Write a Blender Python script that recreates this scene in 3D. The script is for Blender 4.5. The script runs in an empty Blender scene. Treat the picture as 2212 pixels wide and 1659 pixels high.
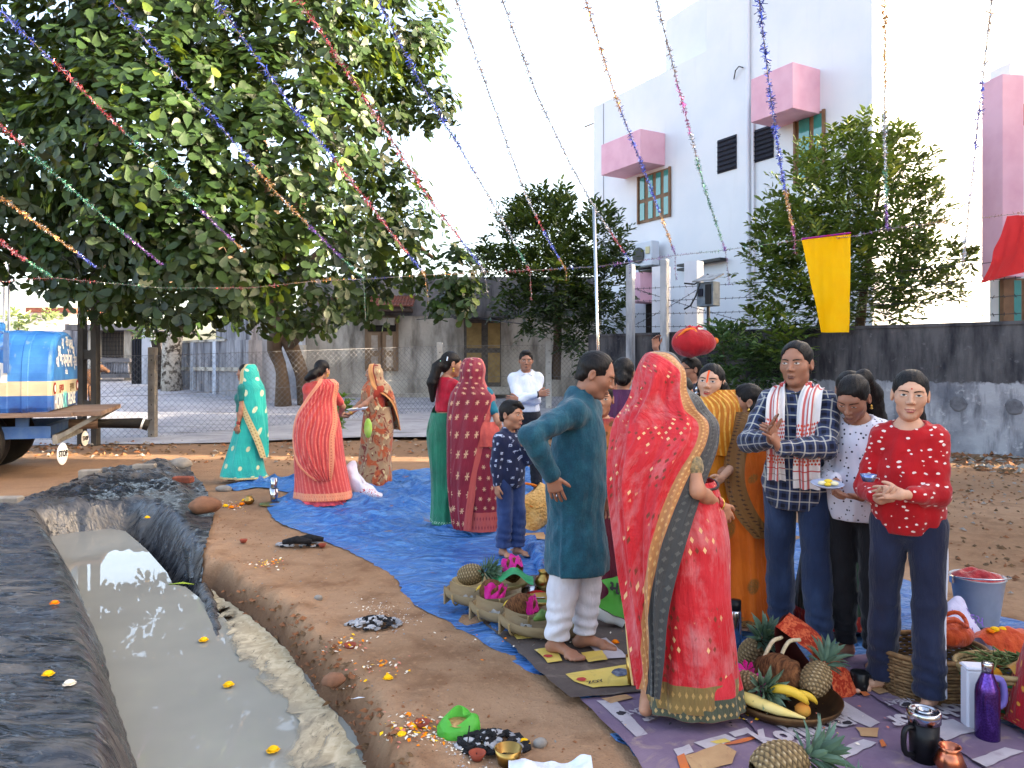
import bpy, bmesh, math, random
import numpy as np
from mathutils import Vector, Matrix, Euler
from mathutils.geometry import delaunay_2d_cdt
random.seed(7); RNG = np.random.default_rng(7)
SC = bpy.context.scene
COL = SC.collection
R = math.radians
# ---------------------------------------------------------------- camera, sky, sun, exposure
CAMH = 1.576
cd = bpy.data.cameras.new('camera'); cam = bpy.data.objects.new('camera', cd); COL.objects.link(cam)
cam.location = (0, 0, CAMH); cam.rotation_euler = (R(90), 0, 0)
cd.sensor_width = 36; cd.lens = 27.08; cd.shift_y = -0.0201; cd.clip_start = .05; cd.clip_end = 2000
SC.camera = cam
SUN_EL, SUN_AZ = 17.0, 95.0        # azimuth clockwise from +Y
wd = bpy.data.worlds.new('World'); SC.world = wd; wd.use_nodes = True
wn = wd.node_tree.nodes; bg = wn['Background']
sky = wn.new('ShaderNodeTexSky'); sky.sky_type = 'NISHITA'; sky.sun_disc = False
sky.sun_elevation = R(SUN_EL); sky.sun_rotation = R(SUN_AZ)
sky.air_density = .75; sky.dust_density = 4.5; sky.ozone_density = .4; sky.altitude = 50
wd.node_tree.links.new(sky.outputs[0], bg.inputs[0]); bg.inputs[1].default_value = .15
sl = bpy.data.lights.new('sun', 'SUN'); so = bpy.data.objects.new('sun', sl); COL.objects.link(so)
sl.energy = 3.2; sl.angle = R(.55); sl.color = (1, .9, .74)
so.rotation_euler = (R(90 - SUN_EL), 0, R(180 - SUN_AZ)); so.location = (30, 20, 30)
SC.view_settings.view_transform = 'Standard'; SC.view_settings.look = 'None'
SC.view_settings.exposure = 3.02; SC.view_settings.gamma = 1; SC.view_settings.use_curve_mapping = False
SC.view_settings.use_white_balance = True; SC.view_settings.white_balance_temperature = 7500; SC.view_settings.white_balance_tint = 10
SC.render.engine = 'CYCLES'
SC.cycles.max_bounces = 6; SC.cycles.diffuse_bounces = 3; SC.cycles.glossy_bounces = 3; SC.cycles.transparent_max_bounces = 6
SC.cycles.caustics_reflective = False; SC.cycles.caustics_refractive = False
# ---------------------------------------------------------------- picture <-> place (a level camera: depth d, measured picture point x, y)
CX, CY, FL = 1106., 785., 1664.
def P(x, y, d): return Vector(((x - CX) * d / FL, d, CAMH - (y - CY) * d / FL))
def G(x, y, z=0.): return P(x, y, (CAMH - z) * FL / (y - CY))
def GX(x, y, z=0.): p = G(x, y, z); return (p.x, p.y)
# ---------------------------------------------------------------- colours and materials
def lin(c): c /= 255.; return c / 12.92 if c < .04045 else ((c + .055) / 1.055) ** 2.4
def C(r, g=None, b=None):
    if g is None: g = b = r
    return (lin(r), lin(g), lin(b), 1.)
class Mat:
    def __init__(s, name, base=(.5, .5, .5, 1), rough=.8, spec=.25, metal=0., **kw):
        s.m = bpy.data.materials.new(name); s.m.use_nodes = True; s.nt = s.m.node_tree
        s.b = s.nt.nodes['Principled BSDF']; s.out = s.nt.nodes['Material Output']
        s.b.inputs['Roughness'].default_value = rough; s.b.inputs['Specular IOR Level'].default_value = spec
        s.b.inputs['Metallic'].default_value = metal
        s._co = {}
        s.set('Base Color', base)
        for k, v in kw.items(): s.set(k.replace('_', ' '), v)
    def set(s, k, v):
        if isinstance(v, bpy.types.NodeSocket): s.nt.links.new(v, s.b.inputs[k])
        else: s.b.inputs[k].default_value = v
        return s
    def add(s, t, ins=None, **props):
        n = s.nt.nodes.new('ShaderNode' + t)
        for k, v in props.items(): setattr(n, k, v)
        for k, v in (ins or {}).items():
            if v is None: continue
            if isinstance(v, bpy.types.NodeSocket): s.nt.links.new(v, n.inputs[k])
            else: n.inputs[k].default_value = v
        return n
    def co(s, kind='Object'):
        if kind not in s._co:
            if kind == 'uv': s._co[kind] = s.add('Attribute', attribute_name='puv').outputs['Vector']
            elif kind == 'col': s._co[kind] = s.add('Attribute', attribute_name='pcol').outputs['Color']
            elif kind == 'rnd': s._co[kind] = s.add('ObjectInfo').outputs['Random']
            elif kind == 'pos': s._co[kind] = s.add('NewGeometry').outputs['Position']
            else: s._co[kind] = s.add('TexCoord').outputs[kind]
        return s._co[kind]
    def f(s, op, a, b=0., c=None, clamp=False):
        n = s.add('Math', operation=op, use_clamp=clamp)
        for i, v in enumerate((a, b) if c is None else (a, b, c)):
            if isinstance(v, bpy.types.NodeSocket): s.nt.links.new(v, n.inputs[i])
            else: n.inputs[i].default_value = v
        return n.outputs[0]
    def mix(s, f, a, b, mode='MIX'):
        n = s.add('Mix', data_type='RGBA', blend_type=mode)
        for i, v in ((0, f), (6, a), (7, b)):
            if isinstance(v, bpy.types.NodeSocket): s.nt.links.new(v, n.inputs[i])
            else: n.inputs[i].default_value = v
        return n.outputs[2]
    def map(s, v, scale=(1, 1, 1), rot=(0, 0, 0), loc=(0, 0, 0)):
        return s.add('Mapping', {'Vector': v, 'Scale': scale, 'Rotation': rot, 'Location': loc}).outputs[0]
    def noise(s, scale=5, v=None, detail=4, rough=.55, dist=0, col=False, dim='3D'):
        n = s.add('TexNoise', {'Scale': scale, 'Detail': detail, 'Roughness': rough, 'Distortion': dist, 'Vector': v if v is not None else s.co()}, noise_dimensions=dim)
        return n.outputs[1 if col else 0]
    def vor(s, scale=5, v=None, feat='F1', out=0, rnd=1., dim='3D', metric=None):
        n = s.add('TexVoronoi', {'Scale': scale, 'Vector': v if v is not None else s.co(), 'Randomness': rnd}, feature=feat, voronoi_dimensions=dim)
        if metric: n.distance = metric
        return n.outputs[out]
    def ramp(s, f, lo, hi, a=0., b=1.):
        n = s.add('MapRange', {'Value': f, 'From Min': lo, 'From Max': hi, 'To Min': a, 'To Max': b}, clamp=True)
        return n.outputs[0]
    def xyz(s, v): n = s.add('SeparateXYZ', {0: v}); return n.outputs[0], n.outputs[1], n.outputs[2]
    def vec(s, x, y, z=0.): return s.add('CombineXYZ', {0: x, 1: y, 2: z}).outputs[0]
    def bump(s, h, st=.5, dist=.01):
        n = s.add('Bump', {'Strength': st, 'Distance': dist, 'Height': h}); s.set('Normal', n.outputs[0]); return s
    def transl(s, col, fac):
        t = s.add('BsdfTranslucent', {'Color': col}); mx = s.add('MixShader', {0: fac, 1: s.b.outputs[0], 2: t.outputs[0]})
        s.nt.links.new(mx.outputs[0], s.out.inputs[0]); return s
MATS = {}
def mat(name, c1, c2=None, scale=6, rough=.8, spec=.25, metal=0., bump=0., bscale=None, bdist=.01, lo=.35, hi=.65, co='Object', stretch=(1, 1, 1), detail=5, **kw):
    if name in MATS: return MATS[name]
    m = Mat(name, c1, rough, spec, metal, **kw)
    if c2 is not None or bump:
        v = m.map(m.co(co), stretch)
        if c2 is not None: m.set('Base Color', m.mix(m.ramp(m.noise(scale, v, detail), lo, hi), c1, c2))
        if bump: m.bump(m.noise(bscale or scale * 3, v, 5), bump, bdist)
    MATS[name] = m.m; return m.m
# ---------------------------------------------------------------- objects
def tag(o, label=None, cat=None, group=None, kind=None):
    if label: o['label'] = label
    if cat: o['category'] = cat
    if group: o['group'] = group
    if kind: o['kind'] = kind
    return o
def link(name, me, m=None, parent=None, loc=None, rot=None, scale=None):
    o = bpy.data.objects.new(name, me); COL.objects.link(o)
    if m is not None and me is not None:
        for x in (m if isinstance(m, (list, tuple)) else [m]): me.materials.append(x)
    if parent is not None: o.parent = parent
    if loc is not None: o.location = loc
    if rot is not None: o.rotation_euler = rot
    if scale is not None: o.scale = scale if hasattr(scale, '__len__') else (scale,) * 3
    return o
def thing(name, label, cat, loc=(0, 0, 0), rz=0., group=None):
    o = bpy.data.objects.new(name, None); COL.objects.link(o); o.location = loc; o.rotation_euler = (0, 0, rz); o.empty_display_size = .1
    return tag(o, label, cat, group)
def copy_tree(o, parent=None, loc=None, rot=None, scale=None):
    c = o.copy(); COL.objects.link(c)
    if parent is not None: c.parent = parent
    if loc is not None: c.location = loc
    if rot is not None: c.rotation_euler = rot
    if scale is not None: c.scale = (scale,) * 3
    for ch in list(o.children): copy_tree(ch, c)
    return c
def mesh_np(name, V, Fq, smooth=True, uv=None, col=None, mi=None):
    V = np.asarray(V, np.float32); Fq = np.asarray(Fq, np.int32)
    me = bpy.data.meshes.new(name); k = Fq.shape[1]
    me.vertices.add(len(V)); me.vertices.foreach_set('co', V.ravel())
    me.loops.add(Fq.size); me.loops.foreach_set('vertex_index', Fq.ravel())
    me.polygons.add(len(Fq)); me.polygons.foreach_set('loop_start', np.arange(0, Fq.size, k, dtype=np.int32))
    if mi is not None: me.polygons.foreach_set('material_index', np.asarray(mi, np.int32))
    me.update(calc_edges=True)
    if smooth: me.polygons.foreach_set('use_smooth', np.ones(len(Fq), bool))
    if uv is not None:
        u3 = np.zeros((len(V), 3), np.float32); u3[:, :np.shape(uv)[1]] = uv
        a = me.attributes.new('puv', 'FLOAT_VECTOR', 'POINT'); a.data.foreach_set('vector', u3.ravel())
    if col is not None:
        c4 = np.ones((len(V), 4), np.float32); c4[:, :np.shape(col)[1]] = col
        a = me.attributes.new('pcol', 'FLOAT_COLOR', 'POINT'); a.data.foreach_set('color', c4.ravel())
    me.validate(); return me
def mesh_py(name, V, F, smooth=False):
    me = bpy.data.meshes.new(name); me.from_pydata([tuple(v) for v in V], [], F); me.update()
    if smooth: me.polygons.foreach_set('use_smooth', [True] * len(me.polygons))
    return me
class B:
    """collects simple shapes into one mesh"""
    def __init__(s): s.v = []; s.f = []; s.mi = []; s.cm = 0
    def raw(s, v, f):
        o = len(s.v); s.v += [Vector(p) for p in v]; s.f += [tuple(i + o for i in q) for q in f]; s.mi += [s.cm] * len(f); return s
    def box(s, c, d, rz=0., M=None, bev=0.):
        hx, hy, hz = d[0] / 2, d[1] / 2, d[2] / 2
        if bev > 0:
            b = min(bev, hx * .9, hy * .9, hz * .9); v = []
            for z, i in ((-hz, b), (-hz + b, 0), (hz - b, 0), (hz, b)):
                x, y = hx - i, hy - i
                v += [Vector(q) for q in ((-x, -y + b, z), (-x + b, -y, z), (x - b, -y, z), (x, -y + b, z), (x, y - b, z), (x - b, y, z), (-x + b, y, z), (-x, y - b, z))]
            f = [tuple(range(7, -1, -1)), tuple(range(24, 32))] + [(r * 8 + i, r * 8 + (i + 1) % 8, r * 8 + 8 + (i + 1) % 8, r * 8 + 8 + i) for r in range(3) for i in range(8)]
        else:
            v = [Vector((x, y, z)) for z in (-hz, hz) for y in (-hy, hy) for x in (-hx, hx)]
            f = [(0, 2, 3, 1), (4, 5, 7, 6), (0, 1, 5, 4), (1, 3, 7, 5), (3, 2, 6, 7), (2, 0, 4, 6)]
        m = Matrix.Rotation(rz, 3, 'Z') if M is None else M
        return s.raw([m @ p + Vector(c) for p in v], f)
    def tube(s, pts, r, n=8, cap=True, sq=None):
        pts = [Vector(p) for p in pts]; rs = r if hasattr(r, '__len__') else [r] * len(pts); v = []; up = None
        for i, p in enumerate(pts):
            t = (pts[min(i + 1, len(pts) - 1)] - pts[max(i - 1, 0)])
            t = t.normalized() if t.length > 1e-9 else Vector((0, 0, 1))
            if up is None: up = Vector((0, 0, 1)) if abs(t.z) < .9 else Vector((1, 0, 0))
            a = t.cross(up).normalized(); up = a.cross(t).normalized()
            for k in range(n):
                an = 2 * math.pi * k / n; v.append(p + (a * math.cos(an) + up * math.sin(an) * (sq or 1)) * rs[i])
        f = [(i * n + k, i * n + (k + 1) % n, (i + 1) * n + (k + 1) % n, (i + 1) * n + k) for i in range(len(pts) - 1) for k in range(n)]
        if cap: f += [tuple(range(n - 1, -1, -1)), tuple(range((len(pts) - 1) * n, len(pts) * n))]
        return s.raw(v, f)
    def bar(s, a, b, w, h=None, up=(0, 0, 1)):
        a, b = Vector(a), Vector(b); t = (b - a); L = t.length; t.normalize(); u = Vector(up)
        if abs(t.dot(u)) > .95: u = Vector((0, 1, 0))
        x = t.cross(u).normalized(); u = x.cross(t)
        return s.box((a + b) / 2, (w, L, h or w), M=Matrix((x, t, u)).transposed())
    def lathe(s, prof, n=16, c=(0, 0, 0), M=None, sx=1., sy=1.):
        c = Vector(c); v = []; m = M or Matrix.Identity(3)
        for r, z in prof:
            for k in range(n):
                a = 2 * math.pi * k / n; v.append(m @ Vector((r * math.cos(a) * sx, r * math.sin(a) * sy, z)) + c)
        f = [(i * n + k, i * n + (k + 1) % n, (i + 1) * n + (k + 1) % n, (i + 1) * n + k) for i in range(len(prof) - 1) for k in range(n)]
        if prof[0][0] > 1e-5: f.append(tuple(range(n - 1, -1, -1)))
        if prof[-1][0] > 1e-5: f.append(tuple(range((len(prof) - 1) * n, len(prof) * n)))
        return s.raw(v, f)
    def ball(s, c, r, n=10, m=7, M=None):
        r = r if hasattr(r, '__len__') else (r,) * 3; v = []; q = M or Matrix.Identity(3)
        for i in range(m + 1):
            t = math.pi * (i / m) ; t = min(max(t, .02), math.pi - .02)
            for k in range(n):
                a = 2 * math.pi * k / n; v.append(q @ Vector((r[0] * math.sin(t) * math.cos(a), r[1] * math.sin(t) * math.sin(a), -r[2] * math.cos(t))) + Vector(c))
        f = [(i * n + k, i * n + (k + 1) % n, (i + 1) * n + (k + 1) % n, (i + 1) * n + k) for i in range(m) for k in range(n)]
        f += [tuple(range(n - 1, -1, -1)), tuple(range(m * n, m * n + n))]
        return s.raw(v, f)
    def prism(s, poly, z0, z1):
        n = len(poly); v = [(x, y, z0) for x, y in poly] + [(x, y, z1) for x, y in poly]
        return s.raw(v, [tuple(range(n - 1, -1, -1)), tuple(range(n, 2 * n))] + [(i, (i + 1) % n, n + (i + 1) % n, n + i) for i in range(n)])
    def me(s, name='m', smooth=False):
        me = mesh_py(name, s.v, s.f, smooth)
        if any(s.mi): me.polygons.foreach_set('material_index', s.mi)
        return me
    def obj(s, name, m, parent=None, smooth=False, loc=None, rot=None, scale=None): return link(name, s.me(name, smooth), m, parent, loc, rot, scale)
def crom(pts, n, closed=False):
    """Catmull-Rom through pts, n samples"""
    p = np.asarray(pts, float); k = len(p)
    t = np.linspace(0, k if closed else k - 1, n, endpoint=not closed); i = np.floor(t).astype(int)
    if not closed: i = np.clip(i, 0, k - 2)
    u = (t - i)[(...,) + (None,) * (p.ndim - 1)]
    def g(j): return p[j % k] if closed else np.where(((j < 0) | (j >= k))[(...,) + (None,) * (p.ndim - 1)], 2 * p[np.clip(j, 0, k - 1)] - p[np.clip(np.where(j < 0, 1, 2 * k - 2 - j), 0, k - 1)], p[np.clip(j, 0, k - 1)])
    a, b, c, d = g(i - 1), g(i), g(i + 1), g(i + 2)
    return .5 * (2 * b + (c - a) * u + (2 * a - 5 * b + 4 * c - d) * u ** 2 + (3 * b - a - 3 * c + d) * u ** 3)
def wob(p, k=3., seed=0, n=6):
    """cheap smooth noise in about -1..1 at points p[...,3]"""
    g = np.random.default_rng(seed); o = np.zeros(p.shape[:-1], np.float32)
    for i in range(n):
        q = g.normal(size=3); q /= np.linalg.norm(q); s = k * (1 + 1.1 * i / n * 2)
        o += np.sin(p @ (q * s) + g.uniform(0, 6.28)).astype(np.float32) / (1 + .35 * i)
    return o / 2.2
def grid_mesh(name, X, closed=False, uv=None, col=None):
    """X[nv,nu,3] surface to mesh"""
    nv, nu = X.shape[:2]; ii = np.arange(nv * nu).reshape(nv, nu)
    if closed: a, b = ii, np.roll(ii, -1, 1)
    else: a, b = ii[:, :-1], ii[:, 1:]
    F = np.stack([a[:-1], b[:-1], b[1:], a[1:]], -1).reshape(-1, 4)
    return mesh_np(name, X.reshape(-1, 3), F, True, None if uv is None else uv.reshape(-1, uv.shape[-1]), col)
def gnormals(X, closed=False):
    if closed: du = np.roll(X, -1, 1) - np.roll(X, 1, 1)
    else: du = np.gradient(X, axis=1)
    n = np.cross(du, np.gradient(X, axis=0)); return n / (np.linalg.norm(n, axis=-1, keepdims=True) + 1e-9)
def inpoly(x, y, poly):
    x, y = np.asarray(x), np.asarray(y); r = np.zeros(x.shape, bool); n = len(poly)
    for i in range(n):
        (x0, y0), (x1, y1) = poly[i], poly[(i + 1) % n]
        if y0 != y1: r ^= ((y0 > y) != (y1 > y)) & (x < (x1 - x0) * (y - y0) / (y1 - y0) + x0)
    return r
def polydist(x, y, poly, closed=True):
    d = np.full(np.shape(x), 1e9); n = len(poly)
    for i in range(n if closed else n - 1):
        (x0, y0), (x1, y1) = poly[i], poly[(i + 1) % n]; ex, ey = x1 - x0, y1 - y0
        t = np.clip(((x - x0) * ex + (y - y0) * ey) / (ex * ex + ey * ey + 1e-12), 0, 1)
        d = np.minimum(d, np.hypot(x - x0 - t * ex, y - y0 - t * ey))
    return d
def resamp(poly, step):
    o = []
    for i in range(len(poly)):
        a, b = Vector(poly[i]), Vector(poly[(i + 1) % len(poly)]); n = max(1, int((b - a).length / step))
        o += [tuple(a.lerp(b, k / n)) for k in range(n)]
    return o
def sheet_mesh(name, poly, step, zf, rough=0., uv=True, smooth=True, bstep=None):
    """polygon in the plane, filled with jittered points; zf(x, y) gives heights"""
    b = resamp(poly, bstep or step)
    if rough: b = [(x + random.uniform(-rough, rough), y + random.uniform(-rough, rough)) for x, y in b]
    xs, ys = [p[0] for p in b], [p[1] for p in b]
    gx, gy = np.meshgrid(np.arange(min(xs), max(xs), step), np.arange(min(ys), max(ys), step * .9))
    gx = gx + RNG.uniform(-.28, .28, gx.shape) * step; gy = gy + RNG.uniform(-.28, .28, gy.shape) * step
    k = inpoly(gx, gy, b) & (polydist(gx, gy, b) > step * .45); q = np.stack([gx[k], gy[k]], -1)
    vs = [Vector(p) for p in b] + [Vector(p) for p in q.tolist()]; nb = len(b)
    r = delaunay_2d_cdt(vs, [(i, (i + 1) % nb) for i in range(nb)], [], 1, 1e-6)
    V = np.array([tuple(v) for v in r[0]]); Z = zf(V[:, 0], V[:, 1])
    F = [f for f in r[2] if len(f) == 3]
    return mesh_np(name, np.column_stack([V, Z]), F, smooth, V if uv else None)
# ---------------------------------------------------------------- signed distance surfaces (surface nets)
def nets(V, lo, h):
    s = V < 0; n = np.array(V.shape)
    c = [s[i:n[0] - 1 + i, j:n[1] - 1 + j, k:n[2] - 1 + k] for i in (0, 1) for j in (0, 1) for k in (0, 1)]
    cnt = sum(x.astype(np.int8) for x in c); act = (cnt > 0) & (cnt < 8)
    I = np.argwhere(act)
    if not len(I): return np.zeros((0, 3)), np.zeros((0, 4), int)
    idx = np.full(act.shape, -1, np.int32); idx[act] = np.arange(len(I))
    cv = {(i, j, k): V[I[:, 0] + i, I[:, 1] + j, I[:, 2] + k] for i in (0, 1) for j in (0, 1) for k in (0, 1)}
    acc = np.zeros((len(I), 3)); num = np.zeros(len(I))
    for a in cv:
        for ax in range(3):
            if a[ax]: continue
            b = list(a); b[ax] = 1; b = tuple(b); va, vb = cv[a], cv[b]; m = (va < 0) != (vb < 0)
            t = va[m] / (va[m] - vb[m]); p = np.tile(np.array(a, float), (m.sum(), 1)); p[:, ax] += t
            acc[m] += p; num[m] += 1
    P_ = (I + acc / num[:, None]) * h + np.asarray(lo); Fs = []
    for ax in range(3):
        o = [x for x in range(3) if x != ax]
        sl0 = [slice(None)] * 3; sl1 = [slice(None)] * 3; sl0[ax] = slice(0, n[ax] - 1); sl1[ax] = slice(1, n[ax])
        s0, s1 = s[tuple(sl0)], s[tuple(sl1)]; E = np.argwhere(s0 != s1)
        ok = (E[:, o[0]] > 0) & (E[:, o[1]] > 0) & (E[:, o[0]] < n[o[0]] - 1) & (E[:, o[1]] < n[o[1]] - 1); E = E[ok]
        if not len(E): continue
        q = []
        for da, db in ((-1, -1), (0, -1), (0, 0), (-1, 0)):
            e = E.copy(); e[:, o[0]] += da; e[:, o[1]] += db; q.append(idx[e[:, 0], e[:, 1], e[:, 2]])
        q = np.stack(q, 1); fl = s0[E[:, 0], E[:, 1], E[:, 2]]
        if ax == 1: fl = ~fl
        q[~fl] = q[~fl][:, ::-1]; Fs.append(q)
    return P_, np.concatenate(Fs)
def prim(p, X):
    """distance of points X[...,3] to a primitive"""
    if p[0] == 'c':
        a, b = np.array(p[1], np.float32), np.array(p[2], np.float32); ba = b - a
        t = np.clip(((X - a) @ ba) / max(float(ba @ ba), 1e-9), 0, 1)
        return np.linalg.norm(X - a - t[..., None] * ba, axis=-1) - (p[3] + (p[4] - p[3]) * t)
    if p[0] == 'e':
        q = X - np.array(p[1], np.float32)
        if len(p) > 3 and p[3] is not None: q = q @ np.array(p[3], np.float32)
        r = np.array(p[2], np.float32); k0 = np.linalg.norm(q / r, axis=-1); k1 = np.linalg.norm(q / (r * r), axis=-1)
        return k0 * (k0 - 1) / np.maximum(k1, 1e-6)
def smin(a, b, k):
    h = np.clip(.5 + .5 * (b - a) / k, 0, 1); return b + (a - b) * h - k * h * (1 - h)
def field(prims, X):
    """prims: (sign, k, primitive)"""
    d = None
    for sg, k, p in prims:
        e = prim(p, X)
        if d is None: d = e
        elif sg > 0: d = smin(d, e, k)
        else: d = -smin(-d, e, k)
    return d
def sdf(fn, lo, hi, h):
    lo, hi = np.array(lo, float), np.array(hi, float); n = np.ceil((hi - lo) / h).astype(int) + 2
    ax = [lo[i] + h * np.arange(n[i]) for i in range(3)]
    X = np.stack(np.meshgrid(*ax, indexing='ij'), -1).astype(np.float32)
    return nets(fn(X), lo, h)
def bounds(prims, pad):
    lo, hi = [], []
    for sg, k, p in prims:
        if sg < 0: continue
        if p[0] == 'c':
            a, b = np.array(p[1]), np.array(p[2]); r = max(p[3], p[4]); lo.append(np.minimum(a, b) - r); hi.append(np.maximum(a, b) + r)
        else: r = max(p[2]); lo.append(np.array(p[1]) - r); hi.append(np.array(p[1]) + r)
    return np.min(lo, 0) - pad, np.max(hi, 0) + pad
def text_mesh(body, size=1., extr=0., bold=0.):
    cu = bpy.data.curves.new('t', 'FONT'); cu.body = body; cu.size = size; cu.align_x = 'CENTER'; cu.align_y = 'CENTER'
    cu.extrude = extr; cu.offset = bold; cu.resolution_u = 3
    o = bpy.data.objects.new('t', cu); COL.objects.link(o)
    me = bpy.data.meshes.new_from_object(o.evaluated_get(bpy.context.evaluated_depsgraph_get()))
    bpy.data.objects.remove(o); bpy.data.curves.remove(cu); return me
def basis(x, y, z=None, o=(0, 0, 0)):
    x, y = Vector(x).normalized(), Vector(y).normalized(); z = x.cross(y).normalized()
    return Matrix(((x.x, y.x, z.x, o[0]), (x.y, y.y, z.y, o[1]), (x.z, y.z, z.z, o[2]), (0, 0, 0, 1)))
# ================================================================ THE SETTING
ZW = -.17                                     # water level
WATER = [GX(x, y, ZW) for x, y in ((112, 1159), (165, 1150), (270, 1139), (312, 1147), (362, 1186), (412, 1236), (428, 1262), (457, 1268), (545, 1332), (582, 1368), (620, 1405), (670, 1480), (725, 1545), (752, 1592), (785, 1659), (830, 1760), (310, 1760), (315, 1659), (295, 1610), (250, 1475), (235, 1404), (200, 1330), (175, 1264))]
LINER = [GX(x, y, .05) for x, y in ((-260, 1172), (-40, 1098), (30, 1086), (100, 1058), (200, 1020), (222, 1009), (300, 1006), (388, 987), (402, 1000), (424, 1028), (446, 1058), (460, 1085), (462, 1108), (448, 1160), (436, 1206), (428, 1240))] + [GX(x, y, ZW) for x, y in ((425, 1268), (405, 1290), (320, 1300), (285, 1404), (300, 1475), (345, 1610), (370, 1680), (420, 1800))] + [GX(-500, 1800, .05)]
BERM = [GX(x, y, .05) for x, y in ((-500, 1200), (-40, 1105), (100, 1066), (215, 1020), (385, 998), (430, 1060), (440, 1110), (420, 1230))] + [GX(350, 1300, ZW), GX(400, 1610, ZW), GX(480, 1800, ZW), GX(-500, 1800, .05)]
def sstep(x): x = np.clip(x, 0, 1); return x * x * (3 - 2 * x)
def w3(x, y): return np.stack([x, y, 0 * x], -1)
def ground_z(x, y):
    x, y = np.asarray(x, float), np.asarray(y, float)
    d = polydist(x, y, WATER); ins = inpoly(x, y, WATER); s = np.where(ins, -d, d)
    bd = polydist(x, y, BERM); b = np.where(inpoly(x, y, BERM), sstep(bd / .25), 0) * .085
    lump = wob(w3(x, y), 9, 3) * .5 + wob(w3(x, y), 26, 4) * .5
    w = np.where(b > .01, .2, .1 + .05 * wob(w3(x, y), 4, 9))
    near = np.exp(-np.maximum(s, 0) / .3)
    top = b + .006 * wob(w3(x, y), 2.2, 1) + lump * (.004 + .03 * near * (b < .01)) + .014 * near * (b < .01) * np.abs(wob(w3(x, y), 48, 8)) + .02 * np.exp(-((s - .16) / .1) ** 2) * (b < .01)
    z = -.42 + (.42 + top) * sstep((s + .12) / (w + .12))
    return z + np.clip((y - 15.2), 0, None) * .0
def road_z(x, y): return .07 * np.clip(np.asarray(y, float) - 15, 0, None) + .004
# --- soil
def soil_mat():
    m = Mat('soil', rough=.95, spec=.1); v = m.co('pos')
    n1, n2, n3 = m.noise(.55, v, 5), m.noise(3.2, v, 6), m.noise(26, v, 4)
    c = m.mix(m.ramp(n1, .38, .64), C(142, 109, 83), C(170, 136, 108))
    c = m.mix(m.ramp(n2, .46, .66, 0, .7), c, C(112, 79, 57))
    c = m.mix(m.ramp(n3, .55, .75, 0, .4), c, C(186, 146, 112))
    px, py, pz = m.xyz(v)
    far = m.ramp(py, 5.5, 10)                                  # trodden, greyer soil with leaf litter towards the fence
    c = m.mix(m.f('MULTIPLY', far, .55), c, C(140, 112, 90))
    wet = m.ramp(m.f('ADD', pz, m.f('MULTIPLY', m.f('SUBTRACT', n2, .5), .16)), -.12, .0, 1, 0)
    c = m.mix(m.f('MULTIPLY', wet, .7), c, C(86, 58, 42))                       # damp, freshly dug earth of the trench side
    lit = m.ramp(m.noise(55, v, 2), .66, .7); c = m.mix(m.f('MULTIPLY', lit, m.ramp(n1, .4, .6, .15, .75)), c, C(84, 68, 54))
    m.set('Base Color', c)
    h = m.f('ADD', m.f('MULTIPLY', n2, .6), m.f('ADD', m.f('MULTIPLY', n3, .3), m.f('MULTIPLY', m.noise(90, v, 3), .14)))
    m.bump(h, .85, .035); return m.m
SOIL = soil_mat()
step = .04; gx = np.arange(-5.2, 7.01, step); gy = np.arange(2.0, 13.01, step)
XX, YY = np.meshgrid(gx, gy); ZZ = ground_z(XX, YY) - .08 * inpoly(XX, YY, LINER) * sstep((polydist(XX, YY, LINER) - .04) / .1)
XX2 = XX + .012 * wob(np.stack([XX, YY, ZZ], -1), 30, 5); YY2 = YY + .012 * wob(np.stack([XX, YY, ZZ], -1), 30, 6)
o = link('ground', grid_mesh('ground', np.stack([XX2, YY2, ZZ], -1)), SOIL); tag(o, 'reddish brown trodden soil of the yard', kind='structure')
bx0, bx1, by0, by1 = -5.15, 6.95, 2.05, 12.95
v = [(-400, -60, -.012), (400, -60, -.012), (400, 900, -.012), (-400, 900, -.012), (bx0, by0, -.012), (bx1, by0, -.012), (bx1, by1, -.012), (bx0, by1, -.012)]
o = link('ground', mesh_py('ground_far', v, [(0, 1, 5, 4), (1, 2, 6, 5), (2, 3, 7, 6), (3, 0, 4, 7)]), SOIL); tag(o, 'brown soil reaching away behind the yard', kind='structure')
# --- road apron beyond the fence, rising gently
def road_mat():
    m = Mat('road_concrete', rough=.9, spec=.15); v = m.co('pos'); n = m.noise(1.2, v, 6); n2 = m.noise(9, v, 5)
    c = m.mix(m.ramp(n, .35, .65), C(150, 150, 158), C(176, 175, 180)); c = m.mix(m.ramp(m.noise(2.5, m.map(v, (.35, 1.6, 1)), 6), .54, .68, 0, .6), c, C(112, 106, 102))
    c = m.mix(m.ramp(n2, .6, .75, 0, .5), c, C(96, 92, 90)); m.set('Base Color', c); m.bump(n2, .3, .02); return m.m
ys = np.array([15.0, 16, 18, 20, 22, 24, 27, 30, 34, 60]); xs = np.linspace(-45, 30, 60)
YY3, XX3 = np.meshgrid(ys, xs, indexing='ij'); X3 = np.stack([XX3, YY3 + np.where(YY3 < 15.5, .5 * np.sin(XX3 * 1.3) * .25 + .17 * (XX3 + 7.4), 0), 0 * XX3], -1)
X3[..., 2] = np.where(X3[..., 1] < 40, road_z(X3[..., 0], np.maximum(X3[..., 1], 15.05)), 1.4)
tag(link('road', grid_mesh('road', X3), road_mat()), 'pale grey concrete road apron behind the wire fence', kind='structure')
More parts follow.
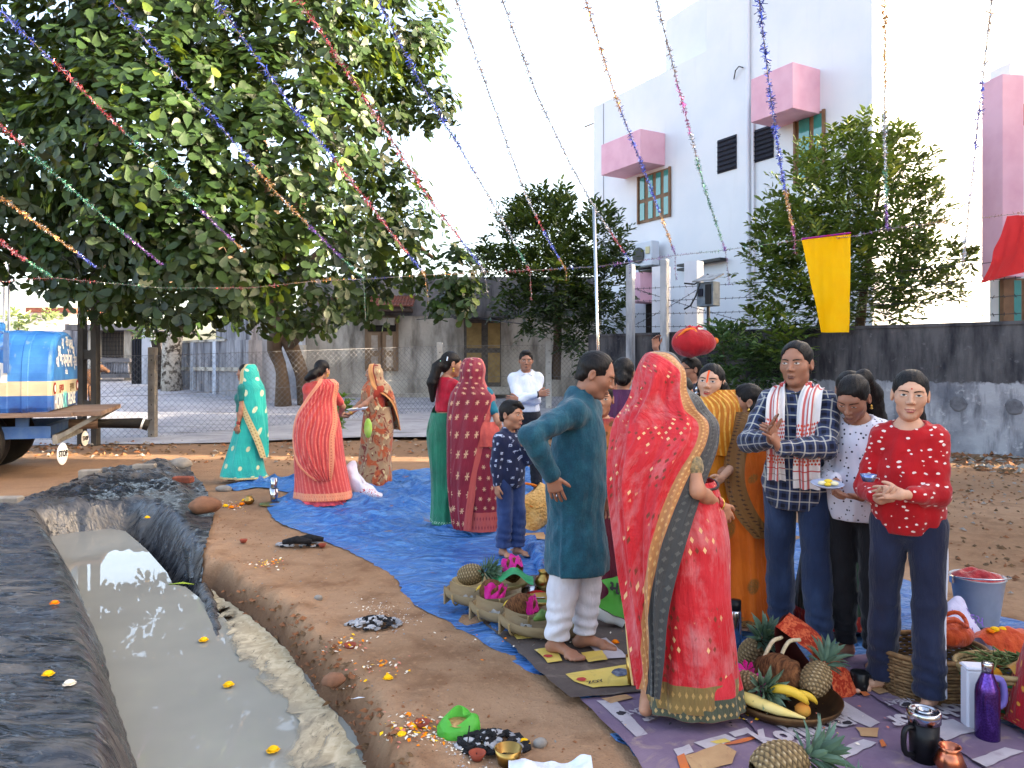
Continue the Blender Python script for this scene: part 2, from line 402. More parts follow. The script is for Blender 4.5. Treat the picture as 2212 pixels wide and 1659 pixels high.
# --- muddy water with drifting foam
def water_mat():
    m = Mat('muddy_water', rough=.015, spec=.5, IOR=1.33); v = m.co('pos'); x, y, z = m.xyz(v)
    n = m.noise(1.1, v, 3); c = m.mix(m.ramp(n, .35, .7), C(136, 135, 128), C(150, 149, 140)); m.set('Base Color', c)
    m.bump(m.noise(3.5, v, 2), .02, .02); return m.m
wp = resamp(WATER, .1)
tag(link('water', sheet_mesh('water', [(x + (.25 if x > -1.2 else -.2), y) for x, y in WATER], .25, lambda x, y: 0 * x + ZW), water_mat()), 'murky grey green water standing in the dug pool', kind='structure')
def foam_mat():
    m = Mat('foam', rough=.7, spec=.2); v = m.co('pos'); n = m.noise(11, m.map(v, (1, .8, 1)), 5, dist=1.6)
    c = m.mix(m.ramp(n, .35, .6), C(206, 190, 160), C(178, 158, 126)); c = m.mix(m.ramp(m.noise(30, v, 4, dist=2), .6, .68, 0, .45), c, C(128, 112, 88)); e_ = m.xyz(m.co('uv'))[2]; c = m.mix(m.f('MULTIPLY', m.ramp(e_, .02, .2, 1, 0), m.ramp(n, .35, .6, .25, .85)), c, C(140, 134, 120)); m.set('Base Color', c); m.bump(n, .12, .004)
    e = m.xyz(m.co('uv'))[2]; n3 = m.noise(3.2, m.map(v, (1.5, .6, 1), (0, 0, .5)), 4, .5, 1.6); al = m.ramp(m.f('ADD', m.f('MULTIPLY', e, 2.2), m.f('MULTIPLY', m.f('SUBTRACT', n3, .5), 1.3)), .02, .2, 0, .95); al = m.f('MULTIPLY', al, m.ramp(m.noise(9, m.map(v, (1.2, .6, 1), (0, 0, .5)), 4, .6, 2.5), .3, .42, .25, 1)); m.set('Alpha', al); return m.m
fo = [GX(x, y, ZW) for x, y in ((458, 1272), (478, 1292), (545, 1336), (622, 1408), (672, 1482), (727, 1548), (754, 1594), (788, 1664), (800, 1690), (690, 1690), (600, 1640), (585, 1650), (630, 1600), (650, 1560), (596, 1530), (570, 1480), (530, 1440), (495, 1400), (484, 1360), (466, 1316))]
fme = sheet_mesh('foam', fo, .05, lambda x, y: ZW + .006 + .004 * wob(w3(x, y), 14, 2), .012); fv = np.zeros(len(fme.vertices) * 3); fme.vertices.foreach_get('co', fv); fv = fv.reshape(-1, 3); fe = np.column_stack([fv[:, :2], polydist(fv[:, 0], fv[:, 1], fo[8:], False)]).astype(np.float32); fme.attributes['puv'].data.foreach_set('vector', fe.ravel())
tag(link('foam', fme, foam_mat()), 'cream coloured scum drifting along the earth side of the pool', kind='stuff')
# --- black plastic liner
def liner_mat():
    m = Mat('black_liner', rough=.42, spec=.65); v = m.co('pos')
    st = m.map(v, (1., 4.2, 1)); n = m.noise(3.2, st, 6, .6, 1.2); n2 = m.noise(1.3, v, 5); n3 = m.noise(16, m.map(v, (1, 3, 1)), 5, .6, 1)
    dust = m.f('MULTIPLY', m.ramp(n2, .4, .62), m.ramp(n, .42, .6)); dust2 = m.ramp(n3, .6, .74, 0, .6)
    c = m.mix(m.ramp(n, .4, .62), C(36, 38, 43), C(54, 57, 63)); c = m.mix(m.f('MULTIPLY', dust, .5), c, C(124, 112, 98)); c = m.mix(dust2, c, C(128, 118, 108))
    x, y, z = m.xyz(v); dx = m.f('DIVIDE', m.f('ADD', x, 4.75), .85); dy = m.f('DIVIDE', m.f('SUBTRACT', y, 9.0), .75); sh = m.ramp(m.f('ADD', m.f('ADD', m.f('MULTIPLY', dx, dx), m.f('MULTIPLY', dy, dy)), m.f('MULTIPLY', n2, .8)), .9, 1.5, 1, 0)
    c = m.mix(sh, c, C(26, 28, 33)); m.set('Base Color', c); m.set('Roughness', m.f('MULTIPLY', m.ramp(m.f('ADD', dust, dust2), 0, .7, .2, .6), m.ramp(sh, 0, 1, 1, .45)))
    rg = lambda q: m.f('SUBTRACT', 1., m.f('ABSOLUTE', m.f('MULTIPLY', m.f('SUBTRACT', q, .5), 5.)), clamp=True)
    m.bump(m.f('ADD', m.f('MULTIPLY', rg(m.noise(2.4, m.map(v, (1., 3.2, 1)), 3, .5, .8)), .7), m.f('ADD', m.f('MULTIPLY', rg(m.noise(7, m.map(v, (1., 2.6, 1)), 3, .5, .6)), .4), m.f('MULTIPLY', n3, .25))), .75, .015); return m.m
def liner_z(x, y):
    g = ground_z(x, y); p = w3(x, y)
    fold = np.abs(np.sin(y * 21 + 3 * wob(p * np.array([.5, 1, 1]), 2.5, 11) + 1.5 * x)) ** 2.2
    fan = np.abs(np.sin(x * 26 + 5 * wob(p, 1.6, 12)))
    far = sstep((y - 7.4) / .8)
    cr = np.clip(wob(p, 6, 21) + wob(p, 17, 22) * .7, -.2, 2)
    return g + .02 + fold * .014 * (1 - far) + far * (.025 * fan + .06 * cr * np.exp(-((x + 4.8) / .9) ** 2)) + .007 * wob(p, 12, 14)
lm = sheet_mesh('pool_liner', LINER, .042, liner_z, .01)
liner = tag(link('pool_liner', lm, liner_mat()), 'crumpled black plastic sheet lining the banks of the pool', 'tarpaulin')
# right hand flap of the liner folded over its brick, then a strip dipping into the water
rows = [[P(386, 1100, 8.3), P(425, 1098, 8.3), P(462, 1092, 8.3)], [P(388, 1150, 7.4), P(428, 1150, 7.35), P(458, 1132, 7.5)], [P(398, 1205, 6.7), P(424, 1215, 6.5), P(442, 1190, 6.75)], [P(405, 1240, 6.25), P(418, 1250, 6.2), P(428, 1245, 6.3)]]
X4 = crom(np.swapaxes(crom(np.array([[tuple(p) for p in r] for r in rows]), 40), 0, 1), 22); X4 = np.swapaxes(X4, 0, 1)
X4 += gnormals(X4) * (.03 * np.sin(np.linspace(0, 9, 22))[None, :, None]) * np.linspace(1, .4, 40)[:, None, None]
link('fold', grid_mesh('fold', X4), lm.materials[0], liner)
strip = [P(438, 1268, 5.95), P(452, 1300, 5.62), P(462, 1340, 5.28), P(470, 1380, 4.92), P(482, 1412, 4.7)]
X5 = np.stack([crom([tuple(p + Vector((o_, 0, h_))) for p in strip], 40) * 1. for o_, h_ in ((-.05, -.05), (-.045, .02), (0, .06), (.04, .03), (.05, -.06))], 1)
tpr = np.sin(np.linspace(.9, 3.1, 40))[:, None, None]; mid = X5.mean(1, keepdims=True); X5 = mid + (X5 - mid) * tpr + np.array([0, 0, -.02])
X5 = np.swapaxes(crom(np.swapaxes(X5, 0, 1), 20), 0, 1); X5 += .008 * wob(X5, 25, 5)[..., None]
link('hanging_strip', grid_mesh('strip', X5), lm.materials[0], liner)
# --- blue ground sheet
BLUE = [GX(x, y) for x, y in ((476, 1053), (540, 1040), (640, 1036), (720, 1034), (900, 1022), (950, 1016), (1060, 1014), (1200, 1012), (1400, 1040), (1700, 1120), (1900, 1220), (2030, 1300), (2120, 1322), (2212, 1345), (2400, 1392), (2400, 1800), (1560, 1800), (1412, 1664), (1372, 1632), (1318, 1588), (1282, 1546), (1262, 1520), (1215, 1488), (1130, 1448), (1075, 1408), (1010, 1372), (960, 1342), (905, 1316), (872, 1288), (852, 1246), (800, 1216), (745, 1188), (690, 1166), (648, 1148), (612, 1136), (588, 1118), (576, 1098), (588, 1082), (622, 1075), (628, 1066), (560, 1054), (510, 1062))]
FLAT = [GX(x, y) for x, y in ((960, 1255), (1420, 1240), (2060, 1420), (2400, 1500), (2400, 1800), (1300, 1800), (1260, 1520))]
def blue_z(x, y):
    p = w3(x, y); fl = 1 - sstep(np.where(inpoly(x, y, FLAT), polydist(x, y, FLAT) / .12, 0))
    rd = np.abs(np.sin(5.2 * (y - .35 * x) + 2.2 * wob(p, 1.5, 31))) ** 6; rd2 = np.abs(np.sin(9 * (y + .5 * x) + 2.5 * wob(p, 2.2, 32))) ** 8
    fold = .07 * np.exp(-((y - (7.02 - .05 * (x + 1.0))) / .06) ** 2) * sstep((x + 1.1) / .3) * sstep((1.0 - x) / .3)
    ed = np.clip(polydist(x, y, BLUE) / .18, 0, 1); far = sstep((y - 6.5) / 2)
    return .005 + fl * ((.028 + .045 * far) * rd + (.02 + .035 * far) * rd2 + fold + .014 * wob(p, 7, 33) * (1 - .0 * far) + .008) * (.1 + .9 * ed)
def blue_mat():
    m = Mat('blue_tarpaulin', rough=.42, spec=.4); v = m.co('pos'); n = m.noise(.9, v, 5); n2 = m.noise(7, m.map(v, (1, 3, 1), (0, 0, .6)), 6, .6, 1)
    c = m.mix(m.ramp(n, .35, .65), C(30, 84, 150), C(52, 116, 180)); c = m.mix(m.ramp(n2, .47, .66, 0, .65), c, C(92, 150, 204))
    c = m.mix(m.f('MULTIPLY', m.ramp(n, .45, .68), m.ramp(n2, .4, .6, .1, .55)), c, C(112, 116, 130)); c = m.mix(m.ramp(m.noise(6, v, 6, .6, 1.5), .63, .7, 0, .75), c, C(142, 96, 70))
    m.set('Base Color', c); rg = lambda q: m.f('SUBTRACT', 1., m.f('ABSOLUTE', m.f('MULTIPLY', m.f('SUBTRACT', q, .5), 6.)), clamp=True)
    m.bump(m.f('ADD', m.f('MULTIPLY', n2, .5), m.f('ADD', m.f('MULTIPLY', rg(m.noise(1.7, m.map(v, (1, 2.2, 1), (0, 0, .5)), 3, .5, 1.2)), .9), m.f('MULTIPLY', rg(m.noise(5, m.map(v, (1, 1.8, 1), (0, 0, -.4)), 3, .5, .8)), .45))), .85, .035); return m.m
bt = tag(link('ground_sheet', sheet_mesh('ground_sheet', BLUE, .05, blue_z, .012), blue_mat()), 'crinkled bright blue plastic sheet spread on the soil under the crowd', 'tarpaulin')
tuck = np.array([[tuple(P(x, y, d)) for x, y, d in r] for r in (((1118, 1180, 6.6), (1130, 1160, 6.6), (1165, 1165, 6.4)), ((1140, 1205, 6.2), (1160, 1190, 6.0), (1185, 1190, 6.1)), ((1145, 1238, 5.9), (1168, 1225, 5.7), (1188, 1220, 5.8)), ((1150, 1250, 5.75), (1172, 1248, 5.7), (1188, 1240, 5.7)))])
X6 = np.swapaxes(crom(np.swapaxes(crom(tuck, 24), 0, 1), 18), 0, 1); X6 += .02 * wob(X6, 22, 3)[..., None]; link('bunched_fold', grid_mesh('bunch', X6), bt.data.materials[0], bt)

# ================================================================ walls and houses
def plaster(name, c1, c2, dark=None, vs=(1, 1, .18), sc=3., b=.25):
    m = Mat(name, rough=.92, spec=.12); v = m.co('pos'); n = m.noise(1.1, v, 6); n2 = m.noise(sc, m.map(v, vs), 6, .6); c = m.mix(m.ramp(n, .38, .62), c1, c2)
    if dark is not None: c = m.mix(m.ramp(n2, .47, .66, 0, .9), c, dark)
    c = m.mix(m.ramp(m.noise(14, v, 5), .6, .75, 0, .3), c, C(90, 88, 88)); m.set('Base Color', c); m.bump(m.noise(12, v, 6), b, .02); return m.m
# boundary wall: dark weathered coping band over a patchy pale foot
def bwall_mat():
    m = Mat('boundary_wall_plaster', rough=.93, spec=.1); v = m.co('pos'); x, y, z = m.xyz(v)
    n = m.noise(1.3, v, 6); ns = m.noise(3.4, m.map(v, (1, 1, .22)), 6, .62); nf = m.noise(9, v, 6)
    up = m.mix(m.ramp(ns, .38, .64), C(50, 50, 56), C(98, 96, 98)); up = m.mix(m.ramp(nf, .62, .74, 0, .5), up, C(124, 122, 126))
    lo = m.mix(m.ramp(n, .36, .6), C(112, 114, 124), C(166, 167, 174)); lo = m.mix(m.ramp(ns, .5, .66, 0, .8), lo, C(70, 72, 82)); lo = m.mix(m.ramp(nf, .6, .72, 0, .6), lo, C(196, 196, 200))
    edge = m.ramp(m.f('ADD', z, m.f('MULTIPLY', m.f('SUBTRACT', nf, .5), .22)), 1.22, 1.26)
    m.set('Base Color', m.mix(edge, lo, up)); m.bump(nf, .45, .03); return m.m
BW = bwall_mat()
WA, WB = Vector((2.0, 19.5)), Vector((9.9, 11.95)); wdir = (WB - WA).normalized(); wnor = Vector((wdir.y, -wdir.x))
bwall = thing('boundary_wall', 'long weathered grey boundary wall, black along its top, behind the crowd', 'wall')
def wall_strip(name, A, Bp, z0, z1, th, m, parent, proud=0):
    A, Bp = Vector(A), Vector(Bp); L = (Bp - A).length; a = math.atan2(Bp.y - A.y, Bp.x - A.x); mid = (A + Bp) / 2
    return B().box((mid.x, mid.y, (z0 + z1) / 2), (L, th, z1 - z0), a).obj(name, m, parent)
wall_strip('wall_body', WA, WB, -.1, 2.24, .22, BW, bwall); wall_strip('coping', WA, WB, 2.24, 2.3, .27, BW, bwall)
WAn = math.atan2(wdir.y, wdir.x)
def on_wall(x, z, off=0.):
    # point of the wall's near face below picture column x
    k = (x - CX) / FL; t = (WA.x - k * WA.y) / (k * wdir.y - wdir.x); p = WA + wdir * t; f = Vector((-wdir.y, wdir.x))
    if f.y > 0: f = -f
    p = p + f * (.11 + off); return Vector((p.x, p.y, z))
for x, y in ((2074, 872), (2193, 880)):
    p = on_wall(x, 0, .002); z = CAMH - (y - CY) * p.y / FL; b = B(); n = 9
    ring = [(random.uniform(.12, .16) * math.cos(2 * math.pi * i / n), random.uniform(.13, .17) * math.sin(2 * math.pi * i / n)) for i in range(n)]
    q = Vector((wdir.x, wdir.y, 0)); f = Vector((wdir.y, -wdir.x, 0)); f = f if f.y < 0 else -f
    vv = [p + q * u + Vector((0, 0, z + w)) for u, w in ring] + [p + q * u * .8 + Vector((0, 0, z + w * .8)) + f * .012 for u, w in ring]
    b.raw(vv, [tuple(range(n, 2 * n))] + [(i, (i + 1) % n, n + (i + 1) % n, n + i) for i in range(n)]).obj('patch', mat('wall_patch', C(112, 112, 118), C(88, 88, 95), 9), bwall)
# fence posts along the wall with barbed wire
CONC = plaster('pale_concrete', C(158, 160, 166), C(186, 187, 190), C(104, 106, 112)); STEEL = mat('grey_steel', C(150, 148, 145), C(112, 108, 104), 8, .45, .5, .7); BLACK = mat('black_iron', C(24, 24, 28), None, rough=.5, spec=.4)
for x0, x1, yt, yb, zf, nm in ((1366, 1384, 572, 800, 0., 'slim grey concrete post with a white pilaster behind the man in teal'), (1440, 1457, 560, 800, 0., 'slim grey concrete post right of the dark doorway')):
    p = on_wall((x0 + x1) / 2, 0, .14); w = (x1 - x0) * p.y / FL * 1.0; zt = CAMH - (yt - CY) * p.y / FL
    t = thing('fence_post', nm, 'post', (p.x, p.y, 0), WAn); B().box((0, 0, zt / 2), (w * .95, .14, zt), bev=.015).obj('shaft', CONC, t)
    pb = on_wall(x0 + (1366 == x0 and 33 or 30), 0, -.7); B().box((pb.x, pb.y, zt / 2 - .05), (.34, .3, zt + .1), WAn).obj('pillar', mat('white_paint', C(225, 228, 236), C(205, 210, 222), 2), None)
    oo = COL.objects[-1]; tag(oo, 'white square gate pillar left of the dark doorway' if x0 == 1366 else 'white square gate pillar right of the dark doorway', 'pillar')
p0, p1 = on_wall(1372, 1.55, .24), on_wall(1330, .9, .5); B().bar(p1, p0, .12, .12).obj('brace_post', CONC); tag(COL.objects[-1], 'slanting concrete brace leaning against the fence post', 'post')
bwm = mat('wire', C(62, 62, 66), None, rough=.5, metal=.6)
def barbed(name, a, b, sag, label, r=.006):
    pts = [Vector(a).lerp(Vector(b), i / 14) - Vector((0, 0, sag * math.sin(math.pi * i / 14))) for i in range(15)]; bb = B().tube(pts, r, 4)
    n = int((Vector(b) - Vector(a)).length / .16)
    for i in range(n):
        p = Vector(a).lerp(Vector(b), (i + .5) / n) - Vector((0, 0, sag * math.sin(math.pi * (i + .5) / n))); e = Vector((random.uniform(-.02, .02), 0, .03)); bb.bar(p - e, p + e, .009)
    tag(bb.obj(name, bwm), label, 'wire')
for k, (ya, yb, la) in enumerate(((762, 735, 'lowest'), (722, 702, 'second'), (690, 672, 'third'), (656, 640, 'topmost'))):
    a = on_wall(1384, 0, .12); c = on_wall(2212, 0, .12); a.z = 2.45 + .3 * k; c.z = 2.42 + .3 * k; barbed('barbed_wire', a, c, .07, la + ' strand of barbed wire strung above the boundary wall')
a = on_wall(1384, 0, .1); a.z = 3.35; c = on_wall(1640, 0, .1); c.z = 2.4; barbed('barbed_wire', a, c, .03, 'barbed wire strand slanting down from the left post to the shrub')
a = on_wall(1384, 0, .1); a.z = 2.5; c = on_wall(1530, 0, .1); c.z = 3.3; barbed('barbed_wire', a, c, .03, 'barbed wire strand slanting up behind the meter box')
# --- white two storey house
WH = Mat('white_wall', rough=.9, spec=.15)
_v = WH.co('pos'); _c = WH.mix(WH.ramp(WH.noise(.7, _v, 5), .4, .65), C(222, 223, 227), C(214, 217, 223)); _c = WH.mix(WH.ramp(WH.noise(4, WH.map(_v, (1, 1, .1)), 5), .6, .8, 0, .28), _c, C(200, 199, 200)); WH.set('Base Color', _c); WH.bump(WH.noise(40, _v, 3), .1, .01); WH = WH.m
PINK = mat('pink_paint', C(226, 176, 190), C(216, 162, 178), 2, .85); BROWN = mat('brown_window_frame', C(128, 96, 72), C(112, 82, 60), 5, .6); TEAL = mat('teal_glass', C(40, 128, 122), None, rough=.05, spec=.8)
DARKM = mat('dark_louvre', C(34, 38, 54), C(26, 28, 40), 20, .7)
D1 = 28.; HD = lambda x: D1 / (1 + .000901 * (x - 1282))          # depth of the facade below picture column x
def HP(x, y, off=0.):
    d = HD(x); p = P(x, y, d); return p + HN * off
HA = P(1282, 785, D1); HB = P(1885, 785, HD(1885)); hx = (HB - HA); hx.z = 0; HL = hx.length; hx.normalize(); HN = Vector((hx.y, -hx.x, 0)); HN = HN if HN.y < 0 else -HN
HAng = math.atan2(hx.y, hx.x)
house = thing('white_house', 'tall white two storey house with pink window canopies behind the wall', 'house', (HA.x, HA.y, 0), HAng)
inv = Matrix.Rotation(-HAng, 3, 'Z')
def HLc(x, y):   # picture point -> (along, height) on the facade
    p = HP(x, y); return ((p - HA).dot(hx), p.z)
s1 = HLc(1527, 300)[0]; zt1 = P(1282, 232, D1).z; zt2 = 17.
b = B().box((s1 / 2, 4, zt1 / 2), (s1, 8, zt1)).box(((s1 + HL) / 2, 4.5, zt2 / 2), (HL - s1, 9.01, zt2)).obj('wall', WH, house)
def hbox(name, m, x0, y0, x1, y1, out, inn=0., parent=None, bev=0.):
    (a0, z1), (a1, z0) = HLc(x0, y0), HLc(x1, y1); z1 = HLc((x0 + x1) / 2, y0)[1]; z0 = HLc((x0 + x1) / 2, y1)[1]
    return B().box(((a0 + a1) / 2, -(out - inn) / 2, (z0 + z1) / 2), (abs(a1 - a0), out + inn, z1 - z0), bev=bev).obj(name, m, parent or house)
def hwindow(x0, y0, x1, y1, cols, rows, top_open=False):
    w = hbox('window', BROWN, x0, y0, x1, y1, .03); (a0, _), (a1, _) = HLc(x0, y0), HLc(x1, y1); z1 = HLc((x0 + x1) / 2, y0)[1]; z0 = HLc((x0 + x1) / 2, y1)[1]
    fr = .07
    for (u0, u1) in cols:
        for (v0, v1) in rows:
            aa, ab = a0 + (a1 - a0) * u0, a0 + (a1 - a0) * u1; za, zb = z0 + (z1 - z0) * v0, z0 + (z1 - z0) * v1
            B().box(((aa + ab) / 2, -.036, (za + zb) / 2), (ab - aa, .03, zb - za)).obj('pane', TEAL, w)
    for u in (0, 1):
        B().box((a0 + (a1 - a0) * u, -.05, (z0 + z1) / 2), (fr, .06, z1 - z0 + .02)).obj('jamb', BROWN, w)
hwindow(1381, 372, 1449, 476, ((.06, .2), (.33, .47), (.58, .72), (.82, .97)), ((.06, .42), (.5, .96)))
hwindow(1720, 248, 1782, 392, ((.14, .5), (.66, .96)), ((.08, .28), (.36, .96)))
for x0, y0, x1, y1 in ((1350, 305, 1437, 372), (1680, 168, 1772, 262)):
    hbox('canopy', PINK, x0, y0, x1, y1, 1.0, 0, bev=.01)
for x0, y0, x1, y1 in ((1551, 297, 1592, 370), (1631, 275, 1672, 346)):
    v_ = hbox('vent', DARKM, x0, y0, x1, y1, .03); (a0, _), (a1, _) = HLc(x0, y0), HLc(x1, y1); z1 = HLc((x0 + x1) / 2, y0)[1]; z0 = HLc((x0 + x1) / 2, y1)[1]
    for k in range(7): B().box(((a0 + a1) / 2, -.05, z0 + (k + .5) / 7 * (z1 - z0)), (a1 - a0 - .06, .05, .03), M=Matrix.Rotation(.6, 3, 'X')).obj('slat', DARKM, v_)
(a_, z_) = HLc(1620, 300); B().tube([(a_, -.08, 1), (a_, -.08, zt2 - .3)], .055, 8).tube([(a_ + .17, -.06, 1), (a_ + .17, -.06, 9)], .04, 8).obj('drain_pipe', mat('white_pipe', C(214, 217, 226), None, rough=.4), house)
(a_, z_) = HLc(1304, 300); B().box((a_, -.006, zt1 / 2), (.03, .02, zt1 - .1)).obj('wall_joint', mat('joint_grey', C(150, 150, 156)), house)
B().tube([(-.7, .1, HLc(1282, 262)[1]), (.1, .1, HLc(1282, 264)[1])], .03, 6).obj('spout', STEEL, house)
(a_, z_) = HLc(1600, 148); B().tube([(a_ - .2, -.06, z_ - .25), (a_ - .08, -.12, z_ - .05), (a_ + .05, -.12, z_ + .02), (a_ + .15, -.05, z_ - .03)], .018, 5).obj('cable_end', BLACK, house)
hbox('doorway', mat('door_dark', C(46, 32, 26), C(34, 24, 20), 6), 1396, 655, 1436, 790, .02); hbox('door_canopy', PINK, 1392, 592, 1420, 655, .7)
for k in range(3): hbox('door_pane', mat('yellow_pane', C(210, 190, 90)), 1411, 668 + k * 14, 1418, 677 + k * 14, .03)  # small plain yellow panes in the dark doorway
for x0, x1, y in ((1478, 1572, 567), (1395, 1440, 585), (1478, 1498, 582)): hbox('shade_edge', BLACK, x0, y - 2, x1, y + 3, .3)
hbox('name_plate', mat('white_plate', C(236, 236, 240)), 1500, 585, 1517, 592, .03)
# air conditioner outdoor unit
d_ = HD(1395) - .6; t = thing('air_conditioner', 'pale grey air conditioner unit on the white house wall behind the post', 'air conditioner', P(1396, 580, d_), HAng + .1)
B().box((0, 0, .45), (.85, .35, .8), bev=.03).obj('casing', mat('ac_grey', C(196, 202, 212), None, rough=.5), t); B().box((.25, -.19, .55), (.16, .03, .22)).obj('label_plate', mat('ac_label', C(200, 190, 150)), t); B().lathe([(.26, 0), (.26, .03), (.02, .035)], 18, (-.16, -.185, .42), Matrix.Rotation(R(90), 3, 'X')).obj('fan_grille', BLACK, t); B().box((0, 0, .02), (.9, .4, .04)).obj('bracket', BLACK, t)
# electricity meter box
d_ = 16.6; t = thing('meter_box', 'grey metal meter box with sloping lid on a post by the white house', 'meter box', P(1530, 800, d_), HAng + .2)
zz = P(0, 662, d_).z - P(0, 800, d_).z
B().box((0, 0, zz + .26), (.42, .26, .52), bev=.01).obj('box', mat('box_grey', C(96, 112, 128), C(126, 138, 148), 7, .6), t)
B().raw([(-.26, -.22, zz + .52), (.26, -.22, zz + .52), (.26, .2, zz + .68), (-.26, .2, zz + .68), (-.26, -.22, zz + .55), (.26, -.22, zz + .55), (.26, .2, zz + .71), (-.26, .2, zz + .71)], [(3, 2, 1, 0), (4, 5, 6, 7), (0, 1, 5, 4), (1, 2, 6, 5), (2, 3, 7, 6), (3, 0, 4, 7)]).obj('lid', mat('lid_grey', C(170, 172, 174), C(120, 120, 122), 5), t)
B().box((.1, -.145, zz + .25), (.14, .03, .42)).obj('door', BLACK, t); B().box((-.1, -.145, zz + .3), (.12, .03, .16)).obj('meter', DARKM, t); B().tube([(0, 0, -.5), (0, 0, zz)], .035, 6).obj('post', BLACK, t)
B().tube([P(1478, 612, 17.2), P(1500, 614, 17.1), P(1515, 606, 17), P(1530, 592, 17)], .02, 5).obj('cable', BLACK, None); tag(COL.objects[-1], 'black cable looping from the white house to the meter box', 'cable')
B().tube([P(1478, 668, 16.6), P(1492, 660, 16.5), P(1503, 640, 16.5), P(1512, 612, 16.5)], .02, 5).obj('cable', BLACK, None); tag(COL.objects[-1], 'black cable hanging below the meter box lid', 'cable')
# --- right hand white house, its pink fin and the unseen house added to shade the yard
rh = thing('white_house', 'white house with a tall pink fin at the right edge behind the wall', 'house', (8.6, 18.3, 0), R(25))
B().box((7, 4.2, 6.5), (14, 8, 13)).obj('wall', WH, rh)
fd = 15.6; f0 = P(2138, 560, fd)
RHI = (Matrix.Translation((8.6, 18.3, 0)) @ Matrix.Rotation(R(25), 4, 'Z')).inverted()
def rbox(name, m, x0, y0, x1, y1, d, th, parent=rh):
    a, c = P(x0, y0, d), P(x1, y1, d); o = B().box(((a.x + c.x) / 2, d, (a.z + c.z) / 2), (c.x - a.x, th, a.z - c.z), R(10)).obj(name, m, parent); o.matrix_parent_inverse = RHI; return o
rbox('fin', PINK, 2140, 172, 2191, 600, 14.7, .5)
w = rbox('window', BROWN, 2157, 602, 2262, 700, 14.9, .1)
for k in range(4):
    q = rbox('pane', TEAL, 2160 + k * 26, 606, 2178 + k * 26, 695, 14.86, .08)
rbox('block', WH, 2150, 150, 2300, 790, 15.4, .5)
rbox('upper_window', mat('orange_shade', C(196, 120, 80)), 2203, 228, 2300, 268, 15.0, .4); rbox('upper_pane', TEAL, 2204, 360, 2300, 440, 15.3, .2)
nb = thing('added_shade_house', 'unseen white house added right of the yard to shade it', 'house', (12.2, 0, 0))
B().box((5, .25, 4.4), (10, 18.7, 8.8)).obj('wall', WH, nb); B().box((1.5, 10.25, 4.4), (3, 1.29, 8.8)).obj('wall', WH, nb); B().box((5, 13.0, 5.6), (10, 2.4, 11.2)).obj('wall', WH, nb); B().box((5, 15.8, 3.3), (10, 3.19, 6.6)).obj('wall', WH, nb); B().box((5, .25, 8.95), (10.4, 19.1, .3)).obj('roof', CONC, nb)  # added blocks; heights and gap shaped for the yard's shade and sun strip
for k in range(5):
    B().box((-.02, -6 + 3.4 * k, 5.6), (.1, 1.2, 1.4)).obj('window', BROWN, nb); B().box((-.02, -6 + 3.4 * k, 2.0), (.1, 1.2, 1.4)).obj('window', BROWN, nb)
# ================================================================ old houses across the road
def pbox(name, m, x0, y0, x1, y1, d, th, parent, bev=0., rz=0.):
    """box whose near face spans picture points (x0,y0)-(x1,y1) at depth d"""
    a, c = P(x0, y0, d), P(x1, y1, d)
    return B().box(((a.x + c.x) / 2, d + th / 2, (a.z + c.z) / 2), (abs(c.x - a.x), th, a.z - c.z), rz, bev=bev).obj(name, m, parent)
CREAM = plaster('cream_plaster', C(172, 166, 156), C(196, 191, 182), C(106, 100, 92), (1, 1, .25), 2.2); DGREY = plaster('dark_cement', C(104, 103, 106), C(126, 124, 126), C(72, 72, 76))
PALEB = plaster('pale_blue_wash', C(176, 184, 198), C(196, 202, 212), C(130, 136, 148)); STAIN = plaster('stained_grey', C(130, 131, 138), C(158, 158, 164), C(58, 58, 66), (1, 1, .12), 4.); WOOD = mat('pale_brown_wood', C(146, 122, 98), C(124, 102, 82), 8, .75, stretch=(1, 1, .2)); PANEL = mat('wood_panel', C(172, 160, 148), C(156, 142, 128), 9, .8)
dh = 23.2
oh = thing('old_house', 'old grey plastered house with a tiled window hood and brown shutters', 'house')
pbox('wall', CREAM, 648, 682, 1300, 880, dh, 5, oh); pbox('upper_wall', DGREY, 648, 598, 1300, 682, dh - .06, 4, oh); pbox('plinth', CREAM, 648, 850, 1000, 885, dh - .25, .3, oh)
sh = pbox('shutter_window', WOOD, 788, 684, 860, 802, dh - .08, .1, oh)
pbox('transom', mat('dark_gap', C(40, 36, 34)), 794, 700, 855, 716, dh - .1, .05, sh); pbox('awning_flap', CREAM, 796, 686, 852, 702, dh - .2, .08, sh)
for x0, x1 in ((794, 822), (826, 854)):
    pbox('shutter_leaf', WOOD, x0, 718, x1, 798, dh - .13, .05, sh)
    pbox('panel', PANEL, x0 + 8, 724, x1 - 6, 758, dh - .15, .03, sh); pbox('panel', PANEL, x0 + 8, 770, x1 - 6, 792, dh - .15, .03, sh)
TILE = mat('red_clay_tile', C(122, 74, 62), C(96, 58, 50), 7, .85, bump=.3)
hood = pbox('window_hood', mat('hood_wood', C(74, 60, 54), None), 770, 664, 886, 672, dh - .75, .8, oh)
a, c = P(768, 664, dh - .8), P(892, 664, dh - .8); n = 17
tm = B(); r_ = (c.x - a.x) / n / 2; tm.raw([(r_ * math.cos(t_), y_, r_ * .9 * math.sin(t_) + (y_ * .42)) for y_ in (0, .32) for t_ in np.linspace(math.pi, 0, 7)], [(i, i + 1, 8 + i, 7 + i) for i in range(6)]); tm.raw([(r_ * math.cos(t_), 0, r_ * .9 * math.sin(t_)) for t_ in np.linspace(math.pi, 0, 7)], [tuple(range(7))]); tme = tm.me('tile'); tme.materials.append(TILE)
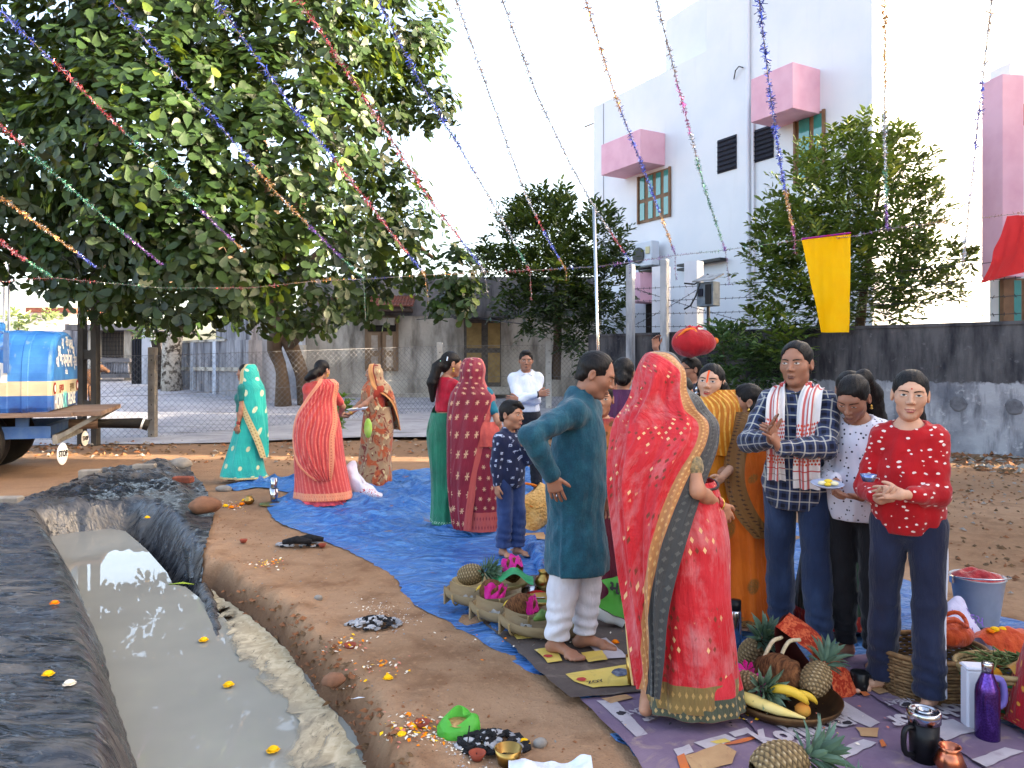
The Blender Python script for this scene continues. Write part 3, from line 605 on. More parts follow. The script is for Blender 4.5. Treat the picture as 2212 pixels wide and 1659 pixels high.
for j in range(3):
    for i in range(n): o = link('tile', tme, None, hood, (a.x + r_ * (2 * i + 1), a.y + j * .27, a.z + .03 + j * .13))
dr = pbox('double_door', mat('door_frame_grey', C(104, 98, 92), C(82, 78, 74), 9), 1002, 690, 1082, 835, dh - .1, .12, oh)
YP = mat('ochre_panel', C(166, 140, 92), C(142, 118, 78), 5, .8)
for x0, x1 in ((1008, 1040), (1054, 1080)):
    for y0, y1 in ((698, 752), (762, 826)): pbox('panel', YP, x0, y0, x1, y1, dh - .13, .05, dr)
pbox('porch_beam', DGREY, 975, 672, 1110, 684, dh - 1.2, 1.2, oh); pbox('door_step', CREAM, 985, 836, 1100, 852, dh - .6, .6, oh)
B().tube([P(900, 690, dh - .3), P(1000, 684, dh - .3), P(1130, 700, 20)], .012, 4).obj('wire', bwm); tag(COL.objects[-1], 'thin wire strung along the front of the old house', 'wire')
pw = thing('yard_wall', 'pale blue washed wall between the old house and the stained wall', 'wall'); pbox('wall', PALEB, 552, 690, 652, 885, 22.6, .4, pw); pbox('pilaster', CREAM, 646, 745, 656, 880, 22.4, .3, pw)
# stained compound wall with buttresses, going back to the left
A_, B_ = P(394, 785, 26.1), P(549, 785, 22.3); sw = thing('compound_wall', 'grey compound wall streaked with black stains behind the fence', 'wall')
def seg(name, m, t0, t1, y0, y1, th, out=0.):
    a, c = A_.lerp(B_, t0), A_.lerp(B_, t1); z1 = CAMH - (y0 - CY) * 24 / FL; z0 = CAMH - (y1 - CY) * 24 / FL; mid = (a + c) / 2; dv = c - a
    return B().box((mid.x, mid.y - out, (z0 + z1) / 2), (dv.length, th, z1 - z0), math.atan2(dv.y, dv.x)).obj(name, m, sw)
seg('wall', STAIN, 0, 1, 737, 885, .25); seg('upper_wall', STAIN, .55, 1, 690, 737, .2); seg('ledge', CREAM, 0, 1, 793, 801, .4); seg('coping', CREAM, 0, .7, 733, 738, .36)
for t_ in (.02, .22, .55, .97): seg('buttress', PALEB if t_ < .9 else STAIN, t_, t_ + .045, 738, 885, .42)
# house with grille and balcony rail on the left
lh = thing('old_house', 'grey house with window grille, balcony rail and iron gate at the far left', 'house'); dl = 28.5
pbox('wall', STAIN, 135, 712, 296, 860, dl + 1.2, 3, lh); pbox('roof_slab', DGREY, 140, 700, 330, 713, dl - .2, 4, lh); pbox('pillar', CREAM, 190, 712, 204, 830, dl, .5, lh); pbox('pillar', CREAM, 268, 712, 284, 838, dl, .5, lh); pbox('pillar', PALEB, 306, 706, 326, 845, 27, .5, lh)
gr = pbox('grille', mat('grille_back', C(92, 88, 86)), 208, 716, 266, 772, dl + .9, .1, lh)
for k in range(9): pbox('bar', BLACK, 209 + k * 7, 716, 210.2 + k * 7, 772, dl + .5, .04, gr)
for k in range(6): pbox('bar', BLACK, 208, 720 + k * 9, 266, 721 + k * 9, dl + .5, .04, gr)
ra = pbox('balcony_rail', DGREY, 205, 774, 280, 782, dl - .4, .3, lh); pbox('base_rail', DGREY, 205, 808, 280, 816, dl - .4, .3, ra)
for k in range(13): B().lathe([(.03, 0), (.07, .12), (.05, .25), (.04, .42)], 6, P(209 + k * 5.6, 808, dl - .3)).obj('baluster', STAIN, ra, True)
gt = pbox('iron_gate', mat('gate_sheet', C(36, 38, 50), C(52, 56, 70), 12, .6), 284, 732, 309, 836, 27.2, .06, lh)
for k in range(5): pbox('bar', BLACK, 285 + k * 5.5, 726, 286.5 + k * 5.5, 836, 27.1, .05, gt)
tag(pbox('far_house', plaster('far_wall', C(220, 208, 200), C(206, 196, 190)), 60, 672, 150, 800, 44, 3, None), 'small pale house with reddish roof far off at the left', 'house'); fh_ = COL.objects[-1]
pbox('roof', TILE, 55, 664, 155, 674, 43.5, 4, fh_)
# white speckled trunk standing by the gate
WT = Mat('speckled_bark', rough=.9); v_ = WT.co('pos'); WT.set('Base Color', WT.mix(WT.ramp(WT.noise(5, v_, 6, .7), .48, .56), C(178, 172, 162), C(70, 62, 54))); WT.bump(WT.noise(9, v_, 5), .6, .05)
wt = thing('tree', 'pale speckled bare trunk beside the iron gate', 'tree', (0, 0, 0))
B().tube([P(372, 862, 25), P(370, 800, 25), P(372, 740, 25), P(382, 690, 25)], [.36, .3, .3, .3], 10).obj('trunk', WT.m, wt, True)
B().tube([P(350, 850, 25.5), P(345, 790, 25.5), P(335, 735, 25.5)], [.2, .17, .14], 8).obj('stem', mat('dark_bark', C(74, 64, 56), C(50, 44, 40), 6), wt, True)
# ================================================================ wire fence with concrete posts
fpts = [Vector((-14.5, 14.6)), Vector((-7.41, 15.9)), Vector((-1.9, 20.0)), Vector((.97, 20.6)), Vector((2.6, 19.2))]
fz = lambda p: float(road_z(0, p.y)) - .05
fence = thing('wire_fence', 'sagging diamond wire mesh fence between the yard and the road', 'fence')
PHOLE = mat('post_hole', C(40, 38, 36))
for i, (x, yt, dd, la) in enumerate(((330, 750, 15.9, 'slim concrete fence post with bolt holes beside the twin-legged pole'), (950, 740, 19.95, 'concrete fence post behind the woman in green'), (1185, 737, 20.5, 'concrete fence post right of the man in white'))):
    p = P(x, yt, dd); z0 = float(road_z(0, dd)) - .2; t = thing('fence_post', la, 'post', (p.x, p.y, z0)); hgt = p.z - z0
    B().box((0, 0, hgt / 2), (.155, .14, hgt), bev=.012).obj('shaft', mat('post_conc%d' % i, C(150, 144, 136) if i == 0 else C(196, 194, 190), C(120, 112, 104) if i == 0 else C(170, 168, 164), 5, .9), t)
    for k in range(6): B().lathe([(.014, 0), (.014, .012), (.001, .012)], 6, (.01, -.078, hgt * (.12 + .15 * k)), Matrix.Rotation(R(90), 3, 'X')).obj('bolt_hole', PHOLE, t)
fm = B(); fhgt = 1.72; WIRE = mat('fence_wire', C(112, 112, 116), None, rough=.5, metal=.4)
for a, c in zip(fpts[:-1], fpts[1:]):
    L = (c - a).length; za, zc = fz(a), fz(c)
    def fp(s, h):
        t_ = s / L; q = a.lerp(c, t_); return Vector((q.x, q.y - .09, za + (zc - za) * t_ + h))
    n = int(L / .13)
    for k in range(-int(fhgt / .13) - 1, n + 1):
        for sg in (1, -1):
            s0 = k * .13 if sg > 0 else k * .13 + fhgt; s1 = s0 + sg * fhgt; h0, h1 = 0., fhgt
            if s0 < 0: h0 = -s0 * 1.; s0 = 0.
            if s0 > L: h0 = s0 - L; s0 = L
            if s1 > L: h1 = fhgt - (s1 - L); s1 = L
            if s1 < 0: h1 = fhgt + s1; s1 = 0.
            if h1 - h0 > .05: fm.bar(fp(s0, h0), fp(s1, h1), .0062, .004)
    for h_ in (.02, .9, fhgt): fm.bar(fp(0, h_), fp(L, h_), .008)
o = fm.obj('mesh', WIRE, fence); o['kind'] = 'stuff'
# kerb of rubble and litter along the fence foot
# ================================================================ twin-legged concrete pole
pd = 14.9; hp = thing('utility_pole', 'dark twin-legged concrete utility pole with oval openings behind the tanker', 'pole', P(192, 945, pd)); u_ = pd / FL
PC = plaster('pole_concrete', C(74, 70, 66), C(92, 88, 82), C(54, 50, 48)); zt_ = 9.
for s in (-1, 1): B().bar((s * 15 * u_, 0, -.3), (s * 11 * u_, 0, zt_), .105, .16).obj('leg', PC, hp)
for k in range(8): 
    zz = .62 + k * .98; w_ = 2 * 14 * u_; b_ = B(); n = 8
    prof = [(-w_ / 2, -.2)] + [(w_ / 2 * -math.cos(math.pi * i / n), -.2 + .12 * math.sin(math.pi * i / n)) for i in range(1, n)] + [(w_ / 2, -.2)] + [(w_ / 2, .2)] + [(w_ / 2 * math.cos(math.pi * i / n), .2 - .12 * math.sin(math.pi * i / n)) for i in range(1, n)] + [(-w_ / 2, .2)]
    m_ = len(prof); b_.raw([(x, -.06, z + zz) for x, z in prof] + [(x, .06, z + zz) for x, z in prof], [tuple(range(m_)), tuple(range(2 * m_ - 1, m_ - 1, -1))] + [(i, m_ + i, m_ + (i + 1) % m_, (i + 1) % m_) for i in range(m_)]).obj('web', PC, hp)
for x0, x1, la in ((6, 10, 'left'), (17, 21, 'right')): B().bar(P(x0 + 2, 720, 30), P(x0 + 2, 560, 30), .07).obj('utility_pole', CONC); tag(COL.objects[-1], la + ' leg of the distant pale pole above the tanker', 'pole')
# ================================================================ trees
def leaf_template(w=.27, fold=.12, droop=.12):
    r = [(0, 0), (.16, .12), (.45, .36), (.72, .5), (.9, .36), (1, 0)]; V = []; 
    for t, s in r: V += [(t, -s * w * 2 * .98, -droop * t * t), (t, 0, -fold * s * .6 - droop * t * t), (t, s * w * 2 * .98, -droop * t * t)]
    F = []
    for i in range(5): F += [(3 * i, 3 * i + 3, 3 * i + 4, 3 * i + 1), (3 * i + 1, 3 * i + 4, 3 * i + 5, 3 * i + 2)]
    return np.array(V), np.array(F)
def narrow_template(w=.17):
    V = [(0, 0, 0), (.35, -w, .02), (.35, 0, -.03), (.35, w, .02), (.75, -w * .7, -.06), (.75, 0, -.1), (.75, w * .7, -.06), (1, 0, -.2)]
    return np.array(V), np.array([(0, 1, 2, 2), (0, 2, 3, 3), (1, 4, 5, 2), (2, 5, 6, 3), (4, 7, 5, 5), (5, 7, 6, 6)])
def leaf_mat(name, c1, c2, c3, src='col', rough=.42):
    m = Mat(name, rough=rough, spec=.4)
    if src == 'col': f, _, _ = m.xyz(m.co('col'))
    else: f = m.co('rnd')
    c = m.mix(m.ramp(f, 0, .6), c1, c2); c = m.mix(m.ramp(f, .88, 1), c, c3); c = m.mix(m.ramp(m.noise(20, m.co('pos'), 3), .5, .75, 0, .35), c, c1)
    m.set('Base Color', c); m.transl(m.mix(.4, c, C(140, 160, 30)), .22); return m.m
def place_leaves(T, F, pos, xd, zd, size, colr):
    """template leaves at pos, pointing xd, upper side zd"""
    xd = xd / np.linalg.norm(xd, axis=1, keepdims=True); yd = np.cross(zd, xd); yd /= np.linalg.norm(yd, axis=1, keepdims=True) + 1e-9; zz = np.cross(xd, yd)
    V = pos[:, None, :] + size[:, None, None] * (T[None, :, :1] * xd[:, None] + T[None, :, 1:2] * yd[:, None] + T[None, :, 2:3] * zz[:, None])
    n, k = len(pos), len(T); Fa = (F[None] + (np.arange(n) * k)[:, None, None]).reshape(-1, 4)
    col = np.repeat(np.column_stack([colr, colr, colr]), k, 0); return V.reshape(-1, 3), Fa, col
BARK = mat('brown_bark', C(104, 86, 70), C(84, 70, 58), 3, .95, bump=.5, bscale=12, bdist=.04, stretch=(1, 1, .3))
big = thing('tree', 'huge broad-leaved tree overhanging the fence and the left half of the yard', 'tree', (-6.2, 21, .35))
OFF = Vector((-6.2, 21, .35))
BL = [(60, 60, 14, 250), (330, 40, 13, 260), (600, 50, 13.5, 240), (800, 60, 15, 165), (880, 190, 15.5, 100), (60, 320, 13, 230), (310, 320, 12.5, 250), (570, 320, 13, 230), (740, 240, 15, 150), (930, 90, 15.5, 55), (945, 240, 15.7, 45), (50, 500, 14, 110), (220, 520, 13, 150), (420, 520, 12.5, 180), (630, 540, 14, 180), (800, 470, 16, 130), (880, 540, 16.5, 100), (975, 585, 16.5, 62), (220, 620, 14.5, 80), (400, 620, 14.5, 100), (545, 640, 16, 80), (690, 640, 17, 85), (800, 625, 17, 75), (1000, 640, 16.5, 42), (955, 655, 16.3, 36), (130, 580, 15, 60), (470, 660, 14, 45), (300, 650, 15, 50), (840, 400, 16, 70), (-120, 200, 14, 200), (-100, 480, 14, 150), (300, -180, 13, 220), (650, -160, 14, 220)]
def limb(pts, rs, n=8): return B().tube(crom([tuple(p) for p in pts], 14), list(np.interp(np.linspace(0, 1, 14), np.linspace(0, 1, len(rs)), rs)), n)
tp = lambda x, y, d: P(x, y, d) - OFF
tr = limb([tp(612, 885, 21), tp(608, 800, 21), tp(592, 748, 21), tp(612, 700, 21), tp(600, 600, 20.5)], [.24, .15, .2, .3, .26], 10); link('trunk', tr.me('trunk', True), BARK, big)
link('trunk', limb([tp(662, 885, 21.2), tp(652, 810, 21.2), tp(630, 750, 21.1), tp(608, 700, 21)], [.24, .18, .2, .26], 10).me('stem', True), BARK, big)
for pts, rs in (([(625, 745, 21), (655, 715, 20.6), (680, 690, 20), (760, 600, 18)], [.16, .12, .1, .06]), ([(605, 640, 20.8), (450, 520, 17), (350, 350, 14)], [.28, .16, .06]), ([(605, 620, 20.6), (650, 420, 18), (700, 200, 15.5)], [.26, .16, .06]), ([(600, 650, 20.8), (400, 620, 18), (150, 560, 15)], [.2, .12, .05]), ([(610, 620, 20.6), (800, 480, 18), (940, 560, 16.7)], [.2, .11, .04]), ([(605, 600, 20.6), (560, 300, 17), (480, 60, 14)], [.26, .15, .06])): link('branch', limb([tp(*q) for q in pts], rs).me('branch', True), BARK, big)
T1, F1 = leaf_template(); pos, xd, zd, sz, cl = [], [], [], [], []
for bxx, byy, bd, br in BL:
    c = np.array(P(bxx, byy, bd)); r = br * bd / FL; nwh = int(5.4 * br * br * 3.14 / 2300) + 8
    for k in range(nwh):
        q = RNG.normal(size=3); q /= np.linalg.norm(q)
        if q[1] > .35 and RNG.random() < .8: q[1] = -q[1]
        rr = r * (RNG.uniform(.86, 1.1) if RNG.random() < .66 else RNG.uniform(.35, .85))
        p = c + q * rr * np.array([1, .8, 1]); ax = q * .75 + np.array([0, -.15, .55]) + RNG.normal(size=3) * .25; ax /= np.linalg.norm(ax)
        t1 = np.cross(ax, [.3, .2, 1]); t1 /= np.linalg.norm(t1); t2 = np.cross(ax, t1); nl = RNG.integers(6, 10); ph = RNG.uniform(0, 6.28); tone = np.clip(RNG.normal(.42, .28) + .12 * q[2], 0, .86)
        for i in range(nl):
            a = ph + i * 2.4; rad = t1 * np.cos(a) + t2 * np.sin(a); el = RNG.uniform(-.25, .55)
            d = rad * np.cos(el) + ax * np.sin(el) + np.array([0, 0, -.3]); pos.append(p + RNG.normal(size=3) * .04); xd.append(d); zd.append(ax + RNG.normal(size=3) * .2); sz.append(RNG.uniform(.11, .28)); cl.append(np.clip(tone + RNG.normal(0, .1) + (.5 if RNG.random() < .02 else 0), 0, 1))
pos, xd, zd, sz, cl = map(np.array, (pos, xd, zd, sz, cl))
depth = pos[:, 1]; px = CX + FL * pos[:, 0] / depth; py = CY - FL * (pos[:, 2] - CAMH) / depth; sc_ = sz / depth - 10. * ((px < 5) | (px > 2200) | (py < 5)); near = np.argsort(-sc_)[:300]; rest = np.ones(len(pos), bool); rest[near] = False
V_, F_, c_ = place_leaves(T1, F1, pos[rest] - np.array(OFF), xd[rest], zd[rest], sz[rest], cl[rest])
LC = (C(23, 41, 22), C(52, 77, 38), C(110, 130, 52))
cr = link('crown', mesh_np('crown', V_, F_, True, None, c_), leaf_mat('broad_leaves', *LC), big); cr['kind'] = 'stuff'
lme = mesh_np('leaf', T1, F1); lme.materials.append(leaf_mat('broad_leaf', *LC, src='rnd'))
for i in near:
    x = Vector(xd[i]).normalized(); y = Vector(zd[i]).cross(x).normalized(); m4 = Matrix.Translation(Vector(pos[i]) - OFF) @ basis(x, y).to_4x4() @ Matrix.Scale(sz[i], 4)
    o = bpy.data.objects.new('leaf', lme); COL.objects.link(o); o.parent = big; o.matrix_local = m4
def shoot_tree(label, base, blobs, trunk, cols, lsz, dens=1., name='tree'):
    t = thing(name, label, 'tree' if name == 'tree' else 'shrub', base); T, F = narrow_template(); bo = np.array(base); pos, xd, zd, sz, cl = [], [], [], [], []
    for bxx, byy, bd, br in blobs:
        c = np.array(P(bxx, byy, bd)); r = br * bd / FL; n = int(dens * br * br * 3.14 / 260) + 8
        for k in range(n):
            q = RNG.normal(size=3); q /= np.linalg.norm(q); q[1] = -abs(q[1]) if RNG.random() < .7 else q[1]
            p0 = c + q * r * RNG.uniform(.35, .9); d0 = q * .8 + np.array([0, 0, .45]) + RNG.normal(size=3) * .3; d0 /= np.linalg.norm(d0); Ls = r * RNG.uniform(.25, .6) if RNG.random() < .8 else r * .75; tone = np.clip(RNG.normal(.4, .22) + .2 * q[2], 0, 1); m = max(7, int(Ls / (lsz * .3)))
            for i in range(m):
                s = i / m; p = p0 + d0 * Ls * s + np.array([0, 0, -.25 * Ls * s * s]); sd = np.cross(d0, [0, 0, 1.]); sd /= np.linalg.norm(sd) + 1e-6; up = np.cross(sd, d0); sg = 1 if i % 2 else -1
                x = sd * sg * RNG.uniform(.6, 1) + d0 * RNG.uniform(.4, .9) + up * RNG.uniform(-.2, .5); pos.append(p); xd.append(x); zd.append(up + RNG.normal(size=3) * .35); sz.append(lsz * RNG.uniform(.7, 1.25)); cl.append(np.clip(tone + RNG.normal(0, .12), 0, 1))
    V_, F_, c_ = place_leaves(T, F, np.array(pos) - bo, np.array(xd), np.array(zd), np.array(sz), np.array(cl))
    me = bpy.data.meshes.new('crown'); me.from_pydata(V_.tolist(), [], [tuple(dict.fromkeys(f)) for f in F_.tolist()]); a = me.attributes.new('pcol', 'FLOAT_COLOR', 'POINT'); c4 = np.ones((len(V_), 4), np.float32); c4[:, :3] = c_; a.data.foreach_set('color', c4.ravel())
    o = link('crown' if name == 'tree' else 'foliage', me, leaf_mat(label[:20], *cols), t); o['kind'] = 'stuff'
    for pts, rs in trunk: link('trunk' if name == 'tree' else 'stem', limb([P(*q) - Vector(base) for q in pts], rs, 7).me('trunk', True), BARK, t)
    return t
b2 = (6.9, 16.1, 0)
shoot_tree('bushy green tree behind the boundary wall, right of the white house corner', b2, [(1800, 360, 16, 80), (1880, 340, 16, 75), (1960, 360, 16, 65), (1770, 450, 15.9, 110), (1880, 450, 15.8, 120), (1990, 460, 16, 70), (1700, 520, 15.9, 90), (1660, 590, 15.7, 75), (1760, 570, 15.6, 110), (1880, 570, 15.6, 120), (1990, 590, 15.7, 85), (1700, 660, 15.5, 75), (1930, 640, 15.5, 80), (1820, 650, 15.4, 80), (1650, 500, 16, 40), (2035, 620, 15.7, 45), (2080, 560, 15.7, 28), (1940, 300, 16, 40), (1830, 300, 16, 40), (1690, 740, 15.2, 60), (1650, 700, 15.6, 50)],
    [([(1760, 760, 15.9), (1790, 640, 15.9), (1800, 500, 16)], [.13, .1, .05]), ([(1850, 760, 15.9), (1870, 600, 15.9), (1900, 400, 16)], [.12, .08, .03])], (C(34, 56, 26), C(92, 116, 48), C(160, 168, 70)), .17, .95)
b3 = (1.6, 20.6, .3)
shoot_tree('dark green tree between the old house and the white house', b3, [(1120, 520, 20.5, 75), (1190, 500, 20.5, 85), (1270, 530, 20.5, 80), (1100, 600, 20.3, 70), (1190, 600, 20.2, 100), (1290, 610, 20.3, 80), (1140, 670, 20.2, 60), (1230, 690, 20.2, 70), (1310, 680, 20.3, 55), (1130, 460, 20.6, 40), (1205, 450, 20.6, 35), (1300, 470, 20.6, 35), (1340, 560, 20.3, 35), (1050, 560, 20.6, 40), (1250, 730, 20.2, 45)],
    [([(1200, 820, 20.6), (1205, 700, 20.6), (1200, 560, 20.6)], [.14, .1, .05])], (C(20, 36, 20), C(48, 70, 34), C(96, 112, 52)), .19, 1.7)
shoot_tree('feathery grey green shrub against the boundary wall beside the red bundle', (on_wall(1560, 0, .5).x, on_wall(1560, 0, .5).y, 0), [(1560, 760, 16.0, 55), (1600, 790, 15.9, 60), (1545, 720, 16.1, 30), (1590, 720, 16.1, 30), (1640, 790, 15.7, 50), (1560, 830, 15.9, 50), (1690, 790, 15.4, 55), (1680, 850, 15.4, 40)],
    [([(1575, 960, 16.0), (1575, 850, 16), (1560, 740, 16)], [.04, .03, .015])], (C(36, 62, 38), C(72, 104, 62), C(110, 134, 84)), .13, 1.5, 'shrub')
shoot_tree('small bright green plant in front of the old house wall', tuple(P(738, 960, 14.6)), [(735, 870, 14.6, 22), (728, 900, 14.6, 20), (745, 885, 14.6, 18), (730, 925, 14.6, 14)], [([(735, 945, 14.6), (733, 900, 14.6), (735, 870, 14.6)], [.02, .015, .01])], (C(60, 96, 36), C(104, 142, 60), C(150, 170, 80)), .1, 2.4, 'shrub')
shoot_tree('pale green bush far off above the tanker', tuple(P(40, 720, 36)), [(30, 690, 36, 22), (120, 690, 36, 26), (60, 700, 36, 18)], [([(40, 720, 36), (40, 690, 36)], [.05, .03])], (C(110, 130, 84), C(150, 166, 110), C(190, 196, 150)), .3, 1.5, 'shrub')
shoot_tree('light green shrub spilling over the gate pillar at the left', tuple(P(345, 860, 25.8)), [(330, 700, 25.6, 30), (350, 712, 25.6, 25), (310, 715, 26, 18)], [([(345, 860, 25.8), (340, 760, 25.8), (335, 700, 25.7)], [.05, .04, .02])], (C(84, 112, 50), C(128, 152, 74), C(160, 176, 90)), .2, 1.3, 'shrub')
# ================================================================ water tanker
tn = Vector((-6.42, 10.72, 0)); ax_ = Vector((.938, .347, 0)).normalized(); wy_ = Vector((-.347, .938, 0)).normalized()   # rear-left corner; axis towards the rear; across
TA = math.atan2(ax_.y, ax_.x)
tk = thing('water_tanker', 'blue and cream water tanker lorry seen from behind at the left edge', 'truck', tn, TA)          # local x towards the rear, y across (0..2), z up
BLUEP = Mat('tank_blue_paint', rough=.5, spec=.4); v_ = BLUEP.co('Object'); x_, y_, z_ = BLUEP.xyz(v_); n_ = BLUEP.noise(3, v_, 6)
c_ = BLUEP.mix(BLUEP.ramp(n_, .35, .65), C(34, 104, 178), C(58, 132, 200)); c_ = BLUEP.mix(BLUEP.ramp(BLUEP.noise(7, BLUEP.map(v_, (1, 1, .3)), 6), .6, .72, 0, .6), c_, C(150, 168, 182))
lo_ = BLUEP.mix(BLUEP.ramp(n_, .4, .6), C(24, 70, 140), C(44, 96, 164)); c_ = BLUEP.mix(BLUEP.ramp(z_, 1.125, 1.13, 1, 0), c_, lo_)
cb_ = BLUEP.mix(BLUEP.ramp(n_, .4, .7), C(206, 194, 160), C(184, 170, 140)); band = BLUEP.f('MULTIPLY', BLUEP.ramp(z_, 1.125, 1.13), BLUEP.ramp(z_, 1.325, 1.33, 1, 0)); c_ = BLUEP.mix(band, c_, cb_)
c_ = BLUEP.mix(BLUEP.f('MULTIPLY', BLUEP.ramp(z_, .86, 1.0, 1, 0), BLUEP.ramp(BLUEP.noise(9, v_, 5), .45, .6)), c_, C(52, 44, 40)); c_ = BLUEP.mix(BLUEP.ramp(BLUEP.noise(14, v_, 5, .7), .66, .7, 0, .7), c_, C(96, 60, 40)); BLUEP.set('Base Color', c_); BLUEP.bump(n_, .1, .02)
def tank_prof(w=2.0, z0=.9, z1=2.06):
    pts = [(0.02, z0), (0, z0 + .06)]; n = 22
    for i in range(n + 1):
        a = math.pi * (1 - i / n); cx = math.cos(a); sx = math.sin(a)
        pts.append((w / 2 + w / 2 * (abs(cx) ** .75) * (1 if cx > 0 else -1), z1 - .78 + .78 * (sx ** .8)))
    return pts + [(w, z0 + .06), (w - .02, z0)]
pr = tank_prof(); m_ = len(pr); xs_ = [(-4.5, 0), (-.62, 0), (-.6, .012), (-.53, .012), (-.51, 0), (-.36, 0), (-.35, .012), (-.28, .012), (-.27, 0), (-.04, 0), (0, -.03), (.02, -.08)]; V = []; cyz = (1., 1.45)
for x, g in xs_: V += [(x, cyz[0] + (y - cyz[0]) * (1 + g), cyz[1] + (z - cyz[1]) * (1 + g)) for y, z in pr]
F = [(i * m_ + k, i * m_ + (k + 1) % m_, (i + 1) * m_ + (k + 1) % m_, (i + 1) * m_ + k) for i in range(len(xs_) - 1) for k in range(m_)]; F.append(tuple(range((len(xs_) - 1) * m_, len(xs_) * m_)))
link('tank', mesh_py('tank', V, F), BLUEP.m, tk)
SB = mat('chassis_blue', C(58, 98, 158), C(84, 116, 160), 5, .6); RUST = mat('worn_plank', C(132, 112, 100), C(100, 78, 66), 6, .85, stretch=(.3, 1, 1)); WP = mat('white_sign_paint', C(232, 232, 228), None, rough=.6); CYANP = mat('cyan_sign_paint', C(120, 214, 214)); RB = mat('rubber', C(22, 22, 24), C(36, 34, 32), 6, .8); REDS = mat('sign_red', C(150, 50, 40))
B().box((-.9, .6, 2.09), (.34, .5, .16), bev=.02).box((-.75, .45, 2.02), (.16, .22, .2)).obj('hatch', BLUEP.m, tk)
B().box((-1.2, -.05, 1.78), (1.3, .08, .04)).box((-.52, -.05, 1.72), (.05, .09, .55)).box((-1.2, -.05, 2.0), (1.3, .05, .03)).obj('ladder_frame', SB, tk)
B().box((.3, .95, .87), (.68, 2.15, .06)).box((-2.0, -.1, .87), (4.6, .36, .05)).obj('platform', RUST, tk)
B().box((-2.2, .05, .62), (4.4, .08, .17)).box((-2.2, 1.8, .62), (4.4, .08, .17)).box((-.05, .95, .62), (.1, 1.9, .17)).box((-.35, .06, .78), (.16, .06, .2)).obj('chassis', SB, tk)
B().bar((.02, .02, .5), (.62, .02, .86), .06).bar((.02, 1.9, .5), (.62, 1.9, .86), .06).box((.06, .95, .52), (.06, 2.0, .13)).obj('bumper', mat('bumper_grey', C(140, 138, 132), C(108, 104, 98), 8), tk)
for cy in (-.05, .22, 1.75):
    w_ = link('wheel', None, None, tk); w_.location = (-1.05, cy, .5)
    B().lathe([(.3, -.13), (.47, -.13), (.505, -.08), (.505, .08), (.47, .13), (.3, .13)], 28, (0, 0, 0), Matrix.Rotation(R(90), 3, 'X')).obj('tyre', RB, w_, True); B().lathe([(.3, -.05), (.1, -.08), (.02, -.1)], 20, (0, 0, 0), Matrix.Rotation(R(90), 3, 'X')).obj('rim', SB, w_, True)
for y_, z_, s_ in ((.02, .31, 1.), (1.85, .36, .8)):
    sg = B().lathe([(.001, -.006), (.1, -.006), (.105, 0), (.1, .006), (.001, .006)], 20, (0, 0, 0), Matrix.Rotation(R(90), 3, 'Y'), 1, 1).obj('stop_disc', WP, tk, True, (.14, y_, z_), (0, 0, R(-24))); sg.scale = (1, 1.15 * s_, 1.5 * s_)
    tm_ = text_mesh('STOP', .08, .001, .002); link('lettering', tm_, mat('sign_black', C(30, 26, 26)), tk, (.151, y_ - .006, z_), (R(90), 0, R(66)), (s_, 1.5 * s_, 1))
pi = B(); pi.tube([(.1, 1.35, .63), (.42, 1.35, .63), (1.0, 1.35, .62), (1.12, 1.35, .58)], [.07, .07, .085, .09], 12); pi.obj('outlet_pipe', RB, tk, True); B().tube([(1.02, 1.35, .62), (1.05, 1.35, .61)], [.094, .094], 12).obj('pipe_clamp', WP, tk); B().tube([(.0, 1.35, .63), (.4, 1.35, .63)], .08, 12).obj('pipe_collar', RUST, tk)
def put_text(body, size, x, y, z, m, parent=tk, rot=(R(90), 0, R(90)), sc=(1, 1, 1), bold=.006):
    return link('lettering', text_mesh(body, size, .001, bold), m, parent, (x, y, z), rot, sc)
put_text('HORN', .22, .028, .42, 1.02, WP, sc=(.95, 1.35, 1)); put_text('OK', .22, .028, .84, 1.025, CYANP, sc=(.95, 1.5, 1)); put_text('PLEASE', .215, .028, 1.38, 1.03, WP, sc=(.9, 1.2, 1))
put_text('જયગોગા', .29, .03, .95, 1.62, WP); put_text('સે ટા', .1, .03, .95, 1.45, WP, bold=.002); put_text('પુરાણા', .13, .028, .6, 1.225, REDS, bold=.004); put_text('સુરાણા', .13, .028, 1.4, 1.225, mat('sign_ochre', C(120, 100, 70)), bold=.004)
arc = 'વિજય સપ્લાયર્સ'; gl = ['વિ', 'જ', 'ય', 'સ', 'પ્લા', 'ય', 'ર્સ']
for i, g in enumerate(gl):
    a = R(172 - i * 27); put_text(g, .24, .03, .98 + .68 * math.cos(a), 1.55 + .36 * math.sin(a), WP, rot=(R(90), 0, R(90)), bold=.004)
for y_ in (.14, 1.86): B().lathe([(.085, 0), (.085, .004), (.001, .004)], 18, (.026, y_, 1.225), Matrix.Rotation(R(90), 3, 'Y')).obj('emblem', REDS, tk); B().lathe([(.05, 0), (.05, .006), (.001, .006)], 14, (.027, y_, 1.225), Matrix.Rotation(R(90), 3, 'Y')).obj('emblem', WP, tk)
put_text('ભn', .55, -.86, -.012, 1.49, WP, rot=(R(90), 0, 0), bold=.014); put_text('2475663', .13, -.85, -.012, 1.24, mat('sign_dark', C(70, 62, 54)), rot=(R(90), 0, 0), bold=.002)
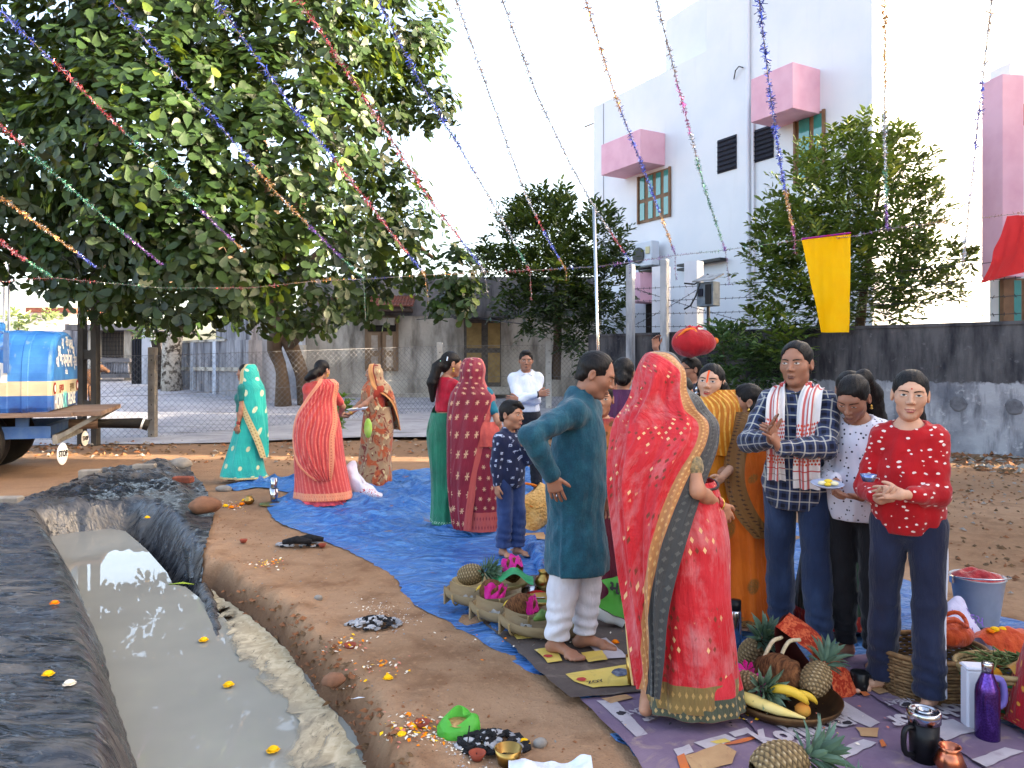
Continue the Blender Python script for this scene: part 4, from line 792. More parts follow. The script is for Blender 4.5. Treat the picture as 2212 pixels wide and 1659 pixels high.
# brown cow behind the tanker
cw = thing('cow', 'brown animal standing beyond the tanker on the road', 'cow', P(150, 872, 18.5))
cb = [(1, .05, ('c', (-.5, 0, .62), (.5, 0, .64), .2, .19)), (1, .06, ('c', (.5, 0, .7), (.75, 0, .85), .11, .08)), (1, .05, ('c', (.75, 0, .86), (.92, 0, .78), .08, .05))] + [(1, .04, ('c', (x, s * .1, .55), (x + .03, s * .1, .03), .075, .035)) for x in (-.45, .42) for s in (-1, 1)]
lo, hi = bounds(cb, .05); V, F = sdf(lambda X: field(cb, X), lo, hi, .03); link('body', mesh_np('cow', V, F), mat('brown_hide', C(100, 72, 56), C(78, 54, 42), 5), cw)
B().tube([(-.7, 0, .75), (-.74, 0, .5), (-.73, 0, .3)], [.02, .015, .02], 6).obj('tail', MATS['brown_hide'], cw)
# ================================================================ PEOPLE: builder
def skin_mat(name, c):
    m = Mat(name, rough=.52, spec=.35); v = m.co('Object'); b = C(*c); d = C(*[x * .86 for x in c])
    m.set('Base Color', m.mix(m.ramp(m.noise(14, v, 4), .4, .68, 0, .7), b, d)); m.set('Subsurface Weight', .06); m.set('Subsurface Radius', (.02, .008, .004)); m.bump(m.noise(160, v, 3), .06, .002); return m.m
HAIR = Mat('black_hair', rough=.5, spec=.22); _v = HAIR.map(HAIR.co('Object'), (1, 1, .12)); HAIR.set('Base Color', HAIR.mix(HAIR.ramp(HAIR.noise(120, _v, 3), .4, .7), C(10, 8, 8), C(28, 22, 21))); HAIR.bump(HAIR.noise(220, _v, 3), .6, .004); HAIR = HAIR.m
FACE = Mat('face_paint', rough=.35, spec=.4); FACE.set('Base Color', FACE.co('col')); FACE = FACE.m
GOLD = mat('gold_metal', C(206, 166, 84), None, rough=.3, metal=1.); SILVERM = mat('silver_metal', C(200, 200, 204), None, rough=.25, metal=1.)
SK = {k: skin_mat('skin_' + k, c) for k, c in dict(fair=(206, 158, 132), mid=(180, 128, 101), dark=(160, 112, 90), deep=(110, 74, 60)).items()}
def rotz(a): c, s = math.cos(a), math.sin(a); return np.array([[c, -s, 0], [s, c, 0], [0, 0, 1]])
def rotx(a): c, s = math.cos(a), math.sin(a); return np.array([[1, 0, 0], [0, c, -s], [0, s, c]])
def roty(a): c, s = math.cos(a), math.sin(a); return np.array([[c, 0, s], [0, 1, 0], [-s, 0, c]])
def nrm(v): v = np.asarray(v, float); return v / (np.linalg.norm(v) + 1e-9)
class Person:
    """a figure at ground point base; body space: faces -y, its left hand towards +x, then turned by yaw (degrees, +ve turns its face to picture right)"""
    def __init__(s, label, base, Hh=1.65, yaw=0., fem=False, skin='mid', head=(0, 0, 0), lean=0., girth=1., res=1., hz=1., slim=1., bust=1.):
        base = Vector(base); base.z = .046 if base.y < 5 else (.03 if base.y < 8.4 else max(base.z, .015)); s.o = thing('person', label, 'person', base); s.H = Hh; s.k = Hh / 1.68; s.fem = fem; s.skin = SK[skin]; s.Y = rotz(R(yaw)); s.res = res; s.girth = girth; s.dx = 0.; s.arms = {}; s.legs = {}
        k = s.k; s.slim = slim; ln = R(lean)
        s.hipz = .9 * k; s.L = rotx(ln)
        up = lambda p: s.L @ (np.array(p, float) - [0, 0, s.hipz]) + [0, 0, s.hipz]
        s.up = up; s.shw = (.124 if fem else .156) * k * slim
        s.sh = {i: up((i * s.shw, .01, 1.345 * k)) for i in (-1, 1)}; s.neck = up((0, .015, 1.405 * k)); s.hp = {i: np.array((i * .09 * k, 0, s.hipz)) for i in (-1, 1)}
        hy, hp_, hr = [R(a) for a in head]; s.HR = rotz(hy) @ rotx(hp_) @ roty(hr)      # head yaw, pitch (+ looks down), roll
        s.hs = k ** .45 * 1.02 * hz; s.hc = s.neck + s.L @ np.array([0, -.012, .0]) + s.HR @ np.array((0, -.012, .15 * s.hs)) + np.array([0, 0, .0])
        g = girth
        s.torso = [(1, .1, ('e', up((0, .0, 1.235 * k)), (.138 * k * slim * (1 if not fem else .87), .1 * k * g * (1 if not fem else .9), .165 * k))), (1, .1, ('e', up((0, .0, 1.07 * k)), ((.112 if fem else .125) * k * slim * g, (.092 if fem else .1) * k * g, .15 * k))), (1, .1, ('e', (0, .005, .93 * k), (.146 * k * slim, .11 * k * g, .125 * k)))]
        s.torso += [(1, .05, ('c', s.sh[-1] * [.85, 1, 1] - [0, 0, .01], s.sh[1] * [.85, 1, 1] - [0, 0, .01], .046 * k, .046 * k)), (1, .04, ('c', s.neck + [0, .01, .0], s.sh[-1] * [.8, 1, 1], .036 * k, .046 * k)), (1, .04, ('c', s.neck + [0, .01, .0], s.sh[1] * [.8, 1, 1], .036 * k, .046 * k)), (1, .05, ('c', s.neck - [0, 0, .04], s.neck + s.L @ np.array((0, 0, .02)), .058 * k, (.043 if fem else .05) * k))]
        if fem and bust > 0: s.torso += [(1, .05, ('e', up((i * .058 * k, -.07 * k, 1.2 * k)), (.052 * k, .048 * k, .052 * k))) for i in (-1, 1)]
        if g > 1.08: s.torso += [(1, .1, ('e', up((0, -.06 * k, 1.06 * k)), (.12 * k, .1 * k * g, .13 * k)))]
    def W(s, p): return np.asarray(p) @ s.Y.T
    def arm(s, i, wrist, pole=(0, .3, -1), fdir=None, palm=None, curl=25, thumb=20, spread=1.):
        """i = -1/1; wrist target in body space (metres for a 1.68 m figure)"""
        k = s.k; S = s.sh[i]; Wt = np.array(wrist, float) * k; a, b = .285 * k, .245 * k; d = Wt - S; L = np.linalg.norm(d)
        if L > (a + b) * .995: Wt = S + d / L * (a + b) * .995; d = Wt - S; L = np.linalg.norm(d)
        u = d / L; c = (a * a + L * L - b * b) / (2 * L); h = math.sqrt(max(a * a - c * c, 1e-6)); p = np.array(pole, float); p = nrm(p - u * (p @ u)); E = S + u * c + p * h
        f = nrm(fdir) if fdir is not None else nrm(Wt - E); n = np.array(palm if palm is not None else (-i, 0, 0), float); n = nrm(n - f * (n @ f)); s.arms[i] = dict(S=S, E=E, W=Wt, f=f, n=n, curl=curl, thumb=thumb, spread=spread); return s
    def leg(s, i, foot=None, knee=.0, fyaw=0.):
        k = s.k; ft = np.array(foot if foot is not None else (i * .1, 0, 0), float) * k; A = ft + [0, .0, .085 * k]; Hp = s.hp[i]; Kn = (A + Hp) / 2 + np.array([0, -.02 - knee, .02]) * k; s.legs[i] = dict(A=A, K=Kn, H=Hp, fy=R(fyaw), ft=ft); return s
    def armprims(s, inflate=0., upto=1., k=None):
        o = []; m = s.k * (.86 if s.fem else 1.) * (k or 1)
        for i, a in s.arms.items():
            o += [(1, .04, ('c', a['S'], a['S'] * .45 + a['E'] * .55, .046 * m + inflate, .041 * m + inflate)), (1, .018, ('c', a['S'] * .45 + a['E'] * .55, a['E'], .041 * m + inflate, .036 * m + inflate))]
            if upto > 0: e = a['E'] + (a['W'] - a['E']) * upto; o += [(1, .03, ('c', a['E'], a['E'] + (e - a['E']) * .35, .036 * m + inflate, .037 * m + inflate)), (1, .02, ('c', a['E'] + (e - a['E']) * .35, e, .037 * m + inflate, (.037 - .0125 * upto) * m + inflate))]
        return o
    def legprims(s, inflate=0., cuff=0., upto=1.):
        o = []; k = s.k
        for i, l in s.legs.items():
            e = l['K'] + (l['A'] - l['K']) * upto
            o += [(1, .03, ('c', l['H'], l['K'], .074 * k * s.slim + inflate, .054 * k + inflate)), (1, .012, ('c', l['K'], l['K'] * .65 + l['A'] * .35, .056 * k + inflate, .056 * k + inflate)), (1, .012, ('c', l['K'] * .65 + l['A'] * .35, e, .056 * k + inflate, .038 * k + inflate + cuff))]
        return o
    def headprims(s):
        h = s.hs; H = lambda p: s.hc + s.HR @ (np.array(p) * h); Rm = s.HR; m = 1 if not s.fem else .9; o = []
        E = lambda sg, k, c, r: o.append((sg, k * h, ('e', H(c), tuple(np.array(r) * h), Rm)))
        E(1, .01, (0, .014, .032), (.075, .093, .083)); E(1, .035, (0, -.022, -.03), (.058 * m, .068, .086)); E(1, .03, (0, -.066, -.094), (.022 * m, .018, .016)); E(1, .03, (.036, -.05, -.018), (.028, .026, .026)); E(1, .03, (-.036, -.05, -.018), (.028, .026, .026))
        E(1, .025, (0, -.070, .03), (.044, .014, .011)); E(1, .02, (.045 * m, -.008, -.066), (.016 * m, .03, .022)); E(1, .02, (-.045 * m, -.008, -.066), (.016 * m, .03, .022))
        for x in (-1, 1): E(-1, .014, (x * .031, -.108, .006), (.018, .019, .010))
        for x in (-1, 1): E(1, .006, (x * .031, -.0755, .005), (.0165, .0115, .0095))
        o.append((1, .012 * h, ('c', H((0, -.087, .014)), H((0, -.107, -.024)), .0072 * h * m, .0112 * h * m)))
        for x in (-1, 1): E(1, .008, (x * .0125, -.096, -.029), (.0085, .01, .0075))
        E(1, .007, (0, -.091, -.0575), (.021, .0085, .0052)); E(1, .007, (0, -.0885, -.0685), (.018, .0095, .0065)); E(-1, .004, (0, -.1, -.063), (.023, .006, .0016))
        for x in (-1, 1): E(1, .008, (x * .0765, .014, -.004), (.010, .018, .031)); E(-1, .006, (x * .084, .008, -.002), (.006, .009, .018))
        nb = s.neck; o.append((1, .03, ('c', H((0, .022, -.06)), nb, (.042 if s.fem else .05) * h, (.045 if s.fem else .054) * s.k))); return o
    def add(s, name, V, F, m, uv=None, col=None):
        if not len(V): return None
        o = link(name, mesh_np(name, s.W(V), F, True, uv, col), m, s.o); return o
    def fingers(s, a, i):
        k = s.k * (.9 if s.fem else 1.); f, n, W = a['f'], a['n'], a['W']; t = np.cross(n, f) * (1 if i > 0 else -1)   # towards the thumb
        if a.get('flip'): t = -t
        b = B(); K = []; pal = []
        for j, (off, L, r) in enumerate(((.030, .070, .0088), (.0095, .078, .009), (-.0105, .072, .0086), (-.029, .057, .0076))):
            kn = W + f * .088 * k * (1 if j < 3 else .93) + t * off * k * 1.0; pal.append((1, .012, ('c', W + f * .012 + t * off * k * .55, kn, .0155 * k, .0125 * k))); d = f + t * (off * 3.2 * a['spread']); d = nrm(d); p = kn; pts = [kn - f * .012, kn]; c = R(a['curl']) * (1 + .12 * j)
            for seg, w in enumerate((.45, .3, .25)):
                d = nrm(d * math.cos(c) + n * math.sin(c)); p = p + d * L * w * k; pts.append(p)
            b.tube([tuple(q) for q in crom(pts, 9)], [r * k * x for x in (1.05, 1.05, 1.02, 1, .98, .95, .9, .8, .5)], 7)
        th = a['thumb']; p0 = W + f * .028 * k + t * .026 * k; d = nrm(f * .75 + t * .75 + n * .25); pts = [W + f * .015, p0]; pal.append((1, .014, ('c', W + f * .01, p0 + d * .02 * k, .016 * k, .0135 * k)))
        for w in (.034, .028, .024): pts.append(pts[-1] + d * w * k); d = nrm(d + (f - t * .8 + n * .5) * math.sin(R(th)) * 1.0)
        b.tube([tuple(q) for q in crom(pts, 8)], [.011 * k, .0125 * k, .012 * k, .0115 * k, .011 * k, .0105 * k, .0092 * k, .005 * k], 7)
        return pal, b
    def body(s, show_torso=True):
        Vs, Fs, off = [], [], 0
        def put(V, F):
            nonlocal off
            F = np.asarray(F)
            if len(V): Vs.append(np.asarray(V)); Fs.append(F + off); off += len(V)
        k = s.k; pr = s.torso + s.armprims(0, .9) + s.legprims(); lo, hi = bounds(pr, .03); put(*sdf(lambda X: field(pr, X), lo, hi, .013 * s.res))
        hp_ = s.headprims(); lo, hi = bounds(hp_, .012); lo[2] = max(lo[2], s.neck[2] - .03); put(*sdf(lambda X: field(hp_, X), lo, hi, .0042 * s.res)); s.hf = hp_
        for i, a in s.arms.items():
            pal, b = s.fingers(a, i); fo = pal + [(1, .012, ('c', a['E'], a['E'] * .65 + a['W'] * .35, .036 * k * (.86 if s.fem else 1), .037 * k * (.86 if s.fem else 1))), (1, .02, ('c', a['E'] * .65 + a['W'] * .35, a['W'], .037 * k * (.86 if s.fem else 1), .0245 * k * (.9 if s.fem else 1)))]
            lo, hi = bounds(fo, .012); put(*sdf(lambda X: field(fo, X), lo, hi, .0062 * s.res))
            q = [f for f in b.f]; tri = []; 
            for f in q:
                if len(f) == 4: tri.append(f)
                else: tri += [(f[0], f[j], f[j + 1], f[j + 1]) for j in range(1, len(f) - 1, 1)]
            put(np.array([tuple(v) for v in b.v]), np.array([t for t in tri if len(set(t)) == 4]))
        for i, l in s.legs.items():
            Rz = rotz(l['fy']); F0 = lambda p: l['ft'] + Rz @ (np.array(p) * k); fp = [(1, .03, ('c', l['A'] + [0, 0, .12], F0((0, .01, .07)), .038 * k, .036 * k)), (1, .025, ('e', F0((0, .035, .03)), (.033 * k, .04 * k, .032 * k))), (1, .03, ('c', F0((0, .0, .05)), F0((0, -.09, .028)), .034 * k, .024 * k)), (1, .02, ('c', F0((-.026, -.1, .02)), F0((.028, -.105, .02)), .02 * k, .021 * k))]
            for j, (x, y, r) in enumerate(((.03, -.165, .0145), (.009, -.168, .0105), (-.009, -.16, .01), (-.024, -.149, .0095), (-.038, -.134, .009))): x = x * -i; fp.append((1, .008, ('c', F0((x * .85, -.118, .018)), F0((x, y, .012)), r * k, r * k)))
            lo, hi = bounds(fp, .012); put(*sdf(lambda X: field(fp, X), lo, hi, .0062 * s.res))
        return s.add('body', np.concatenate(Vs), np.concatenate(Fs), s.skin)
    def hsurf(s, x, z):
        """depth of the face surface at head coords x,z (arrays)"""
        y = np.linspace(-.135, -.03, 60); Pp = np.stack(np.broadcast_arrays(x[..., None], y, z[..., None]), -1) * s.hs; Q = s.hc + Pp @ s.HR.T; d = field(s.hf, Q.astype(np.float32)); i = np.argmax(d < 0, -1); i = np.where(i == 0, 59, i); return y[i]
    def patch(s, name, xs, lo, hi, colf, nv=6, out=.0012, m=None):
        xs = np.asarray(xs); t = np.linspace(0, 1, nv)[:, None]; X = np.broadcast_to(xs, (nv, len(xs))); Z = lo + (hi - lo) * t; y = s.hsurf(X, Z); y = (y + np.roll(y, 1, 1) * 0) - out
        V = np.stack([X, y, Z], -1) * s.hs; V = s.hc + V @ s.HR.T; u = np.linspace(-1, 1, len(xs))[None, :].repeat(nv, 0); vv = (t * 2 - 1).repeat(len(xs), 1); col = colf(u, vv)
        return link(name, grid_mesh(name, s.W(V), col=col.reshape(-1, 3)), m or FACE, s.o)
    def face(s, lips=(120, 60, 56), look=0., brow=1., smile=0., lid=0., tilak=None, beard=0.):
        L3 = lambda *c: np.array(C(*c)[:3])
        for x in (-1, 1):
            ew = .0162 if s.fem else .0148; xs = np.linspace(x * .031 - ew, x * .031 + ew, 13); u = np.linspace(-1, 1, 13); top = .005 + (.0076 - .004 * lid) * (1 - np.abs(u) ** 2.2); bot = .005 - .0042 * (1 - np.abs(u) ** 2.) * (1 - .6 * lid)
            def ec(U, V_):
                r = np.hypot((U - look) * .0145, (V_ - .12) * .0062); c = np.where((r < .0054)[..., None], L3(28, 16, 12), L3(205, 196, 188)); c = np.where(((V_ > .68) | (np.abs(U) > .95))[..., None], L3(20, 14, 13), c); return c
            s.patch('eye', xs, bot, top, ec, 9, .0016)
            xs = np.linspace(x * .032 - .021, x * .032 + .021, 11); w = np.linspace(-1, 1, 11) * x; arch = .0225 + .0035 * (1 - (w - .15) ** 2); th = .0021 * brow * (1 - .7 * np.clip(w, 0, 1)) + .0006
            s.patch('eyebrow', xs, arch - th, arch + th, lambda U, V_: np.broadcast_to(L3(24, 17, 15), U.shape + (3,)), 4, .0022)
        xs = np.linspace(-.0235 - .004 * smile, .0235 + .004 * smile, 15); u = np.linspace(-1, 1, 15); cv = .006 * smile * u ** 2; mid = -.0628 + cv
        dk = L3(*[c * .5 for c in lips]); lc = L3(*lips)
        s.patch('lips', xs, mid - .0105 * (1 - np.abs(u) ** 2.4) + .0, mid + .0068 * (1 - np.abs(u) ** 2) * (1 - .25 * np.exp(-(u / .15) ** 2)) + .0002, lambda U, V_: np.where((np.abs(V_ - .18) < .14)[..., None], dk, lc), 10, .0012)
        if tilak:
            z0, z1, w, c = tilak; xs = np.linspace(-w, w, 5); u = np.linspace(-1, 1, 5); e = (z1 - z0) * .12 * u ** 2; s.patch('tilak', xs, z0 + e, z1 - e, lambda U, V_: np.broadcast_to(L3(*c), U.shape + (3,)), 10, .002)
        if beard:
            xs = np.linspace(-.03, .03, 13); u = np.linspace(-1, 1, 13); s.patch('moustache', xs, -.055 - .004 * u ** 2 - .003, -.047 - .007 * u ** 2, lambda U, V_: np.broadcast_to(L3(30, 22, 20), U.shape + (3,)), 5, .003)
    def hair(s, kind='short', extra=(), recede=0., part=0.):
        h = s.hs; H = lambda p: s.hc + s.HR @ (np.array(p) * h); Rm = s.HR
        E = lambda sg, k, c, r: (sg, k * h, ('e', H(c), tuple(np.array(r) * h), Rm)); Cp = lambda a, b, ra, rb, k=.02: (1, k * h, ('c', H(a), H(b), ra * h, rb * h))
        th = .0055 if kind == 'short' else .0035
        pr = [E(1, .01, (0, .016, .036), (.0755 + th, .0935 + th, .084 + th))]
        if kind == 'short': pr += [E(1, .02, (0, -.035, .098), (.05, .04, .022))] if not recede else []
        pr += [E(1, .02, (0, .06, -.03), (.062, .045, .06))]
        cut = [E(1, .01, (0, -.12, -.012 + recede), (.074 + .1 * recede, .088 + recede * .35, .1))]
        if kind == 'short': cut += [E(1, .01, (0, .06, -.115), (.12, .1, .06)), E(1, .01, (.075, -.03, -.06), (.035, .06, .06)), E(1, .01, (-.075, -.03, -.06), (.035, .06, .06))]
        else: cut += [E(1, .01, (.09, -.06, -.06), (.035, .075, .09)), E(1, .01, (-.09, -.06, -.06), (.035, .075, .09))]
        ex = [Cp(*e) for e in extra]; lo, hi = bounds(pr + ex, .02)
        def fn(X):
            d = field(pr, X); c = field(cut, X) + .004 * wob(X, 150, 9, 5); d = np.maximum(d, -c)
            if ex: d = smin(d, field(ex, X), .018)
            return d + .0022 * wob(X * np.array([1, 1, .5]), 210, 4, 4)
        return s.add('hair', *sdf(fn, lo, hi, .0055 * s.res), HAIR)
    def cloth(s, name, prims, m, cuts=(), disp=None, h=.011, uvf=None, holes=()):
        """cuts: (point, normal) keep the side the normal points away from"""
        lo, hi = bounds(prims, .05)
        def fn(X):
            d = field(prims, X)
            if disp: d = d + disp(X)
            for p, n in cuts: d = np.maximum(d, (X - np.array(p, np.float32)) @ np.array(n, np.float32))
            for q in holes: d = np.maximum(d, -prim(q, X))
            return d
        V, F = sdf(fn, lo, hi, h * s.res)
        lab = s.labels(V); fl = lab[F].max(1); key = F * 8 + fl[:, None]; uq, inv = np.unique(key, return_inverse=True); V2 = V[uq // 8]; return s.add(name, V2, inv.reshape(F.shape), m, s.uvmap(V2, uq % 8))
    def nhole(s, w=.072, f=.03, dn=0.): return ('e', s.neck + s.L @ np.array([0, -f, .055 - dn]), (w * s.k, w * s.k * 1.1, .065))
    def segs(s): return [(i, p_, q_, o_) for i, a in s.arms.items() for p_, q_, o_ in ((a['S'], a['E'], 0.), (a['E'], a['W'], .28))]
    def labels(s, V):
        lab = np.zeros(len(V), int); dt = field(s.torso, V.astype(np.float32)); best = np.full(len(V), .085)
        for n, (i, p_, q_, o_) in enumerate(s.segs()):
            ax = nrm(q_ - p_); L = np.linalg.norm(q_ - p_); t = (V - p_) @ ax; d = np.linalg.norm(V - p_ - np.clip(t, 0, L)[:, None] * ax, axis=1); k = (d < best) & (t > (.02 if o_ == 0 else -.02)) & (t < L + .03) & (dt > .004); lab[k] = n + 1; best[k] = d[k]
        return lab
    def uvmap(s, V, lab):
        uv = np.column_stack([V[:, 0] + V[:, 1] * .6, V[:, 2], 0 * V[:, 0]])
        for n, (i, p_, q_, o_) in enumerate(s.segs()):
            k = lab == n + 1; ax = nrm(q_ - p_); r = V[k] - p_; t = r @ ax; e1 = nrm(np.cross(ax, (.2, 1, .3))); e2 = np.cross(ax, e1); uv[k, 0] = np.arctan2(r @ e1, r @ e2) * .05 + i * 3; uv[k, 1] = t + o_
        return uv
    def loft(s, name, rows, m, n=90, nv=70, fold=0., nf=14, phase=0., closed=True, local=False, disp=None, size=(1, 1), seed=0, thick=0.):
        """rows: (z, cx, cy, rx, ry[, a0, a1[, pw]]) ellipse arcs in picture-aligned space (x right, y away); angles: 0 right, 90 away, 270 camera side"""
        Rw = np.array([list(r) + ([0, 360] if len(r) < 7 else []) for r in rows], float)[:, :7]; Rr = crom(Rw, nv); Rr[:, 1] += s.dx; u = np.linspace(0, 1, n, endpoint=not closed)
        an = np.radians(Rr[:, 5:6] + (Rr[:, 6:7] - Rr[:, 5:6]) * u[None]); t = np.linspace(0, 1, nv)[:, None]
        X = np.stack([Rr[:, 1:2] + Rr[:, 3:4] * np.cos(an), Rr[:, 2:3] + Rr[:, 4:5] * np.sin(an), np.broadcast_to(Rr[:, 0:1], an.shape)], -1); N = gnormals(X, closed)
        rad = np.stack([np.cos(an), np.sin(an), 0 * an], -1); g = np.random.default_rng(seed); ph = g.uniform(0, 6.28, 4)
        un = wob(np.stack([u[None] * 6 + 0 * t, t * 1.4 + 0 * u[None], 0 * t + 0 * u[None]], -1) if not closed else np.stack([2 * np.cos(2 * np.pi * u[None]) + 0 * t, 2 * np.sin(2 * np.pi * u[None]) + 0 * t, t * 1.4 + 0 * u[None]], -1), 1.6, seed + 50)
        uw = u[None] + .05 * un; am2 = np.clip(.55 + .9 * np.roll(un, 7, 1), .12, 1.3)
        f = am2 * (np.sin(nf * 2 * np.pi * uw + phase + ph[0] + .9 * np.sin(2.2 * t + ph[1])) + .45 * np.sin(round(nf * 1.7) * 2 * np.pi * uw + ph[2] + 2 * t))
        am = fold * (.25 + .75 * t) if not callable(fold) else fold(u[None], t)
        X = X + rad * (f * am)[..., None]
        if disp is not None: X = X + disp(u[None] + 0 * t, t + 0 * u[None], X)
        ds = np.linalg.norm(np.diff(X, axis=1), axis=-1); sl = np.concatenate([np.zeros((nv, 1)), np.cumsum(ds, 1)], 1); sl = sl * .93
        uv = np.stack([size[0] - (sl[:, -1:] - sl), np.broadcast_to(t, an.shape) * size[1], sl], -1)
        return link(name, grid_mesh(name, X, closed, uv), m, s.o)
    def surf(s, name, rows, m, nu=60, nv=60, size=(1, 1), disp=None, seed=0, wr=.006):
        """open cloth through a grid of control points (picture-aligned, relative to base)"""
        A = np.array(rows, float); X = crom(A, nv); X = np.swapaxes(crom(np.swapaxes(X, 0, 1), nu), 0, 1); u = np.linspace(0, 1, nu)[None]; t = np.linspace(0, 1, nv)[:, None]
        N = gnormals(X); X = X + N * (wr * wob(X * np.array([1.6, 1.6, .5]), 22, seed))[..., None]
        if disp is not None: X = X + N * disp(u, t)[..., None]
        uv = np.stack([u * size[0] + 0 * t, t * size[1] + 0 * u, u * size[0] + 0 * t], -1); return link(name, grid_mesh(name, X, False, uv), m, s.o)
# ---- cloth materials
def cell(m, u, v, su, sv, stag=True, jit=0.):
    """cell coords (-.5...5) and a random value for a staggered grid in uv"""
    r = m.f('MULTIPLY', v, sv); row = m.f('FLOOR', r); q = m.f('MULTIPLY', u, su)
    if stag: q = m.f('ADD', q, m.f('MULTIPLY', m.f('MODULO', row, 2.), .5))
    col = m.f('FLOOR', q); wn_ = m.add('TexWhiteNoise', {'Vector': m.vec(col, row, 0.)}); x = m.f('SUBTRACT', m.f('SUBTRACT', q, col), .5); y = m.f('SUBTRACT', m.f('SUBTRACT', r, row), .5)
    if jit: j1, j2, j3 = m.xyz(wn_.outputs['Color']); x = m.f('ADD', x, m.f('MULTIPLY', m.f('SUBTRACT', j1, .5), jit)); y = m.f('ADD', y, m.f('MULTIPLY', m.f('SUBTRACT', j2, .5), jit))
    return x, y, wn_.outputs['Value'], col, row
def fabric(name, c1, c2=None, rough=.75, sc=9, bump=.5, weave=True, sheen=.2):
    m = Mat(name, rough=rough, spec=.25); v = m.co('Object'); c2 = c2 or tuple(x * .75 for x in c1[:3]) + (1,)
    c = m.mix(m.ramp(m.noise(sc, v, 4), .38, .66), c1, c2); m.set('Sheen Weight', sheen); m.fc = c
    m.fn = m.f('ADD', m.noise(16, m.map(v, (1, 1, .35)), 4), m.f('MULTIPLY', m.noise(300, v, 2), .06)); m.bump(m.fn, bump * 1.3, .026); m.set('Base Color', c); return m
def edge_lt(m, a, w): return m.ramp(a, w, w * 1.02 + .0004, 1, 0)
def band(m, a, lo, hi): return m.f('MULTIPLY', m.ramp(a, lo - .001, lo + .001), m.ramp(a, hi - .001, hi + .001, 1, 0))
# ---- sari and garment helpers
def infl(pr, r): return [(sg, k, ('c', p[1], p[2], p[3] + r, p[4] + r) if p[0] == 'c' else ('e', p[1], tuple(np.array(p[2]) + r)) + p[3:]) for sg, k, p in pr]
def sari(name, c1, c2, W, L, bu0=(), bu1=(), bv1=(), motif=None, mc=None, ms=(8, 8), mz=.2, rough=.55, mc2=None, stripes=None, thin=0.):
    m = fabric(name, c1, c2, rough, 4, .4); u, v, u0_ = m.xyz(m.co('uv')); c = m.fc
    if stripes: c = m.mix(m.f('MULTIPLY', m.ramp(m.f('SINE', m.f('MULTIPLY', u, stripes[1])), .2, .7), m.ramp(m.noise(40, m.co('Object'), 3), .3, .6, .2, .8)), c, stripes[0])
    if motif == 'diam': c = m.mix(m.ramp(m.noise(9, m.vec(u, m.f('MULTIPLY', v, .5), 0.), 6, .7), .48, .74, 0, .4), c, tuple(x * .45 + .42 for x in c2[:3]) + (1,))  # pale noise patches put the cloth's sheen into the base colour
    if motif:
        x, y, r, _, _ = cell(m, u, v, ms[0], ms[1], True, .18); 
        if motif == 'star': d = m.f('SQRT', m.f('ADD', m.f('MULTIPLY', x, x), m.f('MULTIPLY', y, y))); a = m.f('ARCTAN2', y, x); k = m.f('SUBTRACT', d, m.f('ADD', mz, m.f('MULTIPLY', m.f('COSINE', m.f('MULTIPLY', a, 6.)), mz * .55))); f = m.ramp(k, -.02, .01, 1, 0)
        elif motif == 'diam':
            k = m.f('ADD', m.f('ABSOLUTE', x), m.f('MULTIPLY', m.f('ABSOLUTE', y), .8)); big_ = m.ramp(m.noise(7, m.vec(u, v, 0.), 2), .52, .56); f = m.f('MULTIPLY', m.ramp(k, mz - .02, mz + .02, 1, 0), m.f('MULTIPLY', big_, m.ramp(r, .3, .32)))
        elif motif == 'leaf':
            x2 = m.f('ADD', m.f('MULTIPLY', x, .8), m.f('MULTIPLY', y, .6)); y2 = m.f('SUBTRACT', m.f('MULTIPLY', y, .8), m.f('MULTIPLY', x, .6)); d = m.f('SQRT', m.f('ADD', m.f('MULTIPLY', x2, x2), m.f('MULTIPLY', m.f('MULTIPLY', y2, y2), .4))); f = m.f('MULTIPLY', m.ramp(d, mz - .02, mz + .02, 1, 0), m.ramp(m.noise(120, m.co('uv'), 2), .35, .5, .35, 1))
        else: d = m.f('SQRT', m.f('ADD', m.f('MULTIPLY', x, x), m.f('MULTIPLY', y, y))); f = m.ramp(d, mz - .03, mz + .03, 1, 0)
        c = m.mix(f, c, mc if mc2 is None else m.mix(m.ramp(r, .6, .62), mc, mc2))
    def bands(c, a, bs, along):
        for lo, hi, col, pc in bs:
            if pc is not None:
                x, y, r, _, _ = cell(m, along, a, 38, 2.2 / max(hi - lo, .01), True); k = m.f('ADD', m.f('ABSOLUTE', x), m.f('ABSOLUTE', y)); z = m.f('MULTIPLY', m.noise(170, m.co('uv'), 2), .25); col = m.mix(m.ramp(m.f('ADD', k, z), .36, .42, 1, 0), col, pc)
            c = m.mix(band(m, a, lo, hi), c, col)
        return c
    c = bands(c, m.f('SUBTRACT', L, v), bv1, u); c = bands(c, u0_, bu0, v); c = bands(c, m.f('SUBTRACT', W, u), bu1, v); m.set('Base Color', c)
    m.bump(m.f('ADD', m.f('MULTIPLY', m.fn, .7), m.f('ADD', m.f('MULTIPLY', m.noise(1., m.vec(m.f('MULTIPLY', u, 34.), m.f('MULTIPLY', v, 3.), 0.), 3, .6, .6), .8), m.f('MULTIPLY', m.noise(1., m.vec(m.f('MULTIPLY', u, 9.), m.f('MULTIPLY', v, 11.), 3.), 4, .6, 1.), .5))), .7, .02)
    if thin: m.transl(c, thin)
    return m.m
